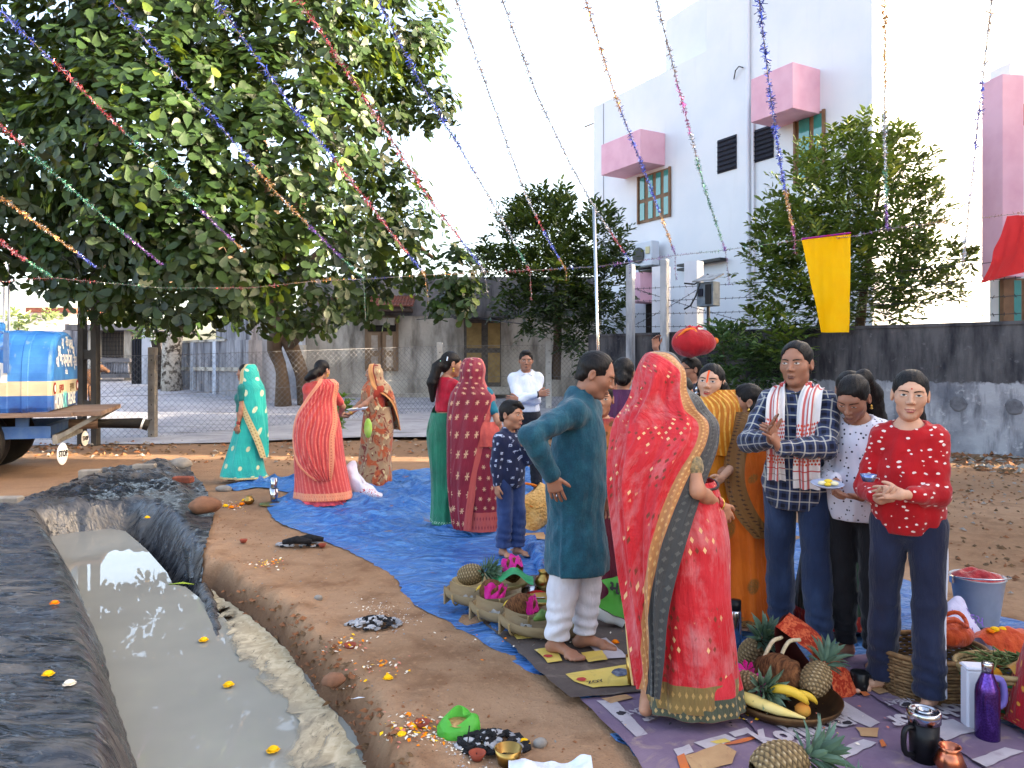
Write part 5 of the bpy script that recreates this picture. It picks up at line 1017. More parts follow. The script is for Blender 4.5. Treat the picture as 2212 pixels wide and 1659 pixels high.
def blouse(p, m, hem=1.1, sleeve=.5, neck=.02, r=.012, name='blouse'):
    k = p.k; ar = []
    for i, a in p.arms.items(): e = a['S'] + (a['E'] - a['S']) * sleeve; ar.append((1, .05, ('c', a['S'], e, .047 * k * (.9 if p.fem else 1) + r * .6, .043 * k * (.9 if p.fem else 1) + r * .6)))
    pr = infl(p.torso, r) + ar; nk = p.neck
    return p.cloth(name, pr, m, [((0, 0, hem * k), (0, 0, -1)), ((0, 0, nk[2] + .03), (0, 0, 1))], lambda X: .0045 * wob(X * np.array([1.3, 1.3, .8]), 48, 6) + .002 * wob(X, 110, 7), holes=[p.nhole(.088, .045, .02 - neck)])
def trousers(p, m, r=.02, hem=.06, top=1.0, cuff=.012, name='trousers', wr=.004, flare=0.):
    k = p.k; pr = [(1, .06, ('e', (0, .005, .93 * k), (.15 * k * p.slim, .116 * k * p.girth, .13 * k)))] + p.legprims(r, cuff + flare, 1.0); pr = infl(pr[:1], r * .5) + pr[1:]
    return p.cloth(name, pr, m, [((0, 0, top * k), (0, 0, 1)), ((0, 0, hem * k), (0, 0, -1))], lambda X: wr * wob(X, 38, 8) * (.35 + .65 * np.exp(-np.abs(X[..., 2] - .48 * k) / .12)) + wr * .9 * np.sin(X[..., 2] * 85 + 9 * X[..., 0] + 3 * wob(X, 14, 3)) * np.clip((.34 - X[..., 2]) / .2, 0, 1), .010)
def bangles(p, i, m, n=3, name='bangle', r=.031, gap=.012):
    a = p.arms[i]; ax = nrm(a['W'] - a['E'])
    for j in range(n):
        c = a['W'] - ax * (.02 + gap * j); e1 = nrm(np.cross(ax, (.3, .2, 1))); e2 = np.cross(ax, e1); pts = [c + (e1 * math.cos(t) + e2 * math.sin(t)) * r * p.k for t in np.linspace(0, 2 * math.pi, 15)]
        b = B().tube([tuple(p.W(q)) for q in pts], .0042, 5, False); b.obj(name, m, p.o, True)
def earring(p, i, m, r=.012):
    c = p.hc + p.HR @ (np.array((i * .084, .008, -.045)) * p.hs); q = p.W(c); B().ball((q[0], q[1], q[2]), (r * .7, r * .7, r), 8, 6).ball((q[0], q[1], q[2] - r * 1.4), (r, r, r * .6), 8, 5).obj('earring', m, p.o, True)
REDG = mat('red_glass', C(170, 26, 34), None, rough=.2, spec=.5)
# ================================================================ the people, back to front
def far_person(label, x, d, Hh, yaw, top, skin='dark', fem=True, hk='long', extra=(), head=(0, 0, 0), legm=None, zb=.02, arms=None):
    p = Person(label, P(x, CY + (CAMH - zb) * FL / d, d), Hh, yaw, fem, skin, head, res=1.6)
    for i in (-1, 1): p.arm(i, (arms or {}).get(i, (i * .24, -.05, .8)), (i * .5, .6, -.2))
    p.leg(-1).leg(1); p.body(); p.hair(hk, extra)
    blouse(p, top, .95 if not fem else 1.0, .95 if not fem else .6)
    if legm is not None and not fem: trousers(p, legm)
    if legm is not None and fem: p.loft('skirt', [(1.02 * p.k, 0, 0, .15, .13), (.7, 0, 0, .2, .18), (.3, 0, 0, .22, .2), (.03, 0, 0, .25, .22)], legm, 70, 30, .012, 13, size=(1.2, 1))
    return p
BUNX = [((0, .11, -.02), (0, .12, -.045), .04, .035)]
# red bundle carrier
NAVY = fabric('navy_cotton', C(28, 34, 62), C(20, 24, 46)).m; DARKT = fabric('dark_trouser_cloth', C(30, 32, 40), C(22, 22, 30)).m; WHITEC = fabric('white_shirt_cloth', C(214, 220, 230), C(200, 207, 220), .7, 6, .5).m
p = Person('person in navy with glasses balancing a red cloth bundle on their head', P(1492, 1150, 7.2), 1.6, -70, False, 'dark', res=1.3); p.arm(-1, (-.3, -.22, 1.78), (-1, 0, .1), (0, 0, 1), (1, 0, 0), 40).arm(1, (.24, 0, .8)); p.leg(-1).leg(1); p.body(); p.hair('short'); p.face()
blouse(p, NAVY, .85, 1.); trousers(p, DARKT); hc = p.W(p.hc); B().tube([(hc[0] - .1, hc[1] + .02, hc[2] + .0), (hc[0] - .08, hc[1] - .07, hc[2] + .01), (hc[0] + .0, hc[1] - .085, hc[2] + .012)], .004, 5).obj('glasses', BLACK, p.o)
a = p.arms[-1]; p.cloth('sleeve', [(1, .03, ('c', a['S'], a['E'], .06, .055)), (1, .03, ('c', a['E'], a['E'] * .35 + a['W'] * .65, .055, .045))], NAVY)
# man in white shirt, arms folded
p = Person('man in white shirt and dark trousers standing with folded arms by the fence', P(1136, 1062, 9.2), 1.69, 8, False, 'dark', (-6, 6, 0), res=1.15); p.arm(-1, (.1, -.24, 1.16), (-1, .2, -.6), (1, -.1, .2), (0, 1, 0), 20).arm(1, (-.12, -.21, 1.1), (1, .2, -.6), (-1, 0, .1), (0, 1, 0), 25); p.leg(-1, (-.12, 0, 0)).leg(1, (.13, 0, 0)); p.body(); p.hair('short'); p.face(lips=(104, 66, 60), brow=1.2)
k = p.k; p.cloth('shirt', infl(p.torso, .016) + p.armprims(.015, .93), WHITEC, [((0, 0, .95 * k), (0, 0, -1)), ((0, 0, p.neck[2] + .05), (0, 0, 1))], lambda X: .006 * wob(X, 34, 5) + .003 * wob(X, 80, 7), holes=[p.nhole(.062)]); trousers(p, DARKT)
for i in (-1, 1): q = p.W(p.neck + np.array([i * .035, -.075, -.03])); B().box(tuple(q), (.05, .012, .05), M=Matrix.Rotation(i * .5, 3, 'Y') @ Matrix.Rotation(.4, 3, 'X')).obj('collar', WHITEC, p.o)
a = p.arms[-1]; B().tube([tuple(p.W(a['W'] + np.array((0, math.cos(t), math.sin(t))) * .035)) for t in np.linspace(0, 6.28, 11)], .008, 5).obj('wrist_watch', BLACK, p.o)
# people half hidden in the middle
far_person('person in a white shirt half hidden behind the man in teal', 1318, 6.4, 1.52, 160, WHITEC, 'dark', False, 'short', legm=DARKT)
PURP = fabric('purple_silk', C(84, 26, 74), C(60, 18, 54)).m; p = far_person('woman in a purple blouse with yellow edging, seen from behind by the red sari', 1347, 5.6, 1.58, 165, PURP, 'dark', True, 'long', BUNX, legm=fabric('plum_sari', C(92, 24, 60), C(70, 16, 46)).m); p.loft('shawl', [(1.36, 0, 0, .15, .12, 200, 300), (1.2, .02, 0, .19, .16, 190, 290), (1.0, .05, 0, .2, .17, 190, 270)], sari('purple_shawl', C(96, 30, 84), C(70, 20, 62), .5, .4, bu0=[(0, .03, C(196, 170, 80), None)]), 40, 24, .008, 5, closed=False, size=(.5, .4)); earring(p, 1, GOLD)
PINKC = fabric('magenta_cotton', C(190, 26, 84), C(160, 18, 70)).m; MAROONC = sari('maroon_skirt', C(98, 18, 42), C(74, 12, 34), 1.2, 1., bv1=[(0, .06, C(150, 110, 60), C(90, 30, 40))])
p = far_person('woman in magenta blouse and maroon skirt half hidden behind the man in teal', 1300, 5.0, 1.4, -10, PINKC, 'mid', True, 'long', legm=MAROONC, arms={1: (.2, -.2, .95), -1: (-.1, -.25, 1.0)}); p.face(lips=(140, 60, 60), tilak=(.03, .05, .006, (220, 70, 20)))
p.loft('shawl', [(1.2, 0, 0, .16, .17, 225, 325), (1.1, 0, 0, .17, .19, 220, 320), (.98, 0, -.02, .16, .18, 215, 310), (.86, 0, -.02, .13, .16, 215, 300)], sari('ochre_shawl', C(196, 120, 34), C(150, 40, 60), .5, .4, bu0=[(0, .05, C(180, 40, 50), C(230, 180, 70))], motif='leaf', mc=C(90, 60, 24), ms=(14, 12)), 40, 30, .012, 6, closed=False, size=(.5, .4))
p = far_person('dark haired woman with orange vermilion, glimpsed behind the red veil', 1472, 5.2, 1.44, -30, NAVY, 'mid', True, 'long', BUNX, legm=PURP); p.face(tilak=(.02, .07, .006, (235, 80, 20)))
GREENS = sari('bottle_green_sari', C(22, 58, 40), C(14, 40, 30), 1.4, 1., bv1=[(0, .1, C(150, 36, 30), C(190, 90, 50))]); p = far_person('woman in dark green sari with red hem, hidden behind the two girls', 1842, 4.55, 1.47, -170, GREENS, 'dark', True, 'long', [((0, .1, .0), (0, .12, -.05), .045, .03)], head=(0, 10, 0)); 
p.loft('skirt', [(1.0, .0, 0, .17, .15), (.6, -.02, 0, .24, .2), (.3, -.04, 0, .27, .22), (.02, -.05, 0, .3, .24)], GREENS, 80, 30, .015, 14, size=(1.4, 1.)); p.hc = p.hc
# turquoise sari
TB = (C(196, 176, 128), C(142, 116, 70)); p = Person('woman in turquoise sari with gold border pulled over her head, walking left', P(530, 1042, 10.2), 1.54, -95, True, 'dark', res=1.3); p.arm(1, (.22, -.02, .76), (.3, .8, 0), (0, -.1, -1), (-1, 0, 0)).arm(-1, (-.2, -.1, .8)); p.leg(-1, (-.05, -.1, 0)).leg(1, (.08, .1, 0)); p.body(); p.hair('long'); p.face()
TQ = (C(4, 176, 162), C(2, 150, 142)); blouse(p, fabric('teal_blouse', C(0, 110, 104)).m, 1.0, .55); GB = [(0, .055, TB[0], TB[1])]
p.loft('skirt', [(1.0, .05, 0, .14, .13), (.75, .05, 0, .17, .16), (.45, .0, 0, .2, .18), (.15, -.03, 0, .27, .2), (.05, -.02, 0, .3, .21)], sari('turquoise_skirt', *TQ, 1.3, 1., bv1=[(0, .07, *TB)], motif='leaf', mc=C(206, 206, 160), ms=(5, 5), mz=.1), 100, 50, .018, 11, size=(1.3, 1.), seed=2)
p.loft('veil', [(1.555, .05, .02, .02, .03, -160, 160), (1.54, .05, .02, .075, .08, -158, 160), (1.46, .05, .01, .115, .12, -152, 155), (1.36, .06, 0, .13, .125, -150, 150), (1.24, .08, 0, .17, .15, -150, 140), (1.05, .08, 0, .19, .17, -130, 130), (.85, .09, 0, .2, .18, -105, 110), (.6, .1, 0, .2, .18, -75, 90), (.32, .1, 0, .2, .17, -45, 70)], sari('turquoise_veil', *TQ, 1.0, 1.3, bu0=[(0, .085, *TB)], bu1=[(0, .06, *TB)], motif='leaf', mc=C(216, 216, 176), ms=(5.5, 5), mz=.13), 80, 70, .012, 7, closed=False, size=(1.0, 1.3), seed=3); bangles(p, 1, REDG, 3)
# patterned brown sari, holding a plate
p = Person('woman in rust and beige printed sari carrying a plate of offerings', P(812, 1056, 9.65), 1.55, -55, True, 'mid', (-15, 6, 0), res=1.15); p.arm(1, (-.02, -.4, 1.0), (.8, .5, -.6), (-.2, -1, 0), (0, 0, 1), 15).arm(-1, (-.12, -.36, .98), (-1, .2, -.5), (0, -1, 0), (0, 0, 1), 15); p.leg(-1).leg(1); p.body(); p.hair('long'); p.face(lips=(150, 74, 66), smile=.3, tilak=(.035, .045, .004, (170, 20, 20)))
def printed(name, W, L, bu=()):
    m = fabric(name, C(168, 138, 104), C(140, 104, 78), .6, 5, .4); v = m.map(m.co('Object'), (1, 1, .8)); n = m.noise(6, v, 3, .5, 1.2); n2 = m.noise(9, v, 3, .5, 2); c = m.mix(m.ramp(n, .52, .58), m.fc, C(176, 84, 48)); c = m.mix(m.ramp(n2, .56, .62), c, C(120, 42, 32)); c = m.mix(m.ramp(m.noise(12, v, 2), .6, .66), c, C(206, 186, 140)); _, w, u = m.xyz(m.co('uv'))
    for lo, hi, col in bu: c = m.mix(band(m, u, lo, hi), c, col)
    m.set('Base Color', c); return m.m
blouse(p, fabric('rust_blouse', C(172, 60, 40)).m, 1.08, .35); p.loft('skirt', [(1.02, .02, 0, .16, .14), (.75, .02, 0, .2, .17), (.4, -.01, 0, .2, .17), (.15, -.03, 0, .23, .19), (.04, -.03, 0, .23, .19)], printed('printed_skirt', 1.2, 1), 90, 50, .016, 11, size=(1.2, 1), seed=5)
p.loft('veil', [(1.56, -.02, .02, .02, .03, -150, 170), (1.545, -.02, .01, .075, .085, -135, 165), (1.46, -.02, .0, .108, .12, -122, 165), (1.36, -.01, .0, .115, .12, -112, 165), (1.26, .02, .0, .17, .14, -100, 150), (1.1, .05, .02, .19, .15, -45, 120), (.9, .08, .03, .2, .16, -25, 100), (.72, .1, .04, .2, .16, -12, 70)], printed('printed_veil', 1, 1, [(0, .06, C(206, 140, 84)), (.06, .075, C(120, 40, 30))]), 70, 60, .01, 6, closed=False, size=(1., 1.), seed=6)
p.loft('front_drape', [(1.36, 0, 0, .1, .1, 205, 250), (1.24, -.02, 0, .16, .145, 200, 280), (1.08, -.02, 0, .165, .15, 195, 300), (.96, 0, 0, .17, .155, 195, 320)], printed('printed_drape', 1, 1), 40, 26, .01, 7, closed=False, size=(1, 1)); bangles(p, 1, GOLD, 2)
# coral sari seen from behind
SALM = (C(206, 70, 66), C(186, 56, 56)); PEACH = C(222, 138, 104); p = Person('stout woman in coral sari with black hair tied low, seen from behind', P(690, 1092, 8.55), 1.6, 172, True, 'mid', (-12, 16, 0), girth=1.15, slim=1.12, res=1.15)
p.arm(1, (.12, -.34, 1.0), (1, .3, -.35), (-.4, -1, 0), (0, 0, 1)).arm(-1, (-.12, -.34, 1.02), (-1, .4, -.3), (.4, -1, 0), (0, 0, 1)); p.leg(-1).leg(1); p.body(); p.hair('long', [((0, .1, -.03), (.02, .13, -.08), .042, .05), ((.02, .13, -.08), (.07, .15, -.13), .05, .035)]); earring(p, -1, GOLD, .014)
blouse(p, fabric('coral_blouse', C(214, 80, 74), C(190, 60, 58)).m, 1.06, .75, -.02)
SM = sari('coral_skirt', *SALM, 1.6, 1., bv1=[(0, .012, C(196, 84, 60), None), (.012, .13, PEACH, C(214, 110, 84))], stripes=(C(226, 118, 104), 140.), rough=.42)
p.loft('petticoat', [(.3, .02, 0, .27, .22), (.1, .02, 0, .3, .25), (.02, .02, 0, .31, .26)], fabric('pink_petticoat', C(226, 84, 96)).m, 100, 14, .02, 17, size=(1.6, .3))
p.loft('skirt', [(1.02, .0, 0, .2, .17), (.85, -.01, 0, .25, .21), (.55, .0, 0, .275, .23), (.25, .03, 0, .3, .25), (.07, .04, 0, .33, .27)], SM, 120, 60, .014, 12, size=(1.6, 1.), seed=8)
PM = sari('coral_pallu', *SALM, 1.0, 1.2, bu0=[(0, .05, PEACH, None)], bu1=[(0, .075, PEACH, C(196, 92, 74))], stripes=(C(230, 126, 110), 150.), rough=.42)
p.loft('pallu', [(1.39, .04, -.01, .13, .1, 262, 352), (1.32, .04, -.02, .19, .14, 256, 350), (1.15, .0, -.02, .21, .165, 232, 346), (.95, -.01, -.02, .255, .205, 200, 340), (.75, -.01, -.02, .275, .235, 196, 325), (.5, .0, -.02, .29, .25, 225, 318), (.3, .0, -.02, .3, .265, 275, 310)], PM, 80, 70, .013, 9, closed=False, size=(1., 1.2), seed=9)
# green sari, red blouse
p = Person('woman in green sari and red sequinned blouse, long ponytail, turned away', P(968, 1142, 7.35), 1.66, 128, True, 'mid', (-12, 10, 0)); p.arm(1, (.12, -.3, 1.05), (.8, .5, -.7)).arm(-1, (-.16, -.24, 1.0), (-.8, .6, -.7), (0, -1, .1)); p.leg(-1).leg(1); p.body(); p.hair('long', [((0, .1, .0), (0, .135, -.05), .045, .05), ((0, .135, -.05), (.0, .16, -.2), .05, .05), ((0, .16, -.2), (.0, .13, -.36), .05, .022)]); earring(p, -1, GOLD, .015); p.face()
RBm = fabric('red_sequin_blouse', C(190, 18, 48), C(160, 12, 40)); _x, _y, _r, _, _ = cell(RBm, RBm.f('MULTIPLY', RBm.xyz(RBm.co('uv'))[0], 1.), RBm.xyz(RBm.co('uv'))[1], 55, 55, True, .3); _d = RBm.f('SQRT', RBm.f('ADD', RBm.f('MULTIPLY', _x, _x), RBm.f('MULTIPLY', _y, _y))); _z = RBm.xyz(RBm.co('uv'))[1]; RBm.set('Base Color', RBm.mix(RBm.f('MULTIPLY', RBm.ramp(_d, .2, .26, 1, 0), band(RBm, _z, .14, .32)), RBm.fc, C(235, 220, 215))); blouse(p, RBm.m, 1.1, .92, .0)
GS = sari('green_sari_cloth', C(8, 118, 88), C(4, 92, 72), 1.2, 1., bv1=[(.02, .06, C(8, 118, 88), C(220, 230, 210))]); p.loft('skirt', [(1.08, -.01, 0, .15, .13), (.85, -.01, 0, .19, .165), (.5, -.0, 0, .17, .16), (.2, .0, 0, .16, .16), (.03, .02, 0, .19, .18)], GS, 100, 50, .014, 12, size=(1.2, 1.), seed=12); p.loft('pallu', [(1.38, .06, .02, .1, .09, 20, 140), (1.22, .03, .0, .17, .15, -20, 130), (1.05, .0, .0, .17, .15, -60, 180), (.9, -.01, 0, .19, .17, -90, 200)], GS, 50, 30, .01, 7, closed=False, size=(1., .6))
B().tube([tuple(p.W(p.hc + p.HR @ (np.array((-.066, .075, .04 + .02 * t)) * p.hs))) for t in (-1, 1)], .007, 6).obj('hair_clip', SILVERM, p.o); q = p.W(p.hc + p.HR @ np.array((-.02, .12, .0))); B().ball(tuple(q), .022, 8, 6).obj('hair_band', mat('mint_band', C(150, 210, 180)), p.o)
# maroon starred sari
p = Person('woman in maroon sari scattered with cream stars, veiled, seen from behind', P(1026, 1158, 7.05), 1.58, 165, True, 'mid', (-10, 4, 0)); p.arm(1, (.2, -.12, .85), (.6, .7, 0)).arm(-1, (-.25, -.05, .86), (-.6, .7, 0)); p.leg(-1).leg(1); p.body(); p.hair('long'); blouse(p, fabric('teal_cotton_blouse', C(0, 118, 138), C(0, 98, 118)).m, 1.08, .62)
MR = (C(136, 28, 50), C(118, 22, 44)); ST = dict(motif='star', mc=C(214, 168, 132), mz=.15); PK = C(190, 84, 78)
p.loft('skirt', [(1.0, .06, 0, .16, .14), (.7, .06, 0, .19, .17), (.35, .06, 0, .2, .18), (.04, .06, 0, .2, .19)], sari('maroon_star_skirt', *MR, 1.2, 1., bv1=[(0, .19, PK, C(150, 50, 60))], ms=(13, 11), **ST), 90, 44, .01, 10, size=(1.2, 1.), seed=14)
p.loft('waist_fold', [(1.02, .07, -.005, .165, .15, 268, 372), (.92, .08, -.01, .185, .17, 262, 372), (.8, .08, -.01, .19, .175, 262, 372)], fabric('coral_fold', C(206, 92, 80), C(180, 70, 66)).m, 40, 16, .012, 5, closed=False)
p.loft('veil', [(1.6, -.02, .02, .02, .03, 110, 372), (1.585, -.02, .02, .08, .09, 110, 372), (1.5, -.02, .0, .118, .13, 110, 365), (1.4, -.025, -.01, .115, .13, 110, 362), (1.33, -.03, -.01, .15, .14, 112, 358), (1.24, -.02, -.01, .21, .16, 120, 352), (1.05, -.04, -.01, .215, .175, 130, 332), (.8, -.05, -.01, .205, .19, 140, 315), (.5, -.07, -.01, .18, .195, 150, 305), (.25, -.07, -.01, .16, .2, 160, 295), (.06, -.06, -.01, .14, .2, 180, 285)], sari('maroon_star_veil', *MR, 1.15, 1.6, bu1=[(0, .07, PK, None)], ms=(12, 10), **ST), 90, 90, .012, 7, closed=False, size=(1.15, 1.6), seed=15)
# boy
p = Person('boy in navy printed shirt and jeans holding fingers to his mouth', P(1102, 1208, 6.2), 1.18, 42, False, 'mid', (14, 2, 0), slim=.95, hz=1.12); p.arm(1, (.02, -.2, 1.28), (.6, .2, -1), (-.3, -.3, 1), (0, 1, 0), 40).arm(-1, (-.22, -.02, .8), (-.5, .6, 0), (0, -.1, -1), (1, 0, 0), 18); p.leg(-1, (-.07, .04, 0), 0, -10).leg(1, (.09, -.03, 0), 0, 15); p.body(); p.hair('short', [((0, -.06, .09), (.03, -.09, .06), .03, .015)]); p.face(lips=(150, 80, 74), brow=.8, tilak=(.03, .042, .005, (200, 40, 20)))
k = p.k; m = fabric('navy_printed_shirt', C(22, 32, 66), C(16, 24, 52)); x, y, r, _, _ = cell(m, m.xyz(m.co('uv'))[0], m.xyz(m.co('uv'))[1], 17, 15, True, .4); f_ = m.f('MULTIPLY', m.ramp(m.f('MAXIMUM', m.f('ABSOLUTE', x), m.f('ABSOLUTE', y)), .14, .17, 1, 0), m.ramp(m.noise(110, m.co('uv'), 2), .42, .5)); m.set('Base Color', m.mix(f_, m.fc, C(180, 190, 214)))
p.cloth('shirt', infl(p.torso, .016) + p.armprims(.015, .9) + [(1, .06, ('e', (0, 0, .9 * k), (.155 * k, .13 * k, .17 * k)))], m.m, [((0, 0, .78 * k), (0, 0, -1)), ((0, 0, p.neck[2] + .05), (0, 0, 1))], lambda X: .004 * wob(X, 40, 5), holes=[p.nhole(.065)])
def jeans(name, c1, c2, fade): 
    m = fabric(name, c1, c2, .8, 4, .5); v = m.co('Object'); m.set('Base Color', m.mix(m.ramp(m.noise(5, m.map(v, (1, 1, .5)), 4), .5, .72, 0, .6), m.fc, fade)); return m.m
trousers(p, jeans('boy_jeans', C(44, 66, 112), C(30, 48, 88), C(84, 108, 148)), .022, .1, 1., wr=.006)
# vermilion woman in mustard sari, facing the camera
p = Person('woman in mustard sari with an orange vermilion streak, facing the camera', P(1532, 1362, 4.6), 1.515, -20, True, 'fair', (-8, -4, 4)); p.arm(1, (.1, -.26, .98), (.8, .4, -.7)).arm(-1, (-.1, -.26, .98), (-.8, .4, -.7)); p.leg(-1).leg(1); p.body(); p.hair('long', [((.07, .03, -.02), (.085, .03, -.1), .035, .045), ((.085, .03, -.1), (.1, .02, -.19), .045, .035), ((-.07, .03, -.02), (-.08, .04, -.1), .03, .035), ((-.08, .04, -.1), (-.09, .04, -.16), .035, .02), ((0, .09, -.02), (0, .11, -.2), .06, .05)]); p.face(lips=(164, 40, 44), brow=1.15, tilak=(-.005, .085, .0055, (240, 84, 20)))
for i in (-1, 1): earring(p, i, SILVERM, .017)
MU = (C(206, 124, 16), C(184, 104, 12)); blouse(p, fabric('mustard_blouse', *MU).m, 1.1, .6, -.005); p.loft('skirt', [(1.05, 0, 0, .16, .14), (.7, 0, 0, .2, .18), (.3, 0, 0, .21, .19), (.03, 0, 0, .23, .21)], sari('mustard_skirt', *MU, 1.2, 1.), 70, 30, .012, 10, size=(1.2, 1.))
p.loft('pallu', [(1.375, .08, .0, .09, .085, 190, 330), (1.29, .04, -.01, .165, .14, 205, 345), (1.15, .0, -.02, .19, .175, 195, 345), (1.0, .0, -.01, .19, .17, 190, 350)], sari('mustard_pallu', *MU, .6, .5, stripes=(C(236, 190, 90), 190.)), 60, 40, .008, 11, closed=False, size=(.6, .5), seed=18)
B().tube([tuple(p.W(np.array(q))) for q in crom([(-.05, -.05, 1.37 * p.k), (-.035, -.14, 1.27 * p.k), (0, -.16, 1.2 * p.k), (.035, -.14, 1.27 * p.k), (.05, -.05, 1.37 * p.k)], 24)], .0035, 5).obj('necklace', GOLD, p.o)
# orange sari in profile
p = Person('woman in orange sari with brown embroidered border, long wavy hair, in profile', P(1612, 1364, 4.54), 1.385, -90, True, 'mid', (-8, -2, 0)); p.arm(1, (.02, -.36, 1.04), (.8, .7, -.6), (-.1, -1, .3), (-1, 0, .3), 35).arm(-1, (-.04, -.34, 1.0), (-.8, .4, -.6), (0, -1, .3), (1, 0, .2), 35); p.leg(-1, (-.06, .02, 0)).leg(1, (.1, .06, 0), 0, 20); p.body()
p.hair('long', [((0, .085, .0), (.02, .12, -.12), .07, .065), ((.02, .12, -.12), (.03, .11, -.3), .065, .055), ((.03, .11, -.3), (.05, .09, -.5), .055, .03), ((.06, .04, -.03), (.08, .05, -.18), .035, .04), ((.08, .05, -.18), (.07, .08, -.38), .04, .025)]); p.face(lips=(150, 70, 66), tilak=(.05, .09, .006, (220, 50, 20))); earring(p, 1, GOLD, .014)
OR = (C(210, 98, 8), C(188, 80, 4)); EMB = (C(126, 84, 40), C(74, 44, 22)); blouse(p, fabric('orange_blouse', *OR).m, 1.1, .7, 0)
p.loft('skirt', [(1.02, .03, 0, .15, .15), (.75, .02, 0, .19, .18), (.4, .03, 0, .19, .19), (.15, .03, 0, .21, .2), (.04, .02, 0, .22, .2)], sari('orange_skirt', *OR, 1.2, 1., bv1=[(0, .09, *EMB)], motif='leaf', mc=C(132, 84, 30), ms=(4, 4), mz=.12), 100, 50, .014, 11, size=(1.2, 1.), seed=20)
p.loft('pallu', [(1.25, .0, .0, .12, .12, 225, 330), (1.17, .02, -.01, .16, .16, 215, 350), (1.02, .02, -.02, .19, .185, 205, 350), (.85, .02, -.03, .2, .2, 205, 345), (.68, .02, -.03, .2, .205, 225, 335), (.55, .04, -.03, .19, .205, 250, 320)], sari('orange_pallu', *OR, .8, .9, bu0=[(0, .13, *EMB)], bv1=[(0, .07, *EMB)], motif='leaf', mc=C(150, 92, 30), ms=(5, 5), mz=.1), 70, 50, .01, 7, closed=False, size=(.8, .9), seed=21); bangles(p, 1, GOLD, 4); bangles(p, -1, GOLD, 3)
# ================================================================ the front row
# man in teal kurta, hand on hip
p = Person('balding man in long teal kurta and white trousers, hand on hip, looking down', P(1243, 1428, 4.08), 1.6, 68, False, 'dark', (10, 24, 0), lean=5, girth=1.08); p.arm(-1, (-.27, .05, 1.02), (-1, .75, .1), (.15, -.25, -1), (1, .2, 0), 12, 5).arm(1, (.2, -.1, .85), (.6, .5, 0)); p.leg(-1, (-.06, .09, 0), 0, -22).leg(1, (.09, -.03, 0), 0, 12); p.body(); p.hair('short', recede=.045); p.face(lips=(96, 60, 54), look=.0, lid=.6, brow=1.1)
k = p.k; m = fabric('teal_kurta_cloth', C(18, 82, 100), C(12, 66, 86), .82, 20, .45); u, v, _ = m.xyz(m.co('uv')); m.set('Base Color', m.mix(m.ramp(m.vor(60, m.co('Object'), 'DISTANCE_TO_EDGE'), .02, .06, .45, 0), m.fc, C(8, 44, 62)))
kp = infl(p.torso, .02) + p.armprims(.022, .97) + [(1, .08, ('e', (0, .0, .82 * k), (.168 * k, .15 * k, .42 * k))), (1, .08, ('e', (0, -.01, .5 * k), (.2 * k, .175 * k, .3 * k)))]
ku = p.cloth('kurta', kp, m.m, [((0, 0, .46 * k), (0, 0, -1)), ((0, 0, p.neck[2] + .075), (0, 0, 1))], lambda X: .006 * wob(X * np.array([1.4, 1.4, .6]), 26, 5) + .003 * wob(X, 70, 8) - .012 * np.exp(-((X[..., 0] + .17) / .012) ** 2 * 0 - ((X[..., 1] - .015) / .006) ** 2) * (X[..., 2] < .82) * (X[..., 0] < 0), .010, holes=[p.nhole(.06, .02, -.035)])
b = B(); pts = [p.W(p.neck + p.L @ np.array((.058 * math.cos(t), -.01 + .064 * math.sin(t), .02 - .012 * math.sin(t)))) for t in np.linspace(-1.4, 4.5, 20)]
for j in range(2): pass
V = np.array([[q, q + np.array([0, 0, .035])] for q in pts]); link('collar', grid_mesh('collar', np.swapaxes(V, 0, 1)), m.m, p.o)
WPJ = fabric('white_churidar', C(210, 210, 220), C(196, 197, 208), .75, 5, .5).m; trousers(p, WPJ, .03, .085, .6, -.004, wr=.007); B().tube([tuple(p.W(p.arms[-1]['W'] + p.arms[-1]['f'] * .11 + np.array((math.cos(t) * .011, .0, math.sin(t) * .008)))) for t in np.linspace(0, 6.28, 9)], .003, 5).obj('ring', SILVERM, p.o)
# woman in red sari, back to the camera
p = Person('woman in bright red sari with gold specks and grey border, veiled, back to camera', P(1434, 1560, 3.38), 1.55, 138, True, 'mid', (0, 6, 0)); p.dx = .062; p.arm(1, (.16, -.3, .98), (.6, .5, -.8)).arm(-1, (-.21, -.15, .99), (-.35, 1, -.55), (-.2, -.55, -.8), (.6, -.5, 0), 22); p.leg(-1, (-.2, -.06, 0), 0, -22).leg(1, (.05, .05, 0), 0, 10); p.body(); p.hair('long', BUNX); p.face()
RC = (C(186, 16, 30), C(204, 44, 56)); GB1, GB2 = (C(176, 122, 78), C(206, 160, 104)), (C(58, 60, 62), C(84, 86, 84)); OL = (C(128, 104, 60), C(176, 140, 84))
blouse(p, fabric('brocade_blouse', C(92, 88, 70), C(168, 140, 96), .6, 60).m, 1.1, .62, -.02)
p.loft('skirt', [(1.02, .03, 0, .125, .125), (.95, .03, 0, .15, .145), (.75, .035, 0, .185, .17), (.5, .045, 0, .185, .175), (.28, .055, 0, .195, .18), (.07, .055, 0, .205, .185)], sari('red_skirt', *RC, 1.2, 1., bv1=[(0, .11, *OL)], motif='diam', mc=C(226, 178, 128), mc2=C(124, 52, 34), ms=(34, 26), mz=.27), 110, 70, .01, 10, size=(1.2, 1.), seed=30, disp=lambda u, t, X: np.stack([0 * u, 0 * u, -.05 * np.clip(np.cos((u - .8) * 6.28), 0, 1) * t * 0], -1))
p.loft('underskirt', [(.3, .06, .01, .18, .17), (.04, .07, .01, .225, .2)], sari('red_hem', *RC, 1.2, .3, bv1=[(0, .1, C(70, 76, 60), C(176, 146, 96))]), 80, 14, .012, 12, size=(1.2, .3), seed=31)
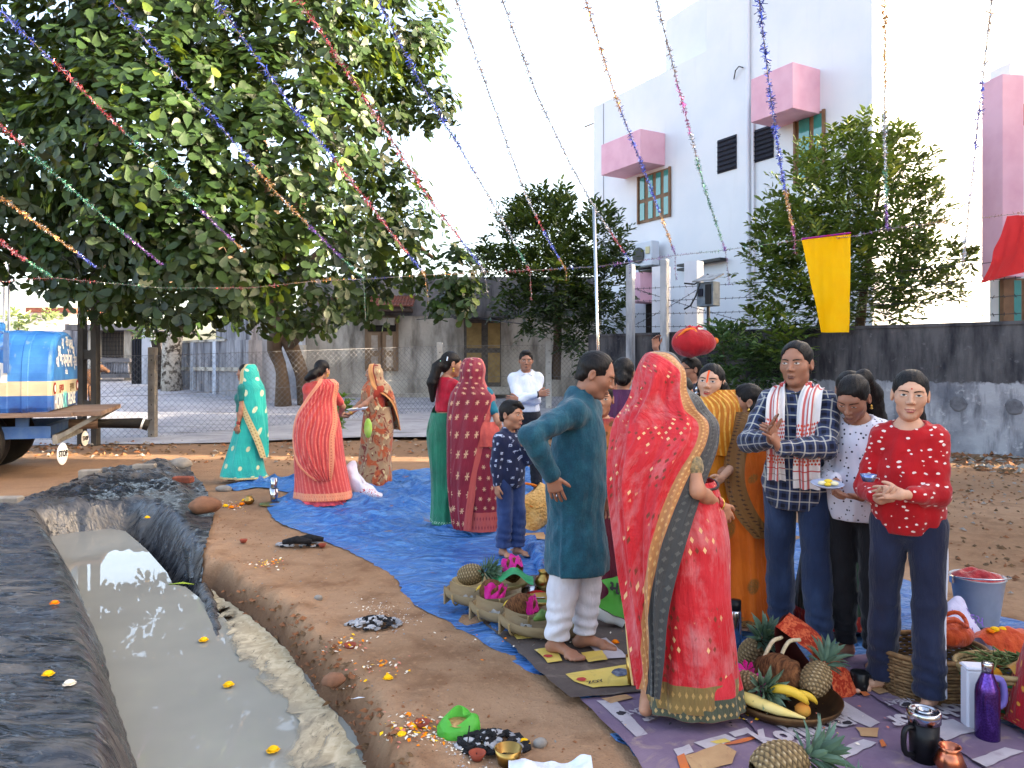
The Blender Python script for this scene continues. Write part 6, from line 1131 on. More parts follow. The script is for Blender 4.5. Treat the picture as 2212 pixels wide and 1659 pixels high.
def veil_folds(u, t, X):
    r = 0 * u
    for a, b_, am, w in ((.16, .1, .016, .022), (.3, .2, .02, .026), (.43, .36, -.018, .024), (.54, .5, .022, .026), (.64, .62, -.014, .02), (.73, .72, .02, .022), (.82, .8, .012, .016), (.37, .6, .014, .018), (.6, .35, .012, .018)): r = r + am * np.exp(-((u - a - (b_ - a) * t) / w) ** 2) * np.clip((t - .1) / .12, 0, 1) * np.clip((1.05 - t) * 4, 0, 1)
    c = np.array([0., -.01, 0]); d = X - c; d[..., 2] = 0; d /= np.linalg.norm(d, axis=-1, keepdims=True) + 1e-6; o = d * r[..., None]
    o[..., 1] += -.035 * np.exp(-((t - .31) / .05) ** 2) * np.exp(-((u - .95) / .14) ** 2); o[..., 2] += .03 * np.exp(-((t - .31) / .06) ** 2) * np.exp(-((u - .97) / .1) ** 2); return o
VM = sari('red_veil', *RC, 1.05, 1.7, bu1=[(.0, .1, *GB2), (.1, .155, *GB1)], bu0=[(0, .02, C(206, 170, 110), None)], motif='diam', mc=C(230, 186, 140), mc2=C(120, 50, 34), ms=(34, 26), mz=.26)
p.loft('veil', [(1.585, -.075, .02, .015, .02, 95, 385), (1.57, -.075, .02, .062, .075, 95, 385), (1.5, -.075, .005, .102, .122, 95, 378), (1.41, -.075, .0, .115, .13, 98, 366), (1.34, -.06, .0, .16, .14, 100, 352), (1.28, -.045, .0, .215, .155, 105, 348), (1.2, -.05, -.005, .228, .165, 112, 340), (1.08, -.06, -.01, .228, .175, 120, 318), (.95, -.065, -.015, .218, .185, 128, 302), (.75, -.06, -.02, .195, .195, 140, 281), (.5, -.065, -.02, .155, .205, 158, 262), (.3, -.08, -.02, .12, .21, 175, 258), (.15, -.09, -.02, .1, .21, 192, 252)], VM, 130, 130, lambda u, t: .02 * (.25 + .75 * t) * np.clip((.9 - u) / .1, 0, 1), 5, closed=False, size=(1.05, 1.7), seed=32, disp=veil_folds)
bangles(p, -1, REDG, 5, gap=.009); bangles(p, -1, GOLD, 1, r=.033)
B().tube([tuple(np.array((.085 + .15 * math.cos(t), .135 * math.sin(t), 1.005 + .012 * math.sin(2 * t)))) for t in np.linspace(0, 6.28, 40)], .006, 6).obj('waist_chain', BLACK, p.o)
# man in check shirt with a scarf
p = Person('man in navy check shirt and jeans with a white and red scarf, hands together', P(1722, 1420, 4.12), 1.645, -36, False, 'dark', (-2, 2, 0)); p.arm(-1, (-.03, -.35, 1.17), (-1, .1, -.9), (.15, -.55, .8), (1, -.2, 0), 12, 8).arm(1, (.015, -.345, 1.13), (1, .2, -.7), (-.35, -.45, .8), (-1, -.2, .1), 14, 8); p.leg(-1, (-.1, .05, 0), 0, -35).leg(1, (.13, -.04, 0), 0, 10); p.body(); p.hair('short', recede=.022); p.face(lips=(98, 60, 54), brow=1.2, look=-.2)
m = fabric('navy_check_shirt', C(22, 30, 62), C(16, 22, 48), .8, 9, .4); u, v, _ = m.xyz(m.co('uv'))
def stripes_(m, a, per, w, off=0.): f = m.f('FRACT', m.f('ADD', m.f('DIVIDE', a, per), off + 50.)); return m.ramp(m.f('ABSOLUTE', m.f('SUBTRACT', f, .5)), w, w + .03, 1, 0)
c = m.mix(m.f('MULTIPLY', stripes_(m, u, .056, .3), .4), C(10, 14, 34), C(56, 70, 108)); c = m.mix(m.f('MULTIPLY', stripes_(m, v, .056, .3), .38), c, C(58, 74, 112)); c = m.mix(m.f('MULTIPLY', stripes_(m, u, .056, .045), .62), c, C(206, 202, 190)); c = m.mix(m.f('MULTIPLY', stripes_(m, v, .056, .045), .6), c, C(206, 202, 190)); m.set('Base Color', c)
k = p.k; p.cloth('shirt', infl(p.torso, .018) + p.armprims(.017, .93) + [(1, .08, ('e', (0, 0, .86 * k), (.16 * k, .13 * k, .2 * k)))], m.m, [((0, 0, .775 * k), (0, 0, -1)), ((0, 0, p.neck[2] + .05), (0, 0, 1))], lambda X: .006 * wob(X * np.array([1.3, 1.3, .8]), 38, 5) + .003 * wob(X, 95, 8), .0095, holes=[p.nhole(.062, .03, .0)])
trousers(p, jeans('blue_jeans', C(30, 48, 80), C(22, 36, 64), C(66, 90, 128)), .02, .055, .95, .008, wr=.006)
m = fabric('gamcha_cloth', C(226, 220, 216), C(212, 206, 204), .8, 8, .3); u, v, _ = m.xyz(m.co('uv')); c = m.fc; RDS = C(186, 34, 30)
for uu in (.055, .085, .11): c = m.mix(m.f('MULTIPLY', band(m, u, uu, uu + .012), .85), c, RDS)
def brick(lo, hi, dens): 
    x, y, r, _, _ = cell(m, u, v, 70, 70, True); return m.f('MULTIPLY', band(m, v, lo, hi), m.ramp(m.f('ADD', m.f('ABSOLUTE', x), m.f('ABSOLUTE', y)), dens, dens + .05, 1, 0))
c = m.mix(brick(.33, .42, .42), c, C(200, 60, 30)); c = m.mix(brick(.46, .5, .4), c, C(196, 70, 40)); c = m.mix(band(m, v, .52, .525), c, RDS); c = m.mix(band(m, v, .56, .563), c, C(120, 80, 60)); c = m.mix(m.f('MULTIPLY', band(m, v, .12, .16), m.ramp(m.noise(28, m.co('uv'), 1), .36, .4)), c, C(196, 24, 26)); c = m.mix(m.f('MULTIPLY', band(m, v, .0, .03), 1.), c, C(196, 24, 26)); m.set('Base Color', c); SCF = m.m
def lw(q): return tuple(p.W(np.array(q) * np.array([1, 1, k])))
for sg, rows in ((-1, [[(-.02, .1, 1.45), (-.06, .085, 1.44), (-.1, .06, 1.42)], [(-.055, .0, 1.475), (-.085, -.0, 1.45), (-.125, .0, 1.43)], [(-.035, -.1, 1.37), (-.08, -.12, 1.38), (-.13, -.1, 1.39)], [(-.02, -.155, 1.22), (-.07, -.17, 1.22), (-.125, -.16, 1.23)], [(-.02, -.165, 1.05), (-.06, -.19, 1.05), (-.12, -.17, 1.06)], [(-.015, -.16, .94), (-.065, -.185, .94), (-.115, -.165, .94)]]), (1, [[(.02, .1, 1.45), (.06, .085, 1.44), (.12, .06, 1.42)], [(.055, .0, 1.475), (.09, .0, 1.45), (.14, .0, 1.43)], [(.03, -.1, 1.37), (.09, -.12, 1.38), (.15, -.09, 1.39)], [(.03, -.155, 1.2), (.09, -.18, 1.2), (.15, -.15, 1.22)], [(.02, -.175, 1.05), (.08, -.2, 1.05), (.16, -.17, 1.06)], [(.02, -.17, .91), (.08, -.19, .91), (.16, -.165, .91)]])):
    p.surf('scarf', [[lw(q) for q in r] for r in rows], SCF, 26, 60, (.17, .6), lambda u, t: .012 * np.sin(u * 16 + 2 * t) * (.4 + t), 40 + sg)
B().tube([lw(q) for q in [(.06 * math.sin(t), -.012 - .062 * math.cos(t), 1.42 - .02 * math.cos(t)) for t in np.linspace(-2.2, 2.2, 14)]], .004, 5).obj('neck_cord', BLACK, p.o)
# girl in polka dots
p = Person('girl in white polka dot blouse and black trousers looking down at her plate', P(1852, 1447, 3.96), 1.48, -36, True, 'dark', (-8, 32, 4), slim=.95, bust=0); p.arm(-1, (-.07, -.22, 1.07), (-.6, .3, -1), (.15, -.75, -.6), (.8, .2, -.3), 38, 30).arm(1, (.08, -.25, 1.0), (.5, .35, -1), (-1, -.35, .05), (0, 0, 1), 12, 5); p.leg(-1, (-.07, .03, 0), 0, -20).leg(1, (.09, .0, 0), 0, 10); p.body()
p.hair('long', [((0, .1, .04), (.01, .15, .03), .035, .045), ((.01, .15, .03), (.03, .18, -.09), .045, .055), ((.03, .18, -.09), (.05, .15, -.24), .055, .05), ((.05, .15, -.24), (.06, .13, -.36), .05, .02)]); p.face(lips=(120, 68, 62), lid=.85); earring(p, 1, GOLD, .008)
m = fabric('polka_dot_cotton', C(222, 222, 234), C(208, 209, 224), .8, 6, .55); u, v, _ = m.xyz(m.co('uv')); d = m.vor(42, m.co('Object'), rnd=.6); m.set('Base Color', m.mix(m.ramp(d, .2, .25, 1, 0), m.fc, C(26, 28, 56))); m.bump(m.f('SINE', m.f('MULTIPLY', u, 160.)), .12, .01)
k = p.k; p.cloth('blouse', infl(p.torso, .018) + p.armprims(.02, .9) + [(1, .07, ('e', (0, -.005, .95 * k), (.155 * k, .135 * k, .22 * k)))], m.m, [((0, 0, .83 * k), (0, 0, -1)), ((0, 0, p.neck[2] + .03), (0, 0, 1))], lambda X: .006 * wob(X * np.array([1.5, 1.5, .4]), 40, 5), .0095, holes=[p.nhole(.095, .05, .015)])
trousers(p, fabric('black_trousers', C(18, 19, 26), C(12, 12, 18)).m, .018, .09, .97, .0, wr=.005)
# girl in red jumper
p = Person('smiling girl in red top with white animal print and striped jeans', P(1962, 1530, 3.52), 1.485, -32, True, 'fair', (7, 3, 3), slim=1.0, hz=1.0, bust=0); p.arm(-1, (-.11, -.22, 1.05), (-.5, .4, -1), (.6, -.7, .3), (.3, .4, .8), 30, 20).arm(1, (-.005, -.26, 1.09), (.6, .4, -1), (-.9, -.3, .1), (-.1, .8, -.4), 26, 15); p.leg(-1, (-.13, .06, 0), 0, -48).leg(1, (.1, -.06, 0), 0, -8); p.body()
p.hair('long', [((0, .1, .02), (.02, .13, -.04), .04, .045), ((.02, .13, -.04), (.08, .11, -.2), .045, .018)]); p.face(lips=(168, 92, 88), smile=.8, brow=1., tilak=(.034, .041, .0035, (190, 60, 40)))
m = fabric('red_printed_jersey', C(178, 12, 24), C(156, 8, 20), .8, 8, .3); ov = m.co('Object'); dn = m.add('VectorMath', {0: m.map(ov, (.75, .75, 1.25)), 1: m.add('VectorMath', {0: m.noise(60, ov, 1, col=True), 1: (.008, .008, .012)}, operation='MULTIPLY').outputs[0]}, operation='ADD').outputs[0]; d = m.vor(33, dn, rnd=.62); m.set('Base Color', m.mix(m.ramp(d, .2, .24, 1, 0), m.fc, C(232, 214, 208)))
k = p.k; p.cloth('top', infl(p.torso, .014) + p.armprims(.016, .72) + [(1, .05, ('e', (0, 0, .97 * k), (.152 * k, .128 * k, .15 * k)))], m.m, [((0, 0, .86 * k), (0, 0, -1)), ((0, 0, p.neck[2] + .03), (0, 0, 1))], lambda X: .005 * wob(X * np.array([1.5, 1.5, .6]), 40, 5) + .003 * wob(X, 90, 6), .0095, holes=[p.nhole(.085, .03, .012)])
trousers(p, jeans('striped_jeans', C(24, 32, 58), C(16, 22, 44), C(40, 54, 86)), .018, .06, .97, .016, wr=.006)
l = p.legs[1]
for off in (-.009, .009):
    pts = [l['H'] + [.072 * k, off, .06], l['H'] * .6 + l['K'] * .4 + [.086 * k, off, 0], l['K'] + [.076 * k, off, 0], l['K'] * .5 + l['A'] * .5 + [.072 * k, off, 0], l['A'] + [.074 * k, off, -.02]]
    B().tube([tuple(p.W(q)) for q in crom(pts, 24)], .0042, 5).obj('side_stripe', mat('white_tape', C(214, 214, 226)), p.o)
# woman cut by the right edge
p = Person('woman in red sari with yellow motifs cut off by the right edge', P(2318, 1605, 3.2), 1.58, -60, True, 'mid'); p.arm(-1, (.05, -.25, .95), (-.2, .2, -1)).arm(1, (.22, 0, .8)); p.leg(-1, (-.02, -.12, 0)).leg(1); p.body(); p.hair('long', BUNX); RY = sari('red_yellow_sari', C(170, 12, 30), C(140, 8, 24), 1.2, 1., motif='dot', mc=C(220, 150, 50), ms=(16, 14), mz=.14); blouse(p, RY, 1.0, .7); p.face(); earring(p, -1, GOLD)
p.loft('pallu', [(1.33, .0, .0, .11, .11, 190, 330), (1.22, .0, -.01, .16, .15, 180, 340), (1.05, .0, -.01, .17, .16, 175, 345), (.85, .02, -.01, .18, .17, 185, 330), (.6, .03, -.01, .18, .18, 210, 310)], RY, 50, 40, .012, 6, closed=False, size=(.8, .9), seed=60)
p.loft('skirt', [(1.15, .02, 0, .15, .15), (.8, .02, 0, .16, .16), (.4, .02, 0, .17, .17), (.12, -.02, 0, .22, .2), (.04, -.03, 0, .23, .2)], RY, 90, 40, .014, 10, size=(1.2, 1.)); bangles(p, -1, GOLD, 2)
# ================================================================ MATS
def ztop(x, y): return .03
def mat_sheet(name, poly, z, m, label, cat='mat', wr=.003, seed=1, group=None):
    pl = [GX(x, y, z) for x, y in poly]; o = link(name, sheet_mesh(name, pl, .05, lambda x, y: z + wr * wob(w3(x, y), 14, seed), .006), m); return tag(o, label, cat, group)
def sack_mat(name, c1, c2, c3):
    m = Mat(name, rough=.7, spec=.25); v = m.co('pos'); c = m.mix(m.ramp(m.noise(3, v, 5), .4, .64), c1, c2); c = m.mix(m.ramp(m.noise(7, v, 6, .6, 1), .56, .68, 0, .7), c, c3); m.set('Base Color', c)
    x, y, z = m.xyz(m.map(v, (1, 1, 1), (0, 0, .7))); w = m.f('MULTIPLY', m.f('SINE', m.f('MULTIPLY', x, 900.)), m.f('SINE', m.f('MULTIPLY', y, 900.))); m.bump(m.f('ADD', m.noise(18, v, 5), m.f('MULTIPLY', w, .1)), .5, .02); return m.m
BRS = sack_mat('brown_sack', C(84, 72, 68), C(102, 90, 84), C(124, 110, 102)); PUS = sack_mat('purple_sack', C(114, 94, 118), C(136, 116, 134), C(160, 140, 132)); YLW = sack_mat('yellow_print', C(214, 182, 88), C(226, 198, 112), C(190, 160, 90)); WHP = sack_mat('white_print', C(176, 166, 172), C(200, 192, 196), C(136, 118, 134)); ORP = mat('orange_print', C(206, 110, 56), C(186, 104, 70), 9); TANP = sack_mat('tan_print', C(176, 134, 96), C(198, 160, 118), C(150, 104, 80)); REP = mat('red_print', C(178, 60, 58)); DKP = mat('dark_print', C(50, 46, 52))
def decal(parent, name, poly, z, m, seed=0):
    pl = [GX(x, y, z) for x, y in poly]; o = link(name, sheet_mesh(name, pl, .04, lambda x, y: z + .003 * wob(w3(x, y), 14, seed), .004), m, parent); return o
def gtext(parent, s_, a, b, z, size, m, bold=.004, tall=1.):
    A, Bv = G(*a, z), G(*b, z); x = (Bv - A); x.z = 0; y = Vector((-x.y, x.x, 0)); o = link('lettering', text_mesh(s_, size, .0, bold), m, parent); mid = (A + Bv) / 2; o.matrix_world = basis(x, y, None, (mid.x, mid.y, z)) @ Matrix.Diagonal((1, tall, 1, 1)); return o
def ell(cx, cy, rx, ry, n=14): return [(cx + rx * math.cos(2 * math.pi * i / n), cy - ry * math.sin(2 * math.pi * i / n)) for i in range(n)]
bm = []
for i, (poly, lab) in enumerate((([(971, 1257), (1192, 1239), (1300, 1262), (1330, 1318), (1011, 1308)], 'frayed red-edged brown sack mat furthest from the camera, under the offering baskets'), ([(1012, 1306), (1330, 1300), (1400, 1330), (1052, 1353)], 'brown sack mat with a yellow corner print under the middle leaf basket'), ([(1050, 1350), (1400, 1325), (1420, 1370), (1107, 1395)], 'brown sack mat with a yellow print left of the white trousers'), ([(1106, 1393), (1420, 1362), (1440, 1424), (1166, 1452)], 'brown sack mat under the feet of the man in teal'), ([(1164, 1449), (1440, 1414), (1460, 1486), (1233, 1508)], 'brown sack mat with a wide yellow print under the brass tumbler'))):
    bm.append(mat_sheet('sack_mat', poly, .03 + .004 * i, BRS, lab, seed=i, group='brown sack mats'))
decal(bm[0], 'red_edge', [(971, 1257), (984, 1256), (1022, 1307), (1009, 1308)], .036, mat('red_sack_edge', C(160, 60, 52), C(190, 120, 110), 9)); decal(bm[0], 'pale_edge', [(976, 1259), (1004, 1257), (1030, 1280), (992, 1284)], .04, WHP); decal(bm[1], 'print', [(1045, 1316), (1072, 1314), (1096, 1336), (1082, 1340), (1062, 1330)], .042, YLW)
decal(bm[2], 'print', [(1093, 1356), (1130, 1349), (1170, 1377), (1118, 1381), (1104, 1366)], .046, YLW); decal(bm[2], 'emblem', ell(1121, 1363, 8, 3), .05, REP); decal(bm[3], 'print', [(1153, 1403), (1198, 1396), (1215, 1428), (1184, 1431), (1166, 1414)], .05, YLW); decal(bm[3], 'emblem', ell(1184, 1417, 10, 3), .054, REP); decal(bm[3], 'white_print', [(1265, 1385), (1310, 1378), (1358, 1420), (1300, 1424)], .05, WHP); decal(bm[3], 'print', [(1256, 1410), (1300, 1405), (1312, 1424), (1270, 1430)], .053, YLW)
decal(bm[4], 'print', [(1221, 1456), (1356, 1436), (1384, 1476), (1280, 1485), (1240, 1472)], .053, YLW); decal(bm[4], 'emblem', ell(1256, 1467, 11, 4), .057, REP); decal(bm[4], 'emblem', ell(1340, 1452, 18, 8), .057, mat('blue_grey_print', C(112, 120, 134), C(60, 66, 90), 40)); gtext(bm[4], 'ZOY', (1272, 1474), (1300, 1470), .059, .04, DKP, .001)
pm = []
for i, (poly, lab) in enumerate((([(1252, 1508), (1462, 1486), (1600, 1545), (1350, 1600)], 'purple printed sack mat at the hem of the red sari'), ([(1348, 1598), (1604, 1543), (1790, 1722), (1440, 1740)], 'purple printed sack mat along the bottom edge, with a food picture'), ([(1458, 1488), (1720, 1428), (1890, 1503), (1602, 1548)], 'purple printed sack mat under the fruit platter'), ([(1598, 1545), (1888, 1498), (2150, 1668), (1780, 1722)], 'purple printed sack mat with white brand lettering behind the front pineapple'), ([(1716, 1430), (1870, 1412), (2012, 1492), (1886, 1504)], 'purple printed sack mat beside the black mug'), ([(1884, 1500), (2016, 1490), (2340, 1650), (2180, 1722), (2130, 1660)], 'purple printed sack mat in front of the purple bottle'))):
    pm.append(mat_sheet('sack_mat', poly, .034 + .004 * i, PUS, lab, seed=10 + i, group='purple sack mats'))
Z = lambda i: .034 + .004 * i + .005
gtext(pm[3], 'Kohinoor', (1672, 1590), (1808, 1556), Z(3) + .003, .13, WHP, .006, 1.25); gtext(pm[5], 'Kohinoor', (2078, 1526), (1950, 1556), Z(5) + .003, .12, WHP, .006, 1.25); gtext(pm[0], 'or', (1440, 1530), (1372, 1560), Z(0) + .003, .12, WHP, .006, 1.25); gtext(pm[5], 'WHEAT', (1975, 1508), (1915, 1519), Z(5) + .003, .05, WHP, .001); gtext(pm[3], 'WHEAT', (1720, 1606), (1790, 1590), Z(3) + .003, .05, WHP, .001); gtext(pm[0], 'WHEAT', (1412, 1524), (1360, 1538), Z(0) + .003, .05, WHP, .001)
for i, pl in ((0, [(1290, 1512), (1330, 1512), (1408, 1592), (1384, 1598)]), (1, [(1500, 1604), (1565, 1585), (1592, 1596), (1530, 1618)]), (1, [(1575, 1582), (1614, 1572), (1625, 1580), (1590, 1592)]), (1, [(1456, 1618), (1490, 1608), (1500, 1624), (1466, 1634)]), (3, [(1790, 1626), (1864, 1598), (1896, 1606), (1820, 1642)]), (3, [(1740, 1505), (1800, 1500), (1900, 1560), (1880, 1572)]), (4, [(1830, 1480), (1905, 1448), (1940, 1452), (1850, 1492)]), (5, [(1990, 1560), (2060, 1552), (2110, 1580), (2040, 1600)]), (5, [(2100, 1640), (2170, 1615), (2212, 1622), (2130, 1656)])):
    decal(pm[i], 'white_panel', pl, Z(i), WHP, 10 + i)
for i, pl, m_ in ((1, [(1480, 1632), (1560, 1606), (1592, 1625), (1580, 1650), (1500, 1668)], TANP), (1, [(1462, 1632), (1478, 1628), (1490, 1660), (1476, 1670)], ORP), (1, [(1555, 1610), (1602, 1596), (1652, 1580), (1650, 1588), (1600, 1606)], ORP), (1, [(1535, 1602), (1565, 1594), (1580, 1602), (1548, 1608)], YLW), (4, [(1870, 1482), (1930, 1464), (1975, 1470), (1985, 1480), (1900, 1500)], TANP), (4, [(1850, 1490), (1862, 1488), (1880, 1502), (1866, 1504)], ORP), (3, [(1850, 1570), (1900, 1572), (1896, 1592), (1860, 1590)], TANP), (3, [(1898, 1600), (1908, 1598), (1915, 1612), (1902, 1614)], ORP), (0, [(1300, 1508), (1352, 1500), (1366, 1508), (1318, 1518)], TANP)): decal(pm[i], 'picture', pl, Z(i) + .001, m_, 10 + i)
for i, x, y in ((0, 1342, 1538), (3, 1830, 1562), (5, 1958, 1508 + 14)): decal(pm[i], 'seal', ell(x, y, 15, 6), Z(i) + .002, WHP); decal(pm[i], 'seal', ell(x, y, 11, 4.2), Z(i) + .004, DKP)
# ================================================================ props: builders
def at(x, y, z=.045): return G(x, y, z)
BRZ = mat('bronze', C(112, 84, 54), C(80, 58, 38), 9, .5, .5, .75); BRASS = mat('brass', C(182, 146, 82), C(150, 116, 62), 7, .3, .5, .95); STS = mat('stainless', C(196, 198, 204), None, rough=.18, spec=.5, metal=1.); COPPER = mat('copper', C(190, 112, 84), None, rough=.28, metal=1.)
COIR = Mat('coir_husk', rough=.95); _v = COIR.map(COIR.co('Object'), (1, 1, 4)); COIR.set('Base Color', COIR.mix(COIR.ramp(COIR.noise(30, _v, 5), .36, .66), C(78, 46, 28), C(142, 92, 58))); COIR.bump(COIR.noise(60, _v, 5), 1., .02); COIR = COIR.m
MAG = fabric('magenta_cloth', C(212, 20, 138), C(186, 10, 118), .6, 20, .5).m; GRL = mat('green_leaf', C(74, 104, 50), C(104, 130, 66), 12, .6); BAN = mat('banana_skin', C(222, 184, 66), C(196, 150, 44), 9, .5, lo=.5, hi=.8); MARY = mat('marigold_yellow', C(240, 176, 10), C(246, 200, 40), 30, .8); MARO = mat('marigold_orange', C(236, 112, 6), C(246, 142, 16), 30, .8); CLAY = mat('red_clay', C(150, 72, 54), C(120, 54, 42), 9, .85)
PSK = Mat('pineapple_skin', rough=.7); f_, g_, _ = PSK.xyz(PSK.co('col')); PSK.set('Base Color', PSK.mix(g_, PSK.mix(f_, C(58, 46, 34), C(148, 122, 84)), C(196, 180, 150))); PSK = PSK.m; PCR = leaf_mat('pineapple_crown', C(58, 84, 72), C(104, 134, 116), C(150, 170, 150))
def pineapple(label, loc, rot, s=1., group='pineapples among the offerings'):
    t = thing('pineapple', label, 'pineapple', loc, 0, group); t.rotation_euler = rot; t.scale = (s,) * 3; nv, nu = 46, 56; v = np.linspace(0, 1, nv)[:, None]; u = np.linspace(0, 1, nu, endpoint=False)[None]
    r = .062 * np.sin(np.pi * np.clip(v * .94 + .035, 0, 1)) ** .42; a = (u * 13 + v * 9) ; b = (u * 8 - v * 9); fa, fb = a % 1 - .5, b % 1 - .5; bp = 1 - np.maximum(abs(fa), abs(fb)) * 2; rr = r + .0075 * np.clip(bp * 1.6, 0, 1) ** .6
    X = np.stack([rr * np.cos(2 * np.pi * u), rr * np.sin(2 * np.pi * u), v * .17 + 0 * u], -1); col = np.stack([np.clip(bp * 2, 0, 1), (bp > .78) * .8, 0 * bp], -1).reshape(-1, 3); link('fruit', grid_mesh('fruit', X, True, col=col), PSK, t)
    T, F = narrow_template(.12); T = T.copy(); T[:, 2] *= .9; n = 46; k = np.arange(n); ph = k * 2.4; el = 1.45 - 1.25 * (1 - k / n); d = np.stack([np.cos(ph) * np.cos(el), np.sin(ph) * np.cos(el), np.sin(el)], -1); up = np.stack([-np.cos(ph) * np.sin(el), -np.sin(ph) * np.sin(el), np.cos(el)], -1)
    V, Fc, c = place_leaves(T, F, d * .01 + np.array([0, 0, .165]) + np.array([0, 0, 1]) * (k / n * .04)[:, None], d, up, np.interp(k, [0, n * .5, n], [.07, .13, .08]), RNG.uniform(.2, .9, n)); me = bpy.data.meshes.new('crown'); me.from_pydata(V.tolist(), [], [tuple(dict.fromkeys(f)) for f in Fc.tolist()]); a_ = me.attributes.new('pcol', 'FLOAT_COLOR', 'POINT'); c4 = np.ones((len(V), 4), np.float32); c4[:, :3] = c; a_.data.foreach_set('color', c4.ravel()); link('crown', me, PCR, t); return t
def coconut(label, loc, s=1., rot=(.3, .4, 0), cloth=False, group='coconuts among the offerings'):
    t = thing('coconut', label, 'coconut', loc, 0, group); t.rotation_euler = rot; t.scale = (s,) * 3
    nv, nu = 26, 30; v = np.linspace(.02, .98, nv)[:, None] * np.pi; u = np.linspace(0, 2 * np.pi, nu, endpoint=False)[None]; rr = .075 * (1 + .05 * np.cos(3 * u) * np.sin(v)); X = np.stack([rr * np.sin(v) * np.cos(u), rr * np.sin(v) * np.sin(u), -.1 * np.cos(v) + 0 * u], -1); X += (.003 * wob(X, 120, int(abs(loc[0]) * 99)))[..., None]; link('husk', grid_mesh('husk', X, True), COIR, t)
    if cloth:
        b = np.linspace(0, 1, 14)[:, None]; a = np.linspace(-1.3, 1.3, 18)[None]; Y = np.stack([.086 * np.sin(a) * (1 - .25 * b), .03 + .0 * a - .095 * b + .012 * np.sin(a * 7), .02 + .082 * np.cos(a) + .008 * np.sin(a * 9 + b * 6) - .01 * b], -1); link('wrap', grid_mesh('wrap', Y), MAG, t)
    return t
def marigold(label, loc, r=.03, m=None, group='scattered marigolds'):
    b = B(); n = 22
    for ring, (rr, h) in enumerate(((1., .2), (.75, .5), (.45, .75), (.15, .9))):
        k = 9 - 2 * ring
        for i in range(k):
            a = 6.28 * i / k + ring * .4; d = Vector((math.cos(a), math.sin(a), 0)); w = Vector((-d.y, d.x, 0)); p = d * r * rr * .55 + Vector((0, 0, r * h * .6)); q = d * r * rr + Vector((0, 0, r * h * .75 + random.uniform(-.1, .1) * r)); b.raw([p - w * r * .22, q - w * r * .34, q + w * r * .34, p + w * r * .22], [(0, 1, 2, 3)])
    b.ball((0, 0, r * .35), (r * .8, r * .8, r * .4), 8, 5); o = b.obj('marigold', m or MARY, None, False, loc); return tag(o, label, 'flower', group)
def bowl(name, label, cat, loc, prof, m, n=28, inner=None, rim=None, M=None):
    t = thing(name, label, cat, loc); B().lathe(prof, n, (0, 0, 0), M).obj('vessel', m, t, True)
    if inner: B().lathe([(inner[0], inner[1]), (inner[0] * .6, inner[1] + inner[3]), (.001, inner[1] + inner[3] * 1.3)], n, (0, 0, 0), M).obj('contents', inner[2], t, True)
    return t
def cup_prof(r, h, t=.004, base=.7): return [(.001, 0), (r * base, 0), (r, h), (r - t, h), (r * base - t, .01), (.001, .01)]
# ---- fruit platter in front of the red sari
q = at(1695, 1528); pl_ = bowl('platter', 'wide bronze platter heaped with fruit in front of the red sari', 'platter', q, [(.001, 0), (.2, 0), (.235, .03), (.245, .055), (.238, .055), (.2, .012), (.001, .01)], BRZ, 40)
coconut('large hairy coconut in the bronze platter, behind the bananas', q + Vector((-.01, .06, .12)), 1.25, (1.3, .2, .5)); pineapple('stubby pineapple lying in the bronze platter, crown to the right', q + Vector((.07, -.09, .1)), (-.35, .95, .3), .95)
def banana(label, loc, rz, tilt, s=1.):
    t = thing('banana', label, 'banana', loc, rz, 'bananas'); t.rotation_euler = (tilt, 0, rz); t.scale = (s,) * 3
    c = [(.09 * math.cos(a) , 0, .09 * math.sin(a)) for a in np.linspace(.35, 2.5, 12)]; B().tube(c, [.006, .012, .016, .018, .019, .019, .019, .018, .017, .014, .008, .004], 8).obj('skin', BAN, t, True); B().tube([c[-1], (c[-1][0] - .012, 0, c[-1][2] - .02)], [.005, .004], 6).obj('stalk', mat('stalk_brown', C(90, 74, 40)), t); return t
banana('long yellow banana standing against the coconut in the platter', q + Vector((-.03, -.11, .06)), -.5, .5, 1.05); banana('shorter yellow banana between the long banana and the pineapple', q + Vector((.03, -.1, .05)), -.3, .4, .8)
t = thing('radish', 'yellow white radish with green leaves at the left of the platter', 'radish', q + Vector((-.13, -.14, .06)), R(-28)); B().tube([(-.1, 0, .03), (-.05, 0, .02), (.05, 0, 0), (.16, 0, -.01)], [.022, .027, .022, .004], 10).obj('root', mat('radish_skin', C(226, 198, 110), C(232, 214, 150), 6), t, True)
lv = B()
for i in range(9): a = random.uniform(-.8, .8); e = Vector((-math.cos(a) * random.uniform(.08, .14), math.sin(a) * .14, random.uniform(-.03, .06))); o_ = Vector((-.1, 0, .03)); lv.tube([o_, o_ + e * .5 + Vector((0, 0, .025)), o_ + e], [.006, .012, .003], 5, sq=.35)
lv.obj('leaves', GRL, t)
for i, (dx, dy, dz) in enumerate(((-.16, .03, .15), (-.12, .0, .11), (-.15, -.04, .08))):
    b = B()
    for k in range(7): a = k * .9; b.raw([(0, 0, 0), (.035 * math.cos(a), .035 * math.sin(a), .012), (.04 * math.cos(a + .35), .04 * math.sin(a + .35), .03), (.035 * math.cos(a + .7), .035 * math.sin(a + .7), .012)], [(0, 1, 2, 3)])
    tag(b.obj('flower', MAG, None, True, q + Vector((dx, dy, dz)), (.6, -.4, i)), ('upper', 'middle', 'lower')[i] + ' magenta flower tucked beside the coconut in the platter', 'flower')
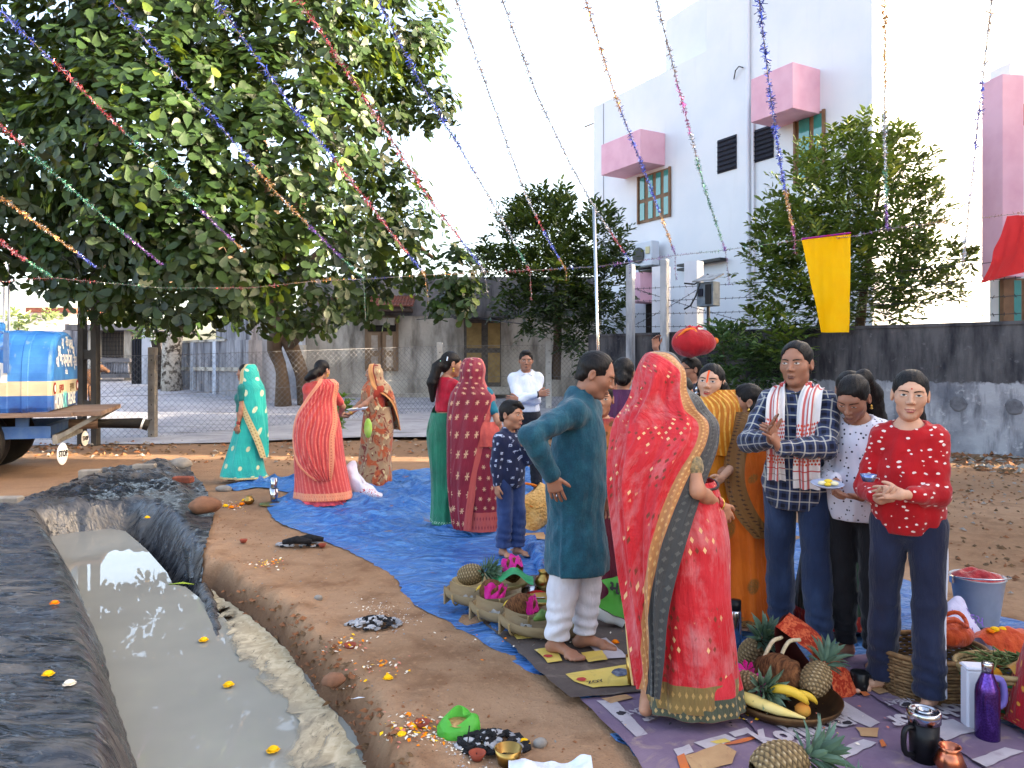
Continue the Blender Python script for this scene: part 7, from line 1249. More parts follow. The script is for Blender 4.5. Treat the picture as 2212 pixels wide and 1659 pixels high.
for i, (dx, dy) in enumerate(((-.06, -.02), (.02, -.16))): tag(B().ball((0, 0, 0), (.034, .034, .03), 10, 7).obj('fruit', mat('orange_fruit', C(206, 120, 50), C(190, 140, 60), 8), None, True, q + Vector((dx, dy, .06))), ('orange fruit under the bananas in the platter', 'orange fruit at the front rim of the platter')[i], 'fruit')
# ---- red woven bag with rope handles
bg_ = thing('woven_bag', 'red patterned cloth bag with rope handles slumped behind the fruit platter', 'bag', at(1752, 1496)); RBG = Mat('red_woven', rough=.85); v_ = RBG.co('Object'); RBG.set('Base Color', RBG.mix(RBG.ramp(RBG.noise(42, v_, 4, .6, 1), .46, .56), C(150, 40, 22), C(196, 92, 58))); RBG.bump(RBG.noise(60, v_, 4), .5, .01)
rows = np.array([[(-.17, .0, .3), (-.1, .05, .335), (-.06, .12, .33)], [(-.08, -.05, .25), (.02, .04, .27), (.06, .14, .25)], [(.03, -.08, .14), (.13, .03, .15), (.17, .14, .12)], [(.08, -.1, .0), (.22, .0, .01), (.26, .14, .0)]]); X = np.swapaxes(crom(np.swapaxes(crom(rows, 30), 0, 1), 24), 0, 1); X += .006 * wob(X, 40, 3)[..., None]; link('side', grid_mesh('side', X), RBG.m, bg_)
rows = np.array([[(-.17, .0, .3), (-.12, .04, .34), (-.06, .12, .33)], [(-.16, .02, .2), (-.1, .1, .22), (-.04, .16, .22)], [(-.12, .02, .02), (-.02, .12, .03), (.1, .18, .02)]]); X = np.swapaxes(crom(np.swapaxes(crom(rows, 24), 0, 1), 24), 0, 1); link('inside', grid_mesh('inside', X), mat('bag_inside', C(84, 24, 18), C(60, 18, 14), 9), bg_)
ROPE = mat('cream_rope', C(206, 190, 160), C(176, 156, 124), 60, .9)
for sx in (0, .075): B().tube(crom([(-.14 + sx, -.01 - sx * .4, .26), (-.2 + sx, -.05, .25), (-.25 + sx, -.07, .16), (-.26 + sx, -.07, .06)], 16), .009, 7).obj('handle', ROPE, bg_, True)
# ---- flasks, cups and bottles
def flask(name, label, loc, prof, m, capp=None, cm=None, rot=None, extra=None):
    t = thing(name, label, 'flask' if 'flask' in name else 'bottle', loc); B().lathe(prof, 26).obj('body', m, t, True)
    if capp: B().lathe(capp, 26).obj('cap', cm, t, True)
    if rot: t.rotation_euler = rot
    return t
flask('steel_flask', 'steel flask with black cap standing behind the red sari hem', at(1587, 1402), [(.001, 0), (.036, 0), (.036, .2), (.03, .215), (.001, .215)], STS, [(.034, .212), (.034, .262), (.001, .265)], mat('black_plastic', C(22, 22, 26), None, rough=.4))
flask('steel_flask', 'shiny steel flask lying between the coconut and the red bag', at(1640, 1448, .1), [(.001, 0), (.032, 0), (.034, .02), (.034, .18), (.028, .2), (.028, .23), (.001, .23)], STS, rot=(0, R(98), R(-18)))
PB = Mat('purple_metallic', rough=.25, metal=.85); PB.set('Base Color', PB.mix(PB.ramp(PB.noise(160, PB.co('Object'), 2), .4, .6), C(70, 40, 110), C(96, 66, 146))); flask('water_bottle', 'tall metallic purple water bottle with silver cap at the right', at(2133, 1598), [(.001, 0), (.042, 0), (.046, .008), (.046, .19), (.043, .215), (.03, .25), (.022, .27), (.02, .285), (.001, .285)], PB.m, [(.022, .275), (.022, .31), (.02, .314), (.001, .314)], STS)
t = thing('carton', 'white plastic jug with handle standing behind the purple bottle', 'jug', at(2120, 1572), R(-8)); B().box((-.02, 0, .125), (.1, .07, .25), bev=.008).obj('body', mat('white_plastic', C(206, 208, 222), None, rough=.4), t); B().box((-.02, 0, .256), (.106, .076, .014), bev=.005).obj('lid', MATS['white_plastic'], t); B().tube(crom([(.03, 0, .21), (.08, 0, .2), (.085, 0, .11), (.03, 0, .08)], 14), .014, 7).obj('handle', mat('lilac_plastic', C(120, 110, 190), None, rough=.4), t, True)
t = thing('mug', 'small black mug with lime green inside beside bare feet', 'mug', at(1857, 1492)); B().lathe([(.001, 0), (.036, 0), (.04, .01), (.041, .088), (.0385, .09)], 26).obj('body', mat('black_glaze', C(20, 22, 24), C(60, 66, 66), 40, .3, lo=.6, hi=.66), t, True); B().lathe([(.0395, .0885), (.037, .0885), (.035, .03), (.001, .025)], 24).obj('inside', mat('lime_glaze', C(132, 176, 40), None, rough=.3), t, True); B().tube(crom([(.038, 0, .07), (.065, 0, .065), (.065, 0, .03), (.038, 0, .022)], 12), .006, 7).obj('handle', MATS['black_glaze'], t, True)
t = thing('mug', 'black mug with green inside half hidden behind the steel flask', 'mug', at(1662, 1420)); B().lathe([(.001, 0), (.036, 0), (.041, .088), (.038, .09)], 22).obj('body', MATS['black_glaze'], t, True); B().lathe([(.0395, .0885), (.035, .03), (.001, .025)], 20).obj('inside', MATS['lime_glaze'], t, True)
t = thing('travel_mug', 'black insulated mug with wide steel lid at the bottom edge', 'mug', P(1996, 1745, 2.98)); zz = t.location.z; t.location.z = .04; B().lathe([(.001, 0), (.05, 0), (.056, .16), (.001, .16)], 30).obj('body', mat('black_plastic', C(22, 22, 26)), t, True); B().lathe([(.061, .155), (.061, .19), (.058, .195), (.05, .195), (.048, .19), (.001, .19)], 32).obj('lid', STS, t, True); B().lathe([(.03, .19), (.03, .197), (.022, .197), (.022, .191)], 24).obj('lid_ring', STS, t, True); B().tube(crom([(-.05, -.02, .14), (-.09, -.03, .13), (-.09, -.03, .05), (-.05, -.02, .03)], 12), .011, 7).obj('handle', MATS['black_plastic'], t, True)
bowl('copper_pot', 'round copper pot behind the black travel mug', 'pot', at(2052, 1672), [(.001, 0), (.03, 0), (.055, .04), (.04, .08), (.03, .09), (.04, .105), (.035, .105), (.025, .09), (.001, .05)], COPPER); bowl('brass_tumbler', 'tall brass tumbler by the trailing edge of the red veil', 'tumbler', at(1367, 1478), cup_prof(.035, .135, .003, .7), BRASS)
bowl('brass_cup', 'shallow brass cup beside the ash heap at the bottom', 'cup', at(1098, 1648, .0), cup_prof(.055, .06, .003, .75), BRASS, inner=(.045, .02, STS, .002)); bowl('steel_bowl', 'small steel bowl near the feet of the man in jeans', 'bowl', at(1775, 1444), cup_prof(.04, .045), STS)
# ---- second heap: pineapples and coconuts behind the platter
pineapple('pineapple standing with a grey green crown behind the red sari hem', at(1610, 1436), (.5, .35, 0), 1.05); pineapple('pineapple with red smears lying at the red sari hem', at(1580, 1475, .12), (1.35, .2, .5), .95); coconut('brown coconut behind the pomegranates', at(1662, 1462, .12), 1.0, (.4, .2, 0)); bowl('bronze_bowl', 'dark bronze bowl of pomegranates at the red sari hem', 'bowl', at(1618, 1510), cup_prof(.095, .06, .004, .6), BRZ); 
for i, (dx, dy) in enumerate(((-.03, .0), (.04, .02))): tag(B().ball((0, 0, 0), (.042, .042, .038), 12, 8).obj('pomegranate', mat('pomegranate_skin', C(196, 84, 70), C(170, 50, 44), 9, .4), None, True, at(1618, 1510) + Vector((dx, dy, .07))), ('left', 'right')[i] + ' red pomegranate in the dark bronze bowl', 'fruit')
# ---- heap at the bottom edge
q = at(1735, 1790); bowl('brass_tray', 'brass tray of fruit and marigolds cut off by the bottom edge', 'tray', q, [(.001, 0), (.26, 0), (.3, .03), (.295, .035), (.25, .01), (.001, .008)], BRASS, 36)
pineapple('large pineapple lying on its side at the bottom edge, crown to the right', q + Vector((-.13, .1, .13)), (R(80), R(10), R(100)), 1.15); pineapple('smaller pineapple in front of the large one at the bottom edge', q + Vector((-.03, -.03, .1)), (R(85), R(-6), R(98)), .9); coconut('coconut wrapped in magenta cloth at the bottom edge', q + Vector((-.1, -.1, .12)), .95, (.9, .3, .3), True); coconut('bare coconut right of the marigold garland', q + Vector((.16, -.1, .08)), .8, (1.2, .6, 0)); tag(B().ball((0, 0, 0), (.075, .075, .07), 14, 9).obj('green_coconut', mat('green_fruit', C(150, 150, 84), C(176, 150, 80), 5, .5), None, True, q + Vector((-.21, -.02, .1))), 'smooth yellow green fruit at the bottom edge left of the pineapple', 'fruit'); bowl('copper_cup', 'copper cup lying left of the front pineapple', 'cup', q + Vector((-.2, .16, .05)), cup_prof(.04, .07), COPPER, M=Matrix.Rotation(R(70), 3, 'Y')); t = banana('yellow banana upright behind the marigold garland', q + Vector((.05, -.02, .12)), .3, -.2, .7)
ORD = 'first second third fourth fifth sixth seventh eighth ninth tenth eleventh twelfth thirteenth fourteenth fifteenth'.split()
for i in range(15): marigold('%s %s marigold from the left in the garland on the front tray' % (ORD[i], 'yellow' if i % 3 else 'orange'), q + Vector((-.02 + .017 * i + random.uniform(-.01, .01), -.1 + .035 * math.sin(i * .9) - .02, .11 + random.uniform(0, .02))), .026, MARY if i % 3 else MARO, 'marigold garland on the front tray')
# ---- baskets at the right
def weave_basket(label, loc, rx, ry, h, cols, stakes, flare=.75, rz=0.):
    t = thing('basket', label, 'basket', loc, rz); n = 64; rows_ = 13; cl = [mat('weave_%s_%d' % (label[:6], i), C(*c), C(*[x * .75 for x in c]), 30, .8) for i, c in enumerate(cols)]
    for j in range(rows_):
        z = h * (j + .5) / rows_; f = flare + (1 - flare) * (j + .5) / rows_; pts = [(rx * f * (1 + .018 * (-1) ** (i + j)) * math.cos(2 * math.pi * i / n), ry * f * (1 + .018 * (-1) ** (i + j)) * math.sin(2 * math.pi * i / n), z) for i in range(n + 1)]; B().tube(pts, h / rows_ * .52, 5, False).obj('weaver', cl[j % len(cl)], t, True)
    st = B()
    for i in range(n // 2): a = 2 * math.pi * (2 * i + .5) / n; st.bar((rx * flare * math.cos(a), ry * flare * math.sin(a), 0), (rx * math.cos(a), ry * math.sin(a), h), .011, .006)
    st.obj('stakes', stakes, t)['kind'] = 'stuff'; B().tube([(rx * 1.02 * math.cos(2 * math.pi * i / 40), ry * 1.02 * math.sin(2 * math.pi * i / 40), h) for i in range(41)], .011, 6, False).obj('rim', stakes, t, True); B().lathe([(.001, .012), (flare, .012)], 32, sx=rx, sy=ry).obj('floor', cl[0], t); return t
CANE = mat('cane', C(176, 152, 108), C(150, 124, 84), 20, .8); WICK = mat('wicker', C(146, 112, 76), C(112, 82, 54), 25, .85)
weave_basket('round tan wicker basket behind the girl in striped jeans', at(2010, 1490), .24, .2, .2, ((142, 110, 76), (122, 92, 62), (150, 118, 82)), WICK, .92); weave_basket('oval basket woven in cream, green and red strips at the right edge', at(2165, 1535), .19, .15, .2, ((176, 152, 108), (170, 92, 60), (40, 120, 70), (176, 152, 108)), CANE, .62)
kn = thing('knotted_cloth', 'orange tie-dyed cloth bundle in the tan wicker basket', 'cloth', at(2035, 1488) + Vector((.02, .02, .19))); nv = 24; v = np.linspace(.02, .98, nv)[:, None] * np.pi; u = np.linspace(0, 2 * np.pi, 36, endpoint=False)[None]; X = np.stack([.13 * np.sin(v) * np.cos(u), .11 * np.sin(v) * np.sin(u), -.06 * np.cos(v) + 0 * u + .06], -1); X += (.014 * np.abs(wob(X, 50, 7)))[..., None] * np.array([1, 1, 1.2]); OC = fabric('orange_tie_dye', C(206, 84, 40), C(186, 60, 26), .8, 30, .8).m; link('cloth', grid_mesh('cloth', X, True), OC, kn); B().tube([(.1 * math.cos(a), .08 * math.sin(a), .13 + .02 * math.sin(3 * a)) for a in np.linspace(0, 6.28, 30)], .01, 6).obj('cord', OC, kn, True)
ob = thing('marigold_basket', 'orange cloth and marigold heap beyond the right basket', 'cloth', at(2185, 1430, .05)); rows = np.array([[(-.16, .05, .12), (-.05, .1, .14), (.2, .12, .1)], [(-.17, .0, .13), (0, .0, .17), (.25, .0, .12)], [(-.1, -.08, .06), (.05, -.1, .08), (.25, -.1, .05)]]); X = np.swapaxes(crom(np.swapaxes(crom(rows, 20), 0, 1), 26), 0, 1); X += .01 * wob(X, 45, 5)[..., None]; link('cloth', grid_mesh('cl', X), OC, ob)
for i, la in enumerate(('leftmost orange', 'second, yellow', 'middle orange', 'fourth, yellow', 'rightmost orange')): marigold(la + ' marigold of the row on the orange cloth', at(2140 + 9 * i, 1430) + Vector((0, 0, .15 + .01 * (i % 2))), .028, MARY if i % 2 else MARO, 'marigolds on the orange cloth')
q = at(2165, 1535) + Vector((0, 0, .18))
gr = B()
for i in range(60): a = random.uniform(0, 6.28); r_ = random.uniform(.02, .11); p0 = Vector((r_ * math.cos(a), r_ * .7 * math.sin(a) + .02, random.uniform(-.02, .05))); gr.tube([p0, p0 + Vector((random.uniform(-.05, .05), random.uniform(-.05, .05), random.uniform(0, .04))), p0 + Vector((random.uniform(-.09, .09), random.uniform(-.08, .08), random.uniform(-.02, .03)))], [.003, .005, .002], 4)
tag(gr.obj('herb_bunch', mat('herb_green', C(92, 112, 62), C(130, 140, 90), 20), None, True, q), 'bundle of green herb stems in the striped basket', 'herbs'); tag(B().ball((0, 0, 0), (.035, .035, .032), 10, 7).obj('fruit', mat('yellow_fruit', C(220, 164, 40), C(200, 120, 30), 9), None, True, q + Vector((-.07, -.05, 0))), 'yellow fruit under the herbs in the striped basket', 'fruit'); X = np.stack(np.broadcast_arrays(np.linspace(-.02, .17, 22)[None], np.linspace(-.13, -.03, 12)[:, None], .0), -1).copy(); X[..., 2] = .03 + .035 * np.sin((X[..., 0] + .02) * 16) + .01 * np.sin(X[..., 1] * 60); tag(link('striped_cloth', grid_mesh('sc', X), sari('striped_cloth_m', C(206, 150, 60), C(190, 130, 50), 1, 1), None, q), 'folded ochre and cream cloth over the rim of the striped basket', 'cloth'); tag(B().ball((0, 0, 0), (.06, .04, .025), 12, 7).obj('radish', mat('white_root', C(222, 216, 206)), None, True, q + Vector((-.12, -.03, .0))), 'white root lying at the left rim of the striped basket', 'radish')
# ---- bucket, plastic bag
t = thing('bucket', 'steel bucket filled with red cloth on the soil at the right', 'bucket', at(2112, 1345, .02)); B().lathe([(.001, 0), (.105, 0), (.11, .01), (.145, .27), (.152, .275), (.152, .282), (.142, .28), (.1, .02), (.001, .015)], 36).obj('body', mat('bucket_steel', C(186, 188, 192), C(160, 163, 168), 6, .4, .5, .15), t, True); B().tube([(.158 * math.cos(a), .158 * math.sin(a) * .9 - .03, .285 - .02 * math.sin(a)) for a in np.linspace(math.pi, 2 * math.pi, 24)], .0045, 6).obj('handle', STS, t, True)
for s in (-1, 1): B().box((s * .153, 0, .262), (.02, .03, .04)).obj('lug', STS, t)
v = np.linspace(0, 1, 16)[:, None]; u = np.linspace(0, 2 * np.pi, 40, endpoint=False)[None]; X = np.stack([.14 * v * np.cos(u), .14 * v * np.sin(u), .275 + .035 * (1 - v ** 3) + 0 * u], -1); X[..., 2] += .02 * wob(X * np.array([1, 1, 0]), 46, 6) * (1 - v ** 4); tag(link('red_cloth', grid_mesh('rc', X, True), fabric('red_shiny_cloth', C(176, 14, 26), C(140, 8, 20), .4, 20, .7).m, None, at(2112, 1345, .02)), 'crumpled red cloth filling the steel bucket', 'cloth')
LIL = Mat('lilac_plastic_film', rough=.45, spec=.4); LIL.set('Base Color', C(196, 194, 222)); LIL.bump(LIL.noise(24, LIL.co('Object'), 4), .4, .02); pb = thing('plastic_bag', 'white plastic bag with purple lettering in front of the steel bucket', 'bag', at(2085, 1415, .03)); rows = np.array([[(-.13, .02, .03), (-.1, -.04, .02), (.02, -.1, .0), (.16, -.04, .02)], [(-.14, .04, .16), (-.1, -.02, .17), (.03, -.07, .12), (.16, .0, .06)], [(-.12, .05, .21), (-.06, .02, .24), (.03, .0, .2), (.12, .05, .12)], [(-.06, .07, .26), (-.01, .06, .29), (.03, .06, .27), (.08, .1, .18)]]); X = np.swapaxes(crom(np.swapaxes(crom(rows, 34), 0, 1), 40), 0, 1); X += .008 * wob(X, 34, 9)[..., None]; link('film', grid_mesh('film', X), LIL.m, pb)
PLT = mat('purple_ink', C(120, 96, 170))
for s_, sz, xx, zz, rr in (('નીવેદય', .075, .02, .2, -.5), ('ચમ્પા', .045, -.055, .165, -.1)): o = link('lettering', text_mesh(s_, sz, 0, .001), PLT, pb, (xx, -.09 + .1 * (zz > .18), zz), (R(62), rr * -.6 * 0 + rr * .0, 0)); o.rotation_euler = (R(60), -rr * .7, 0)
# ---- green shop bag
gb = thing('shopping_bag', 'green and white shopping bag with black lettering leaning by the red sari', 'bag', at(1320, 1345, .045), R(10)); GRN = mat('bag_green', C(66, 148, 56), C(86, 166, 72), 5, .55, bump=.3, bscale=14); WHB = mat('bag_white', C(214, 216, 212), C(196, 198, 196), 6, .6, bump=.3, bscale=14)
def quadsurf(rows, n=20): X = np.swapaxes(crom(np.swapaxes(crom(np.array(rows, float), n), 0, 1), n), 0, 1); return X + .004 * wob(X, 40, 4)[..., None]
A0, A1, A2, A3 = (-.07, -.04, .27), (.2, -.02, .3), (.2, -.06, .03), (.06, -.12, .03); link('front', grid_mesh('f', quadsurf([[A0, (.06, -.04, .29), A1], [(-.04, -.08, .2), (.09, -.09, .18), (.2, -.05, .16)], [(-.12, -.06, .13), (.06, -.11, .05), (.2, -.07, .03)]])), GRN, gb); link('base', grid_mesh('b', quadsurf([[(-.125, -.055, .135), (-.03, -.09, .08), (.055, -.112, .045)], [(-.13, -.02, .08), (-.06, -.06, .03), (.04, -.09, .0)], [(-.14, .03, .06), (-.05, .0, .01), (.06, -.04, .0)]])), WHB, gb); link('side', grid_mesh('s', quadsurf([[A0, (-.05, .03, .26), (-.02, .1, .26)], [(-.1, -.05, .19), (-.09, .0, .17), (-.05, .1, .16)], [(-.13, -.05, .12), (-.12, .0, .1), (-.06, .1, .06)]])), WHB, gb)
for s_, sz, p_ in (('મધુ', .1, (.02, -.094, .225)), ('ડીપાર્ટમેન્ટ', .036, (.1, -.104, .165)), ('વાઘરોડ', .026, (.13, -.107, .125)), ('સ્ટોર', .026, (.14, -.112, .09))): o = link('lettering', text_mesh(s_, sz, 0, .003 if sz > .05 else .0006), DKP, gb, p_, (R(66), R(14), 0))
# ---- offerings on the brown mats
tr_ = thing('winnowing_tray', 'oval cane winnowing tray of offerings at the far end of the mats', 'tray', at(1062, 1272)); B().lathe([(.001, .005), (.2, .005), (.26, .06), (.255, .065), (.2, .012), (.001, .012)], 36, sx=1.05, sy=.75).obj('tray', CANE, tr_, True); q = at(1062, 1272)
pineapple('pineapple in the oval cane tray, crown to the right', q + Vector((-.22, -.02, .09)), (R(75), R(-20), R(75)), 1.05); coconut('coconut in magenta cloth in the oval cane tray', q + Vector((.14, .05, .12)), 1.0, (.5, -.3, .4), True); marigold('orange marigold beside the wrapped coconut in the cane tray', q + Vector((.02, .02, .1)), .03, MARO); X = np.stack(np.broadcast_arrays(np.linspace(-.13, .16, 26)[None], np.linspace(-.1, .1, 20)[:, None], 0.), -1).copy(); X[..., 2] = .06 + .06 * np.exp(-((X[..., 0] - .03) / .08) ** 2) + .012 * wob(X, 46, 3); GRT = Mat('green_net', C(70, 190, 130), .5); GRT.transl(C(90, 210, 150), .4); tag(link('green_net', grid_mesh('gn', X), GRT.m, None, q + Vector((.12, -.12, .03))), 'sheer green cloth spilling from the cane tray', 'cloth')
BAM = mat('split_bamboo', C(164, 146, 116), C(126, 106, 80), 14, .85, stretch=(.2, 1, 1), bump=.5, bscale=30)
def leaf_boat(label, loc, rz, L=.24, w=.09, h=.085):
    t = thing('bamboo_basket', label, 'basket', loc, rz, 'bamboo baskets'); s = np.linspace(-1, 1, 26)[None]; a = np.linspace(-1, 1, 15)[:, None]; prof = (1 - np.abs(s) ** 3) * .45 + .55; X = np.stack([s * L + 0 * a, w * np.sin(a * 1.5) * prof, h * (1 - np.cos(a * 1.5)) * 1.05 + .05 * np.abs(s) ** 3 + 0 * a], -1); X += .002 * wob(X, 120, 3)[..., None]; link('shell', grid_mesh('shell', X), BAM, t)
    for sx in (-1, 1): B().box((sx * L, 0, h * .7), (.012, w * 1.0, h * 1.2), bev=.004).obj('end', BAM, t)
    for e in (-.7, .6): B().tube([(e * L, w * 1.04 * math.sin(b_ * 1.5), h * (1 - math.cos(b_ * 1.5)) * 1.08 + .004) for b_ in np.linspace(-1, 1, 13)], .006, 5).obj('binding', CANE, t)
    return t
for i, (x, y, rz, la) in enumerate(((1042, 1312, -.3, 'farthest'), (1102, 1348, -.35, 'middle'), (1172, 1378, -.3, 'nearest'))):
    q = at(x, y); leaf_boat(la + ' of three boat-shaped bamboo baskets on the brown mats', q, rz)
    if i < 2: coconut('coconut in magenta cloth in the %s bamboo basket' % la, q + Vector((.06, .0, .1)), 1., (1.2, .2, .5 + i), True)
    else: tag(B().tube([(-.05, 0, .05), (0, 0, .08), (.06, 0, .07)], [.01, .035, .01], 8).obj('betel_leaf', GRL, None, True, q + Vector((0, 0, .05))), 'dark green leaf roll in the nearest bamboo basket', 'leaf')
    t = banana('yellow banana tip poking from the %s bamboo basket' % la, q + Vector((-.02, .06, .07)), .8, .4, .6)
    X = np.stack(np.broadcast_arrays(np.linspace(-.09, .0, 12)[None], np.linspace(-.05, .05, 10)[:, None], 0.), -1).copy(); X[..., 2] = .06 + .03 * wob(X, 60, i); tag(link('white_cloth', grid_mesh('wc', X * np.array([.7, .7, .6])), mat('grey_scrap', C(150, 146, 138), C(120, 116, 110), 20), None, q + Vector((-.06, 0, .03))), 'scrap of greyish cloth in the %s bamboo basket' % la, 'cloth')
bowl('steel_plate', 'steel plate with red vermilion powder on the mats', 'plate', at(1160, 1285), [(.001, 0), (.1, 0), (.13, .02), (.126, .022), (.1, .006), (.001, .006)], STS, 32, (.07, .008, mat('vermilion', C(196, 30, 24), C(176, 18, 16), 20), .012)); bowl('brass_bowl', 'brass bowl of coins and leaves by the white trousers', 'bowl', at(1172, 1306), [(.001, 0), (.09, 0), (.11, .045), (.105, .045), (.085, .01), (.001, .01)], BRASS, 30, (.07, .012, GRL, .01)); bowl('brass_pot', 'small round brass water pot behind the white trousers', 'pot', at(1175, 1272), [(.001, 0), (.035, 0), (.065, .045), (.06, .075), (.035, .095), (.032, .11), (.042, .125), (.038, .126), (.026, .108), (.001, .06)], BRASS); bowl('clay_lamp', 'clay lamp on the mat behind the nearest bamboo basket', 'lamp', at(1130, 1322), cup_prof(.03, .025), CLAY); 
tag(B().ball((0, 0, 0), (.04, .04, .025), 9, 5).obj('cloth_knot', mat('orange_cloth_knot', C(206, 96, 56)), None, True, at(1348, 1310)), 'orange cloth knot on the mat behind the green bag', 'cloth'); marigold('orange marigold on the mat beside the white trousers', at(1329, 1388), .022, MARO)
# ---- orange sack and newspaper by the boy
OSM = Mat('orange_sack_paper', rough=.6); v_ = OSM.co('Object'); OSM.set('Base Color', OSM.mix(OSM.ramp(OSM.noise(5, v_, 4), .4, .6), C(222, 160, 84), C(232, 186, 120))); OSM.bump(OSM.vor(30, v_, 'DISTANCE_TO_EDGE'), .7, .03); sk = thing('sack', 'crumpled orange plastic sack behind the boy', 'sack', at(1155, 1150, .03)); nv = 22; v = np.linspace(.03, .97, nv)[:, None] * np.pi; u = np.linspace(0, 2 * np.pi, 34, endpoint=False)[None]; X = np.stack([.2 * np.sin(v) ** .6 * np.cos(u), .15 * np.sin(v) ** .6 * np.sin(u), .2 - .2 * np.cos(v) + .06 * np.cos(u)], -1); X += (.02 * wob(X, 24, 5))[..., None]; link('body', grid_mesh('sk', X, True), OSM.m, sk); B().tube([(.2 * math.cos(a) * .9, .13 * math.sin(a), .33 + .1 * math.cos(a - 2.2)) for a in np.linspace(0, 6.28, 26)], .012, 6).obj('rim', mat('orange_edge', C(216, 116, 40)), sk, True)
mat_sheet('newspaper', [(1118, 1128), (1165, 1120), (1180, 1165), (1120, 1160)], .06, TANP, 'tan paper sheet under the orange sack', 'paper')
# ---- by the coral sari
wbm = Mat('white_sack_print', rough=.6); v_ = wbm.co('Object'); wbm.set('Base Color', wbm.mix(wbm.f('MULTIPLY', wbm.ramp(wbm.noise(28, v_, 3, .5, 2), .55, .58), wbm.ramp(wbm.noise(3, v_, 1), .5, .55)), C(206, 204, 216), C(180, 40, 44))); wbm.bump(wbm.noise(20, v_, 4), .5, .02); wb = thing('sack', 'white plastic sack with red print behind the coral sari', 'sack', P(786, 1092, 8.75)); wb.location.z = .05; nv = 20; v = np.linspace(.03, .97, nv)[:, None] * np.pi; u = np.linspace(0, 2 * np.pi, 30, endpoint=False)[None]; X = np.stack([.2 * np.sin(v) ** .55 * np.cos(u) + .05 * np.cos(v), .13 * np.sin(v) ** .55 * np.sin(u), .12 - .13 * np.cos(v) - .14 * np.cos(u) * (1 - np.cos(v)) * .6], -1); X += (.012 * wob(X, 30, 5))[..., None]; X[..., 2] = np.maximum(X[..., 2], 0); link('body', grid_mesh('wb', X, True), wbm.m, wb)
t = thing('steel_tumblers', 'stack of steel tumblers on the soil beside the coral sari', 'tumbler', P(592, 1086, 8.72)); t.location.z = .0; B().lathe(cup_prof(.05, .16, .003, .7), 20).obj('lower_tumbler', STS, t, True); B().lathe([(r_ * .8, z_ + .13) for r_, z_ in cup_prof(.05, .15, .003, .8)], 20).obj('upper_tumbler', STS, t, True); bowl('brass_plate', 'brass plate lying at the foot of the steel tumblers', 'plate', at(586, 1092, .0), [(.001, 0), (.1, 0), (.13, .02), (.125, .022), (.001, .008)], BRASS); bowl('brass_pot', 'small brass water pot on the soil near the pool corner', 'pot', at(538, 1090, .0), [(.001, 0), (.03, 0), (.06, .04), (.05, .07), (.03, .08), (.04, .095), (.03, .09), (.001, .05)], BRASS)
# ---- bricks and stones holding down the liner
STN = mat('pale_stone', C(150, 144, 136), C(122, 116, 110), 9, .9, bump=.5); RBK = mat('red_brick', C(146, 78, 58), C(116, 62, 48), 9, .9, bump=.4); BSTN = mat('brown_stone', C(140, 98, 74), C(112, 78, 60), 9, .9, bump=.6)
for x, y, d, m_, la, r_ in (((195, 1024, (.26, .14, .12), STN, 'grey block on the liner where it peaks at the back left', .3)), (312, 1010, (.3, .12, .1), STN, 'grey block on the back edge of the liner', .1), (14, 1085, (.3, .14, .12), STN, 'grey block on the liner at the left edge', .1), (396, 1036, (.24, .12, .08), RBK, 'red brick on the right slope of the liner', -.1)):
    p_ = at(x, y, .12); tag(B().box((0, 0, 0), d, r_, bev=.012).obj('brick', m_, None, False, p_), la, 'brick')
def stone(label, loc, r, m, seed=0):
    b = B().ball((0, 0, 0), r, 12, 8); V = np.array([tuple(v) for v in b.v]); V *= (1 + .14 * wob(V / max(r), 3.5, seed))[:, None]; b.v = [Vector(v) for v in V.tolist()]; return tag(b.obj('stone', m, None, True, loc), label, 'stone')
stone('large brown stone weighting the right corner of the liner', at(440, 1092, .13), (.17, .13, .09), BSTN, 1); stone('grey stone on the back corner of the liner', at(390, 1002, .12), (.16, .12, .1), STN, 2); stone('pale stone at the tip of the blue sheet', at(484, 1056, .03), (.1, .07, .05), STN, 3); stone('brown stone on the earth bank below the offerings', at(722, 1470, -.01), (.06, .05, .035), BSTN, 4); stone('white pebble left of the far ash heap', at(688, 1292, .0), (.03, .025, .02), STN, 5); stone('white stone beside the near ash heap', at(1167, 1606, .01), (.03, .025, .02), STN, 6)
# ================================================================ HELD THINGS
def disc(name, label, loc, r, m, cont=None, cm=None, rot=(0, 0, 0)):
    t = thing(name, label, 'plate', loc); t.rotation_euler = rot; B().lathe([(.001, 0), (r * .7, 0), (r, r * .18), (r * .97, r * .2), (r * .68, .008), (.001, .008)], 28).obj('dish', m, t, True)
    for i, (x, y, s) in enumerate(cont or ()): B().ball((x, y, .018), (s, s * .8, s * .5), 8, 5).obj('food', cm[i % len(cm)], t, True)
    return t
GLS = mat('pale_plate', C(176, 184, 206), C(150, 160, 186), 9, .25, .5); FY = mat('yellow_food', C(226, 190, 60)); FW = mat('cream_food', C(226, 216, 176))
disc('plate', 'pale plate of yellow sweets held by the girl in polka dots', P(1787, 1050, 3.6), .075, GLS, ((-.03, -.01, .02), (.01, .015, .022), (.025, -.02, .02), (-.01, -.03, .017)), (FW, FY), (R(8), 0, 0))
disc('plate', 'white leaf plate carried by the woman in rust printed sari', P(772, 886, 9.2), .13, WHITEC, ((-.04, 0, .03), (.03, .02, .03)), (FW, BRZ), (0, R(-6), 0))
tag(B().ball((0, 0, 0), (.05, .03, .12), 9, 6).obj('green_bag', mat('lime_plastic', C(140, 190, 60), C(170, 206, 110), 9, .4), None, True, P(795, 925, 9.15)), 'small lime green bag hanging from the hand of the woman in rust print', 'bag')
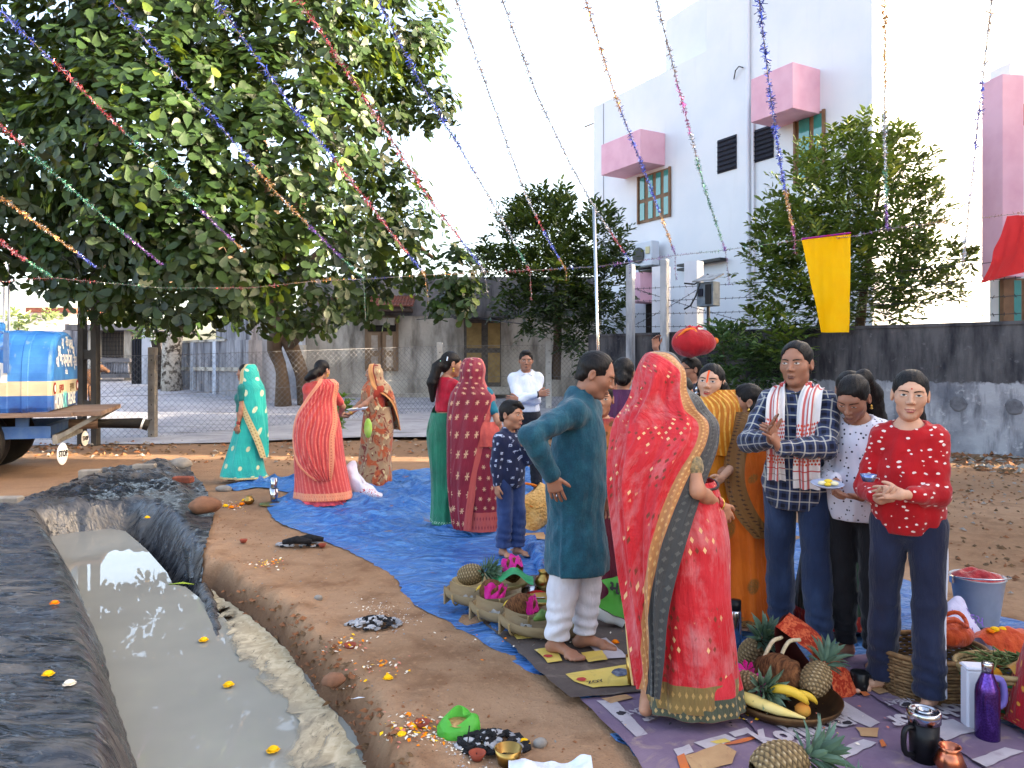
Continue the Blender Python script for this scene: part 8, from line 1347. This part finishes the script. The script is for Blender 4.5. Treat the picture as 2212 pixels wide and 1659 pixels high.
t = thing('foil_cup', 'crumpled blue and silver foil held by the girl in red', 'cup', P(1876, 1040, 3.22)); b = B().lathe([(.001, 0), (.022, 0), (.034, .03), (.031, .03), (.02, .006), (.001, .006)], 16); b.obj('cup', mat('blue_foil', C(60, 96, 170), C(160, 170, 190), 30, .25, .5, .8), t, True)
# red bundle
bd = thing('cloth_bundle', 'big red cloth bundle knotted on top, carried on a head', 'bundle', P(1499, 741, 7.0)); nv = 30; v = np.linspace(.02, .98, nv)[:, None] * np.pi; u = np.linspace(0, 2 * np.pi, 48, endpoint=False)[None]; X = np.stack([.2 * np.sin(v) ** .8 * np.cos(u), .16 * np.sin(v) ** .8 * np.sin(u), -.125 * np.cos(v) * (1 - .1 * np.cos(u)) + 0 * u], -1); X += (.006 * wob(X, 30, 2))[..., None]; X[..., 2] += .008 * np.sin(u * 9) * np.clip(-np.cos(v), 0, 1); RCL = fabric('red_bundle_cloth', C(178, 20, 30), C(156, 12, 22), .7, 9, .5).m; link('cloth', grid_mesh('bd', X, True), RCL, bd)
b = B(); b.ball((-.01, 0, .125), (.05, .035, .03), 9, 6)
for a in (.4, 2.4, 3.6, 5.6): b.tube([(0, 0, .12), (.05 * math.cos(a), .04 * math.sin(a), .155), (.09 * math.cos(a), .07 * math.sin(a), .14)], [.012, .022, .006], 6, sq=.4)
b.obj('knot', fabric('pink_knot', C(206, 50, 66)).m, bd, True); B().tube(crom([(-.17, -.06, .04), (-.1, -.09, .11), (-.02, -.06, .125), (.0, -.1, .09)], 14), .012, 6).obj('ribbon', mat('orange_ribbon', C(226, 120, 50)), bd, True); B().ball((.19, -.02, .02), (.03, .03, .03), 8, 5).obj('corner', mat('orange_ribbon', C(226, 120, 50)), bd, True)
# ================================================================ TINSEL, FLAGS, STEEL POLE
FOIL = Mat('tinsel_foil', rough=.22, metal=.75); FOIL.set('Base Color', FOIL.co('col')); FOIL = FOIL.m
TC = dict(b=(20, 70, 200), r=(200, 24, 44), g=(0, 140, 96), p=(120, 30, 160), o=(220, 150, 50), w=(196, 196, 200), m=(206, 40, 150))
def tinsel(label, pts, segs, name='tinsel_garland', dens=1., R0=.032):
    """pts: (x, y, depth); segs: colour letters, evenly along the string with fractions"""
    Q = np.array([tuple(P(*p)) for p in pts]); L = np.concatenate([[0], np.cumsum(np.linalg.norm(np.diff(Q, axis=0), axis=1))]); T = L[-1]; n = int(T / .0058 * dens); s = np.sort(RNG.uniform(0, T, n)); C0 = np.stack([np.interp(s, L, Q[:, i]) for i in range(3)], -1); d0 = np.stack([np.interp(np.minimum(s + .02, T), L, Q[:, i]) for i in range(3)], -1) - C0; d0 /= np.linalg.norm(d0, axis=1, keepdims=True) + 1e-9
    q = RNG.normal(size=(n, 3)); q -= d0 * (q * d0).sum(1, keepdims=True); q /= np.linalg.norm(q, axis=1, keepdims=True) + 1e-9; ln = R0 * RNG.uniform(.45, 1.05, n) * (1 + .3 * np.sin(s * 9)); dr = q + d0 * RNG.uniform(-.5, .7, (n, 1)); w = np.cross(dr, RNG.normal(size=(n, 3))); w /= np.linalg.norm(w, axis=1, keepdims=True) + 1e-9; wd_ = .0032
    V = np.stack([C0 - w * wd_, C0 + w * wd_, C0 + dr * ln[:, None] + w * wd_ * .7, C0 + dr * ln[:, None] - w * wd_ * .7], 1).reshape(-1, 3); F = np.arange(4 * n).reshape(-1, 4); fr = s / T; cum = np.cumsum([f for _, f in segs]); cum = cum / cum[-1]; ci = np.searchsorted(cum, fr + RNG.normal(0, .004, n)).clip(0, len(segs) - 1); pal = np.array([C(*TC[c])[:3] for c, _ in segs]); col = (pal[ci] * .86 + .1) * RNG.uniform(.6, 1.25, (n, 1)); sp = RNG.random(n) < .12; col[sp] = col[sp] * .4 + .6
    t = thing(name, label, 'garland', tuple(Q[0]), 0, 'tinsel garlands'); link('foil', mesh_np('foil', V - Q[0], F, False, None, np.repeat(col, 4, 0)), FOIL, t)['kind'] = 'stuff'; B().tube([tuple(p - Q[0]) for p in Q], .003, 4).obj('string', mat('string_grey', C(150, 140, 130)), t); return t
LD = lambda x: 11.2 if x < 1290 else 11.2 - (x - 1290) * .0024      # depth of the cross line
def string(label, im, segs, d2=4.0, tail=None, R0=.03):
    (x0, y0), (x1, y1) = im[0], im[-1]; dl = [0.] + list(np.cumsum([math.hypot(im[i + 1][0] - im[i][0], im[i + 1][1] - im[i][1]) for i in range(len(im) - 1)])); iv = [1 / d2 + (1 / LD(x1) - 1 / d2) * a / dl[-1] for a in dl]; pts = [(x, y, 1 / k) for (x, y), k in zip(im, iv)]
    if tail: pts.append((tail[0], tail[1], LD(x1)))
    # carry the string on overhead, beyond the top of the picture
    if y0 <= 5: a, b_ = P(*pts[0]), P(*pts[1]); e = a + (a - b_).normalized() * 2.2; pts = [None] + pts; first = e
    else: first = None
    if first is not None: d_ = max(first.y, .6); pts[0] = (CX + first.x * FL / d_, CY - (first.z - CAMH) * FL / d_, d_); segs = [(segs[0][0], .2)] + list(segs)
    return tinsel(label, pts, segs, R0=R0)
string('tinsel string, blue, red, green then purple, crossing the crown from the top left corner', [(0, 22), (145, 162), (375, 392), (450, 470), (530, 545)], [('b', .1), ('r', .2), ('g', .35), ('p', .25), ('o', .1)], 4.6)
string('tinsel string, green then purple, from the left edge to the pole', [(0, 268), (110, 370), (220, 465), (350, 572)], [('r', .08), ('g', .55), ('p', .37)], 5.5); string('tinsel string, gold then blue, low at the left edge', [(0, 425), (140, 527), (208, 578)], [('o', .7), ('b', .3)], 6.5); string('tinsel string, red then green, lowest at the left edge', [(0, 520), (40, 552), (112, 598)], [('r', .4), ('g', .6)], 7.5)
string('tinsel string, blue, gold, purple then green, ending in a green tail by the tiled hood', [(240, 0), (445, 236), (600, 420), (720, 540), (785, 602)], [('b', .38), ('o', .24), ('p', .2), ('g', .26)], 4., (790, 692)); string('tinsel string, blue then red then blue, third from the left along the top', [(465, 0), (640, 242), (790, 430), (868, 532), (918, 594)], [('b', .4), ('r', .46), ('b', .14), ('o', .1)], 4., (926, 655)); string('long red tinsel string turning blue at its lower end', [(645, 0), (780, 200), (935, 440), (1020, 550), (1047, 588)], [('b', .04), ('r', .7), ('b', .2), ('w', .1)], 4., (1053, 632))
string('tinsel string, blue then silver with a red tail, at the right edge of the crown', [(815, 0), (920, 200), (985, 305), (1065, 440), (1145, 586)], [('b', .4), ('w', .35), ('g', .15), ('r', .1)], 4., (1148, 648), .024); string('thin silver tinsel string against the sky, nearest the crown', [(985, 0), (1060, 212), (1135, 420), (1185, 520), (1222, 582)], [('w', .6), ('r', .08), ('b', .2), ('o', .12)], 4.2, (1224, 606), .022); string('thin silver tinsel string, turning red then blue, left of the white house', [(1085, 0), (1160, 205), (1230, 352), (1290, 458), (1362, 566)], [('w', .72), ('r', .16), ('b', .12)], 4.2, (1360, 598), .022)
string('tinsel string, gold, blue, gold then purple, over the first pink canopy', [(1265, 0), (1330, 210), (1400, 392), (1458, 548)], [('o', .3), ('b', .4), ('o', .22), ('p', .12)], 4.4, (1460, 606), .026); string('tinsel string, silver, purple, green then purple, right of the first pink canopy', [(1418, 0), (1462, 175), (1520, 400), (1567, 542)], [('w', .22), ('m', .14), ('w', .08), ('g', .42), ('p', .14)], 4.4, (1576, 615), .026); string('tinsel string, dark blue, gold then magenta, over the second pink canopy', [(1640, 0), (1662, 190), (1690, 382), (1716, 512)], [('b', .62), ('o', .24), ('m', .14)], 3.8, (1718, 548), .03); string('tinsel string, gold, silver, green then purple, hanging straight down over the right tree', [(1912, 0), (1911, 300), (1916, 492)], [('o', .3), ('w', .3), ('g', .22), ('p', .2)], 4., None, .028); string('blue and silver tinsel string nearest the right edge', [(2142, 0), (2116, 232), (2090, 482), (2080, 572)], [('w', .25), ('b', .35), ('w', .4)], 4., None, .028)
cl = [(-40, 612), (110, 600), (350, 622), (540, 622), (690, 606), (790, 603), (918, 594), (1047, 588), (1145, 584), (1287, 576), (1362, 566), (1458, 552), (1567, 540), (1735, 517), (1835, 512), (1916, 494), (2090, 474), (2212, 460), (2330, 450)]
tinsel('long multicoloured tinsel line strung across the yard from side to side', [(x, y, LD(x)) for x, y in cl], [('r', .12), ('g', .12), ('r', .08), ('o', .06), ('b', .06), ('o', .1), ('r', .06), ('b', .05), ('p', .1), ('g', .08), ('r', .05), ('p', .06), ('o', .12)], 'tinsel_line', .8, .03)
t = thing('steel_pole', 'thin upright steel pole carrying the tinsel line', 'pole', P(1299, CY + CAMH * FL / 11.2, 11.2)); a = P(1283, 440, 11.2) - t.location; B().tube([(0, 0, 0), tuple(a)], .024, 8).obj('tube', STS, t, True)
def flag(label, quad, d, m, wave, wr=.01):
    A = [P(x, y, dd) for (x, y), dd in zip(quad, d)]; t = thing('flag', label, 'flag', A[0]); n = 40; u = np.linspace(0, 1, n)[None, :, None]; v = np.linspace(0, 1, n)[:, None, None]; q = [np.array(tuple(p - A[0])) for p in A]; X = (1 - v) * ((1 - u) * q[0] + u * q[1]) + v * ((1 - u) * q[3] + u * q[2]); X = X + np.array([0, -1, 0]) * (wave * np.sin(u * 7 + v * 2) * v) + np.array([0, 1, 0]) * (wr * wob(X * np.array([2, 1, .6]), 14, 4))[..., None]; link('cloth', grid_mesh('flag', X), m, t); return t
YF = fabric('yellow_flag_cloth', C(252, 196, 22), C(248, 180, 12), .6, 3, .5, sheen=0.); YF.transl(C(250, 190, 20), .45); RF = fabric('red_flag_cloth', C(206, 44, 52), C(190, 34, 44), .6, 3, .5, sheen=0.); RF.transl(C(226, 70, 70), .4)
t = flag('yellow cloth banner hanging from the tinsel line', [(1732, 518), (1838, 506), (1832, 718), (1771, 718)], [10.1, 9.9, 9.95, 10.1], YF.m, .05); link('hem', B().tube([Vector((0, 0, .01)), P(1838, 503, 9.9) - t.location], .012, 5).me('h'), mat('hem_red', C(190, 40, 50), C(120, 30, 150), 30), t)
flag('red cloth banner swept aside at the right edge', [(2178, 466), (2330, 462), (2330, 560), (2108, 614)], [8.9, 8.8, 9.0, 9.1], RF.m, .12, .03)
# ================================================================ OFFERINGS, ASH AND LITTER ON THE SOIL
def gz(x, y):
    if not (-5.2 < x < 6.9 and 2. < y < 12.9): return 0.
    return float(ZZ[int((y - 2.0) / .04 + .5), int((x + 5.2) / .04 + .5)])
PETW = mat('petal_white', C(226, 214, 196)); PETP = mat('petal_pink', C(206, 120, 100)); ASHB = mat('charcoal', C(18, 18, 20), C(34, 34, 38), 20, .9, bump=.6); ASHW = mat('pale_ash', C(176, 176, 180), C(128, 128, 132), 12, .95)
def scatter(name, label, x, y, sx, sy, n, mats_, size, cat='petals', h=.012, rz=0., seed=0, z0=0.):
    """loose petals and grains lying on the soil around a picture point"""
    c = G(x, y, 0); b = B(); rg = random.Random(seed)
    for i in range(n):
        u, v = rg.gauss(0, 1) * sx, rg.gauss(0, 1) * sy; wx, wy = c.x + u * math.cos(rz) - v * math.sin(rz), c.y + u * math.sin(rz) + v * math.cos(rz); z = gz(wx, wy) + z0 + rg.uniform(.002, h); s = size * rg.uniform(.5, 1.4); a = rg.uniform(0, 6.28); e = Vector((math.cos(a), math.sin(a), rg.uniform(-.5, .5))) * s; f = Vector((-math.sin(a), math.cos(a), rg.uniform(-.4, .6))) * s * .6; p_ = Vector((wx, wy, z)); b.cm = rg.randrange(len(mats_)); b.raw([p_ - e, p_ - f + Vector((0, 0, s * .3)), p_ + e, p_ + f], [(0, 1, 2), (0, 2, 3)])
    o = b.obj(name, mats_); o['kind'] = 'stuff'; return tag(o, label)
MIXP = [MARY, MARO, PETW, PETW, PETP]
for i, (x, y, sx, sy, la) in enumerate(((505, 1094, .14, .05, 'petals and offerings strewn near the pool corner'), (575, 1218, .09, .07, 'red and white petals on the bank nearest the liner flap'), (738, 1400, .06, .1, 'marigold petals and sweets on the bank below the second ash heap'), (805, 1452, .06, .1, 'white and orange petals on the middle of the earth bank'), (885, 1572, .07, .09, 'yellow petals on the bank left of the green bag'), (1000, 1625, .12, .06, 'white rice grains around the near ash heap'), (830, 1325, .16, .08, 'scattered grains around the second ash heap'), (905, 1600, .05, .05, 'fallen petals at the edge of the bank'))):
    scatter('petals', la, x, y, sx, sy, 80 if i not in (5, 6) else 160, MIXP if i not in (5, 6) else [PETW, PETW, ASHW], .0105 if i not in (5, 6) else .006, seed=i, rz=-1.0)
for i, (x, y, la) in enumerate(((487, 1094, 'left of'), (500, 1097, 'in front of'), (528, 1082, 'behind'), (522, 1090, 'beside'))): marigold('orange marigold on the soil %s the small brass pot' % la, at(x, y, .01), .035, MARO if i % 2 else MARY)
for x, y, la in ((752, 1395, 'yellow marigold among the sweets below the second ash heap'), (838, 1466, 'yellow marigold at the lower end of the middle offering'), (893, 1572, 'orange marigold in the offering left of the green bag'), (1132, 1606, 'yellow marigold at the right of the near ash heap'), (868, 1590, 'small yellow marigold low on the bank')): marigold(la, at(x, y, .01), .026, MARY)
for x, y, la in ((440, 1384, 'yellow marigold floating beside the dipping liner strip'), (494, 1481, 'yellow marigold floating in the middle of the pool'), (590, 1622, 'orange marigold floating near the foam at the bottom')): marigold(la, G(x, y, ZW + .008), .03, MARY)
for x, y, la, m_ in ((104, 1458, 'yellow marigold on the near left liner bank', MARY), (150, 1478, 'pale yellow petals heap on the near left liner bank', PETW), (118, 1304, 'small orange marigold on the left liner bank', MARO), (318, 1119, 'yellow lemon on the far slope of the liner', MARY)): p_ = G(x, y, .12); marigold(la, p_, .028, m_)
scatter('petals', 'yellow petals strewn on the near left liner bank', 165, 1482, .1, .03, 40, [MARY, PETW], .012, h=.03, seed=31, z0=.03); scatter('petals', 'red rose petals smeared on the liner bank', 175, 1402, .1, .04, 30, [REP], .014, h=.03, seed=32, z0=.03)
scatter('petals', 'fallen petals and grains on the purple mats around the platter', 1680, 1560, .3, .12, 110, [MARY, PETW, PETP, DKP], .008, seed=33, z0=.05, h=.004); scatter('petals', 'crumbs and petals on the brown mats', 1180, 1400, .3, .1, 90, [MARO, PETW, DKP], .007, seed=34, z0=.05, h=.004); tag(B().tube([(0, 0, 0), (.1, .02, .005), (.2, 0, 0)], [.006, .02, .003], 6, sq=.3).obj('floating_leaf', mat('lime_leaf', C(150, 170, 60)), None, True, G(365, 1262, ZW + .004)), 'green leaf floating in the pool near the liner flap', 'leaf')
def ash(label, x, y, r, black, seed):
    t = thing('ash_heap', label, 'ash heap', at(x, y, .0)); b = B(); w = B(); rg = random.Random(seed)
    for i in range(170): a = rg.uniform(0, 6.28); q_ = r * rg.random() ** .6; s = rg.uniform(.005, .02); (b if rg.random() < black else w).ball((q_ * math.cos(a) * 1.3, q_ * math.sin(a) * .8, .012 + .05 * (1 - q_ / r)), (s * 1.6, s, s * .5), 5, 3, Matrix.Rotation(rg.uniform(0, 3), 3, 'Z') @ Matrix.Rotation(rg.uniform(-.5, .5), 3, 'X'))
    b.obj('charcoal', ASHB, t); w.obj('ash', ASHW, t)['kind'] = 'stuff'; t.children[0]['kind'] = 'stuff'; return t
ash('grey ash heap with two charred sticks nearest the blue sheet corner', 648, 1178, .15, .25, 1); ash('heap of black charcoal and white ash in the middle of the soil', 812, 1352, .13, .5, 2); ash('heap of black charcoal at the bottom of the picture', 1062, 1612, .12, .85, 3)
for dx, la in ((-.02, 'left'), (.06, 'right')): p_ = at(648, 1170, .06); tag(B().tube([(-.12, dx, 0), (0, dx, .02), (.12, dx + .02, 0)], [.02, .035, .02], 8).obj('charred_stick', ASHB, None, True, p_ + Vector((dx, 0, 0))), la + ' charred stick on the far ash heap', 'stick')
for x, y, la in ((696, 1182, 'clay lamp right of the far ash heap'), (1031, 1640, 'red clay lamp left of the brass cup at the bottom'), (912, 1572, 'dark clay lamp in the offering left of the green bag'), (756, 1402, 'small clay lamp among the sweets on the bank'), (526, 1172, 'tiny clay lamp alone on the bank by the liner')): bowl('clay_lamp', la, 'lamp', at(x, y, .005), cup_prof(.035, .028, .004, .6), CLAY)
tag(B().tube([at(1008, 1632, 0), at(1014, 1578, .08) * 1. + Vector((0, 0, .02))], .003, 5).obj('incense_stick', ASHB), 'black incense stick standing in the soil by the near ash heap', 'incense stick')
GPB = Mat('green_film', rough=.3, spec=.5); GPB.set('Base Color', C(96, 206, 84)); GPB.transl(C(120, 226, 100), .5); GPB.bump(GPB.noise(40, GPB.co('Object'), 4), .5, .02); t = thing('plastic_bag', 'crumpled sheer green plastic bag of grain on the soil', 'bag', at(990, 1585, .0)); v = np.linspace(0, 1, 16)[:, None]; u = np.linspace(0, 2 * np.pi, 44, endpoint=False)[None]; rr = .085 * (1.05 - .5 * v ** 2); X = np.stack([rr * np.cos(u) * 1.05, rr * np.sin(u) * .75, .075 * v ** .7 + .02 * np.cos(u - 1.2) * v], -1); X += (.012 * wob(X, 60, 3) * (.3 + v))[..., None]; link('film', grid_mesh('film', X, True), GPB.m, t); B().lathe([(.001, .055), (.05, .05)], 18).obj('grain', mat('grain', C(190, 150, 100), C(150, 110, 70), 60), t)
X = np.stack(np.broadcast_arrays(np.linspace(-.16, .16, 26)[None], np.linspace(-.14, .1, 20)[:, None], 0.), -1).copy(); X[..., 2] = .02 + .03 * np.abs(wob(X, 18, 4)) + .01 * wob(X, 50, 5); tag(link('white_cloth', grid_mesh('wc', X), WHITEC, None, G(1190, 1690, 0)), 'crumpled white cloth on the soil at the bottom edge', 'cloth')
tag(B().raw([(-.03, 0, 0), (.0, -.02, .012), (.035, .005, .006), (.0, .02, .002)], [(0, 1, 2, 3)]).obj('paper_scrap', WHITEC, None, False, at(1122, 1606 - 0, .01) + Vector((-.75, .42, 0))), 'white paper scrap on the open soil', 'paper')
# litter, clods, dry leaves
def inpoly1(x, y, pl):
    r = False
    for (x0, y0), (x1, y1) in zip(pl, pl[1:] + pl[:1]):
        if (y0 > y) != (y1 > y) and x < (x1 - x0) * (y - y0) / (y1 - y0) + x0: r = not r
    return r
def litter(label, poly, n, mats_, s0, s1, name='litter', seed=0):
    rg = random.Random(seed); b = B(); pl = [GX(*q) for q in poly]; xs = [q[0] for q in pl]; ys = [q[1] for q in pl]; k = 0
    while k < n:
        x, y = rg.uniform(min(xs), max(xs)), rg.uniform(min(ys), max(ys))
        if not inpoly1(x, y, pl): continue
        k += 1; s = rg.uniform(s0, s1) ** 1; b.cm = rg.randrange(len(mats_)); a = rg.uniform(0, 6.28); p_ = Vector((x, y, (gz(x, y) if y < 13 and -5 < x < 6.9 else 0.) + s * .2)); e = Vector((math.cos(a), math.sin(a), rg.uniform(-.3, .3))) * s; f = Vector((-math.sin(a), math.cos(a), rg.uniform(-.3, .3))) * s * rg.uniform(.3, .8); u = Vector((0, 0, s * rg.uniform(.2, .7))); b.raw([p_ - e, p_ - f, p_ + e, p_ + f, p_ + u], [(0, 1, 4), (1, 2, 4), (2, 3, 4), (3, 0, 4)])
    o = b.obj(name, mats_); o['kind'] = 'stuff'; tag(o, label)
CLOD = mat('soil_clod', C(116, 74, 50), C(146, 98, 68), 9, .95); DRY = mat('dry_leaf', C(112, 84, 58), C(84, 64, 46), 9, .9)
litter('clods of dug earth along the trench', [(440, 1215), (600, 1300), (700, 1380), (800, 1500), (900, 1659), (800, 1659), (700, 1500), (580, 1370), (450, 1265)], 900, [CLOD, CLOD, DRY], .006, .03, 'clods', 1); litter('small stones and crumbs on the open soil', [(470, 1110), (570, 1100), (860, 1290), (1250, 1510), (1400, 1659), (880, 1659), (680, 1350), (440, 1200)], 500, [CLOD, CLOD, CLOD, STN], .003, .012, 'crumbs', 2)
litter('dry leaves and twigs along the foot of the fence', [(330, 950), (600, 955), (950, 915), (1330, 920), (1330, 985), (950, 985), (600, 1010), (300, 1000)], 700, [DRY, DRY, CLOD, STN], .015, .07, 'leaf_litter', 3); litter('stones and litter on the soil at the right', [(2040, 985), (2212, 995), (2212, 1320), (2070, 1260), (2040, 1100)], 420, [DRY, DRY, STN, CLOD, CLOD], .008, .04, 'litter', 4); litter('rubble and leaves along the foot of the boundary wall', [(1900, 960), (2212, 990), (2212, 1030), (1900, 995)], 260, [DRY, STN, CLOD], .03, .11, 'rubble', 5); litter('stones at the kerb below the utility pole', [(60, 960), (330, 955), (330, 985), (60, 990)], 200, [DRY, STN, CLOD], .02, .08, 'rubble', 6)
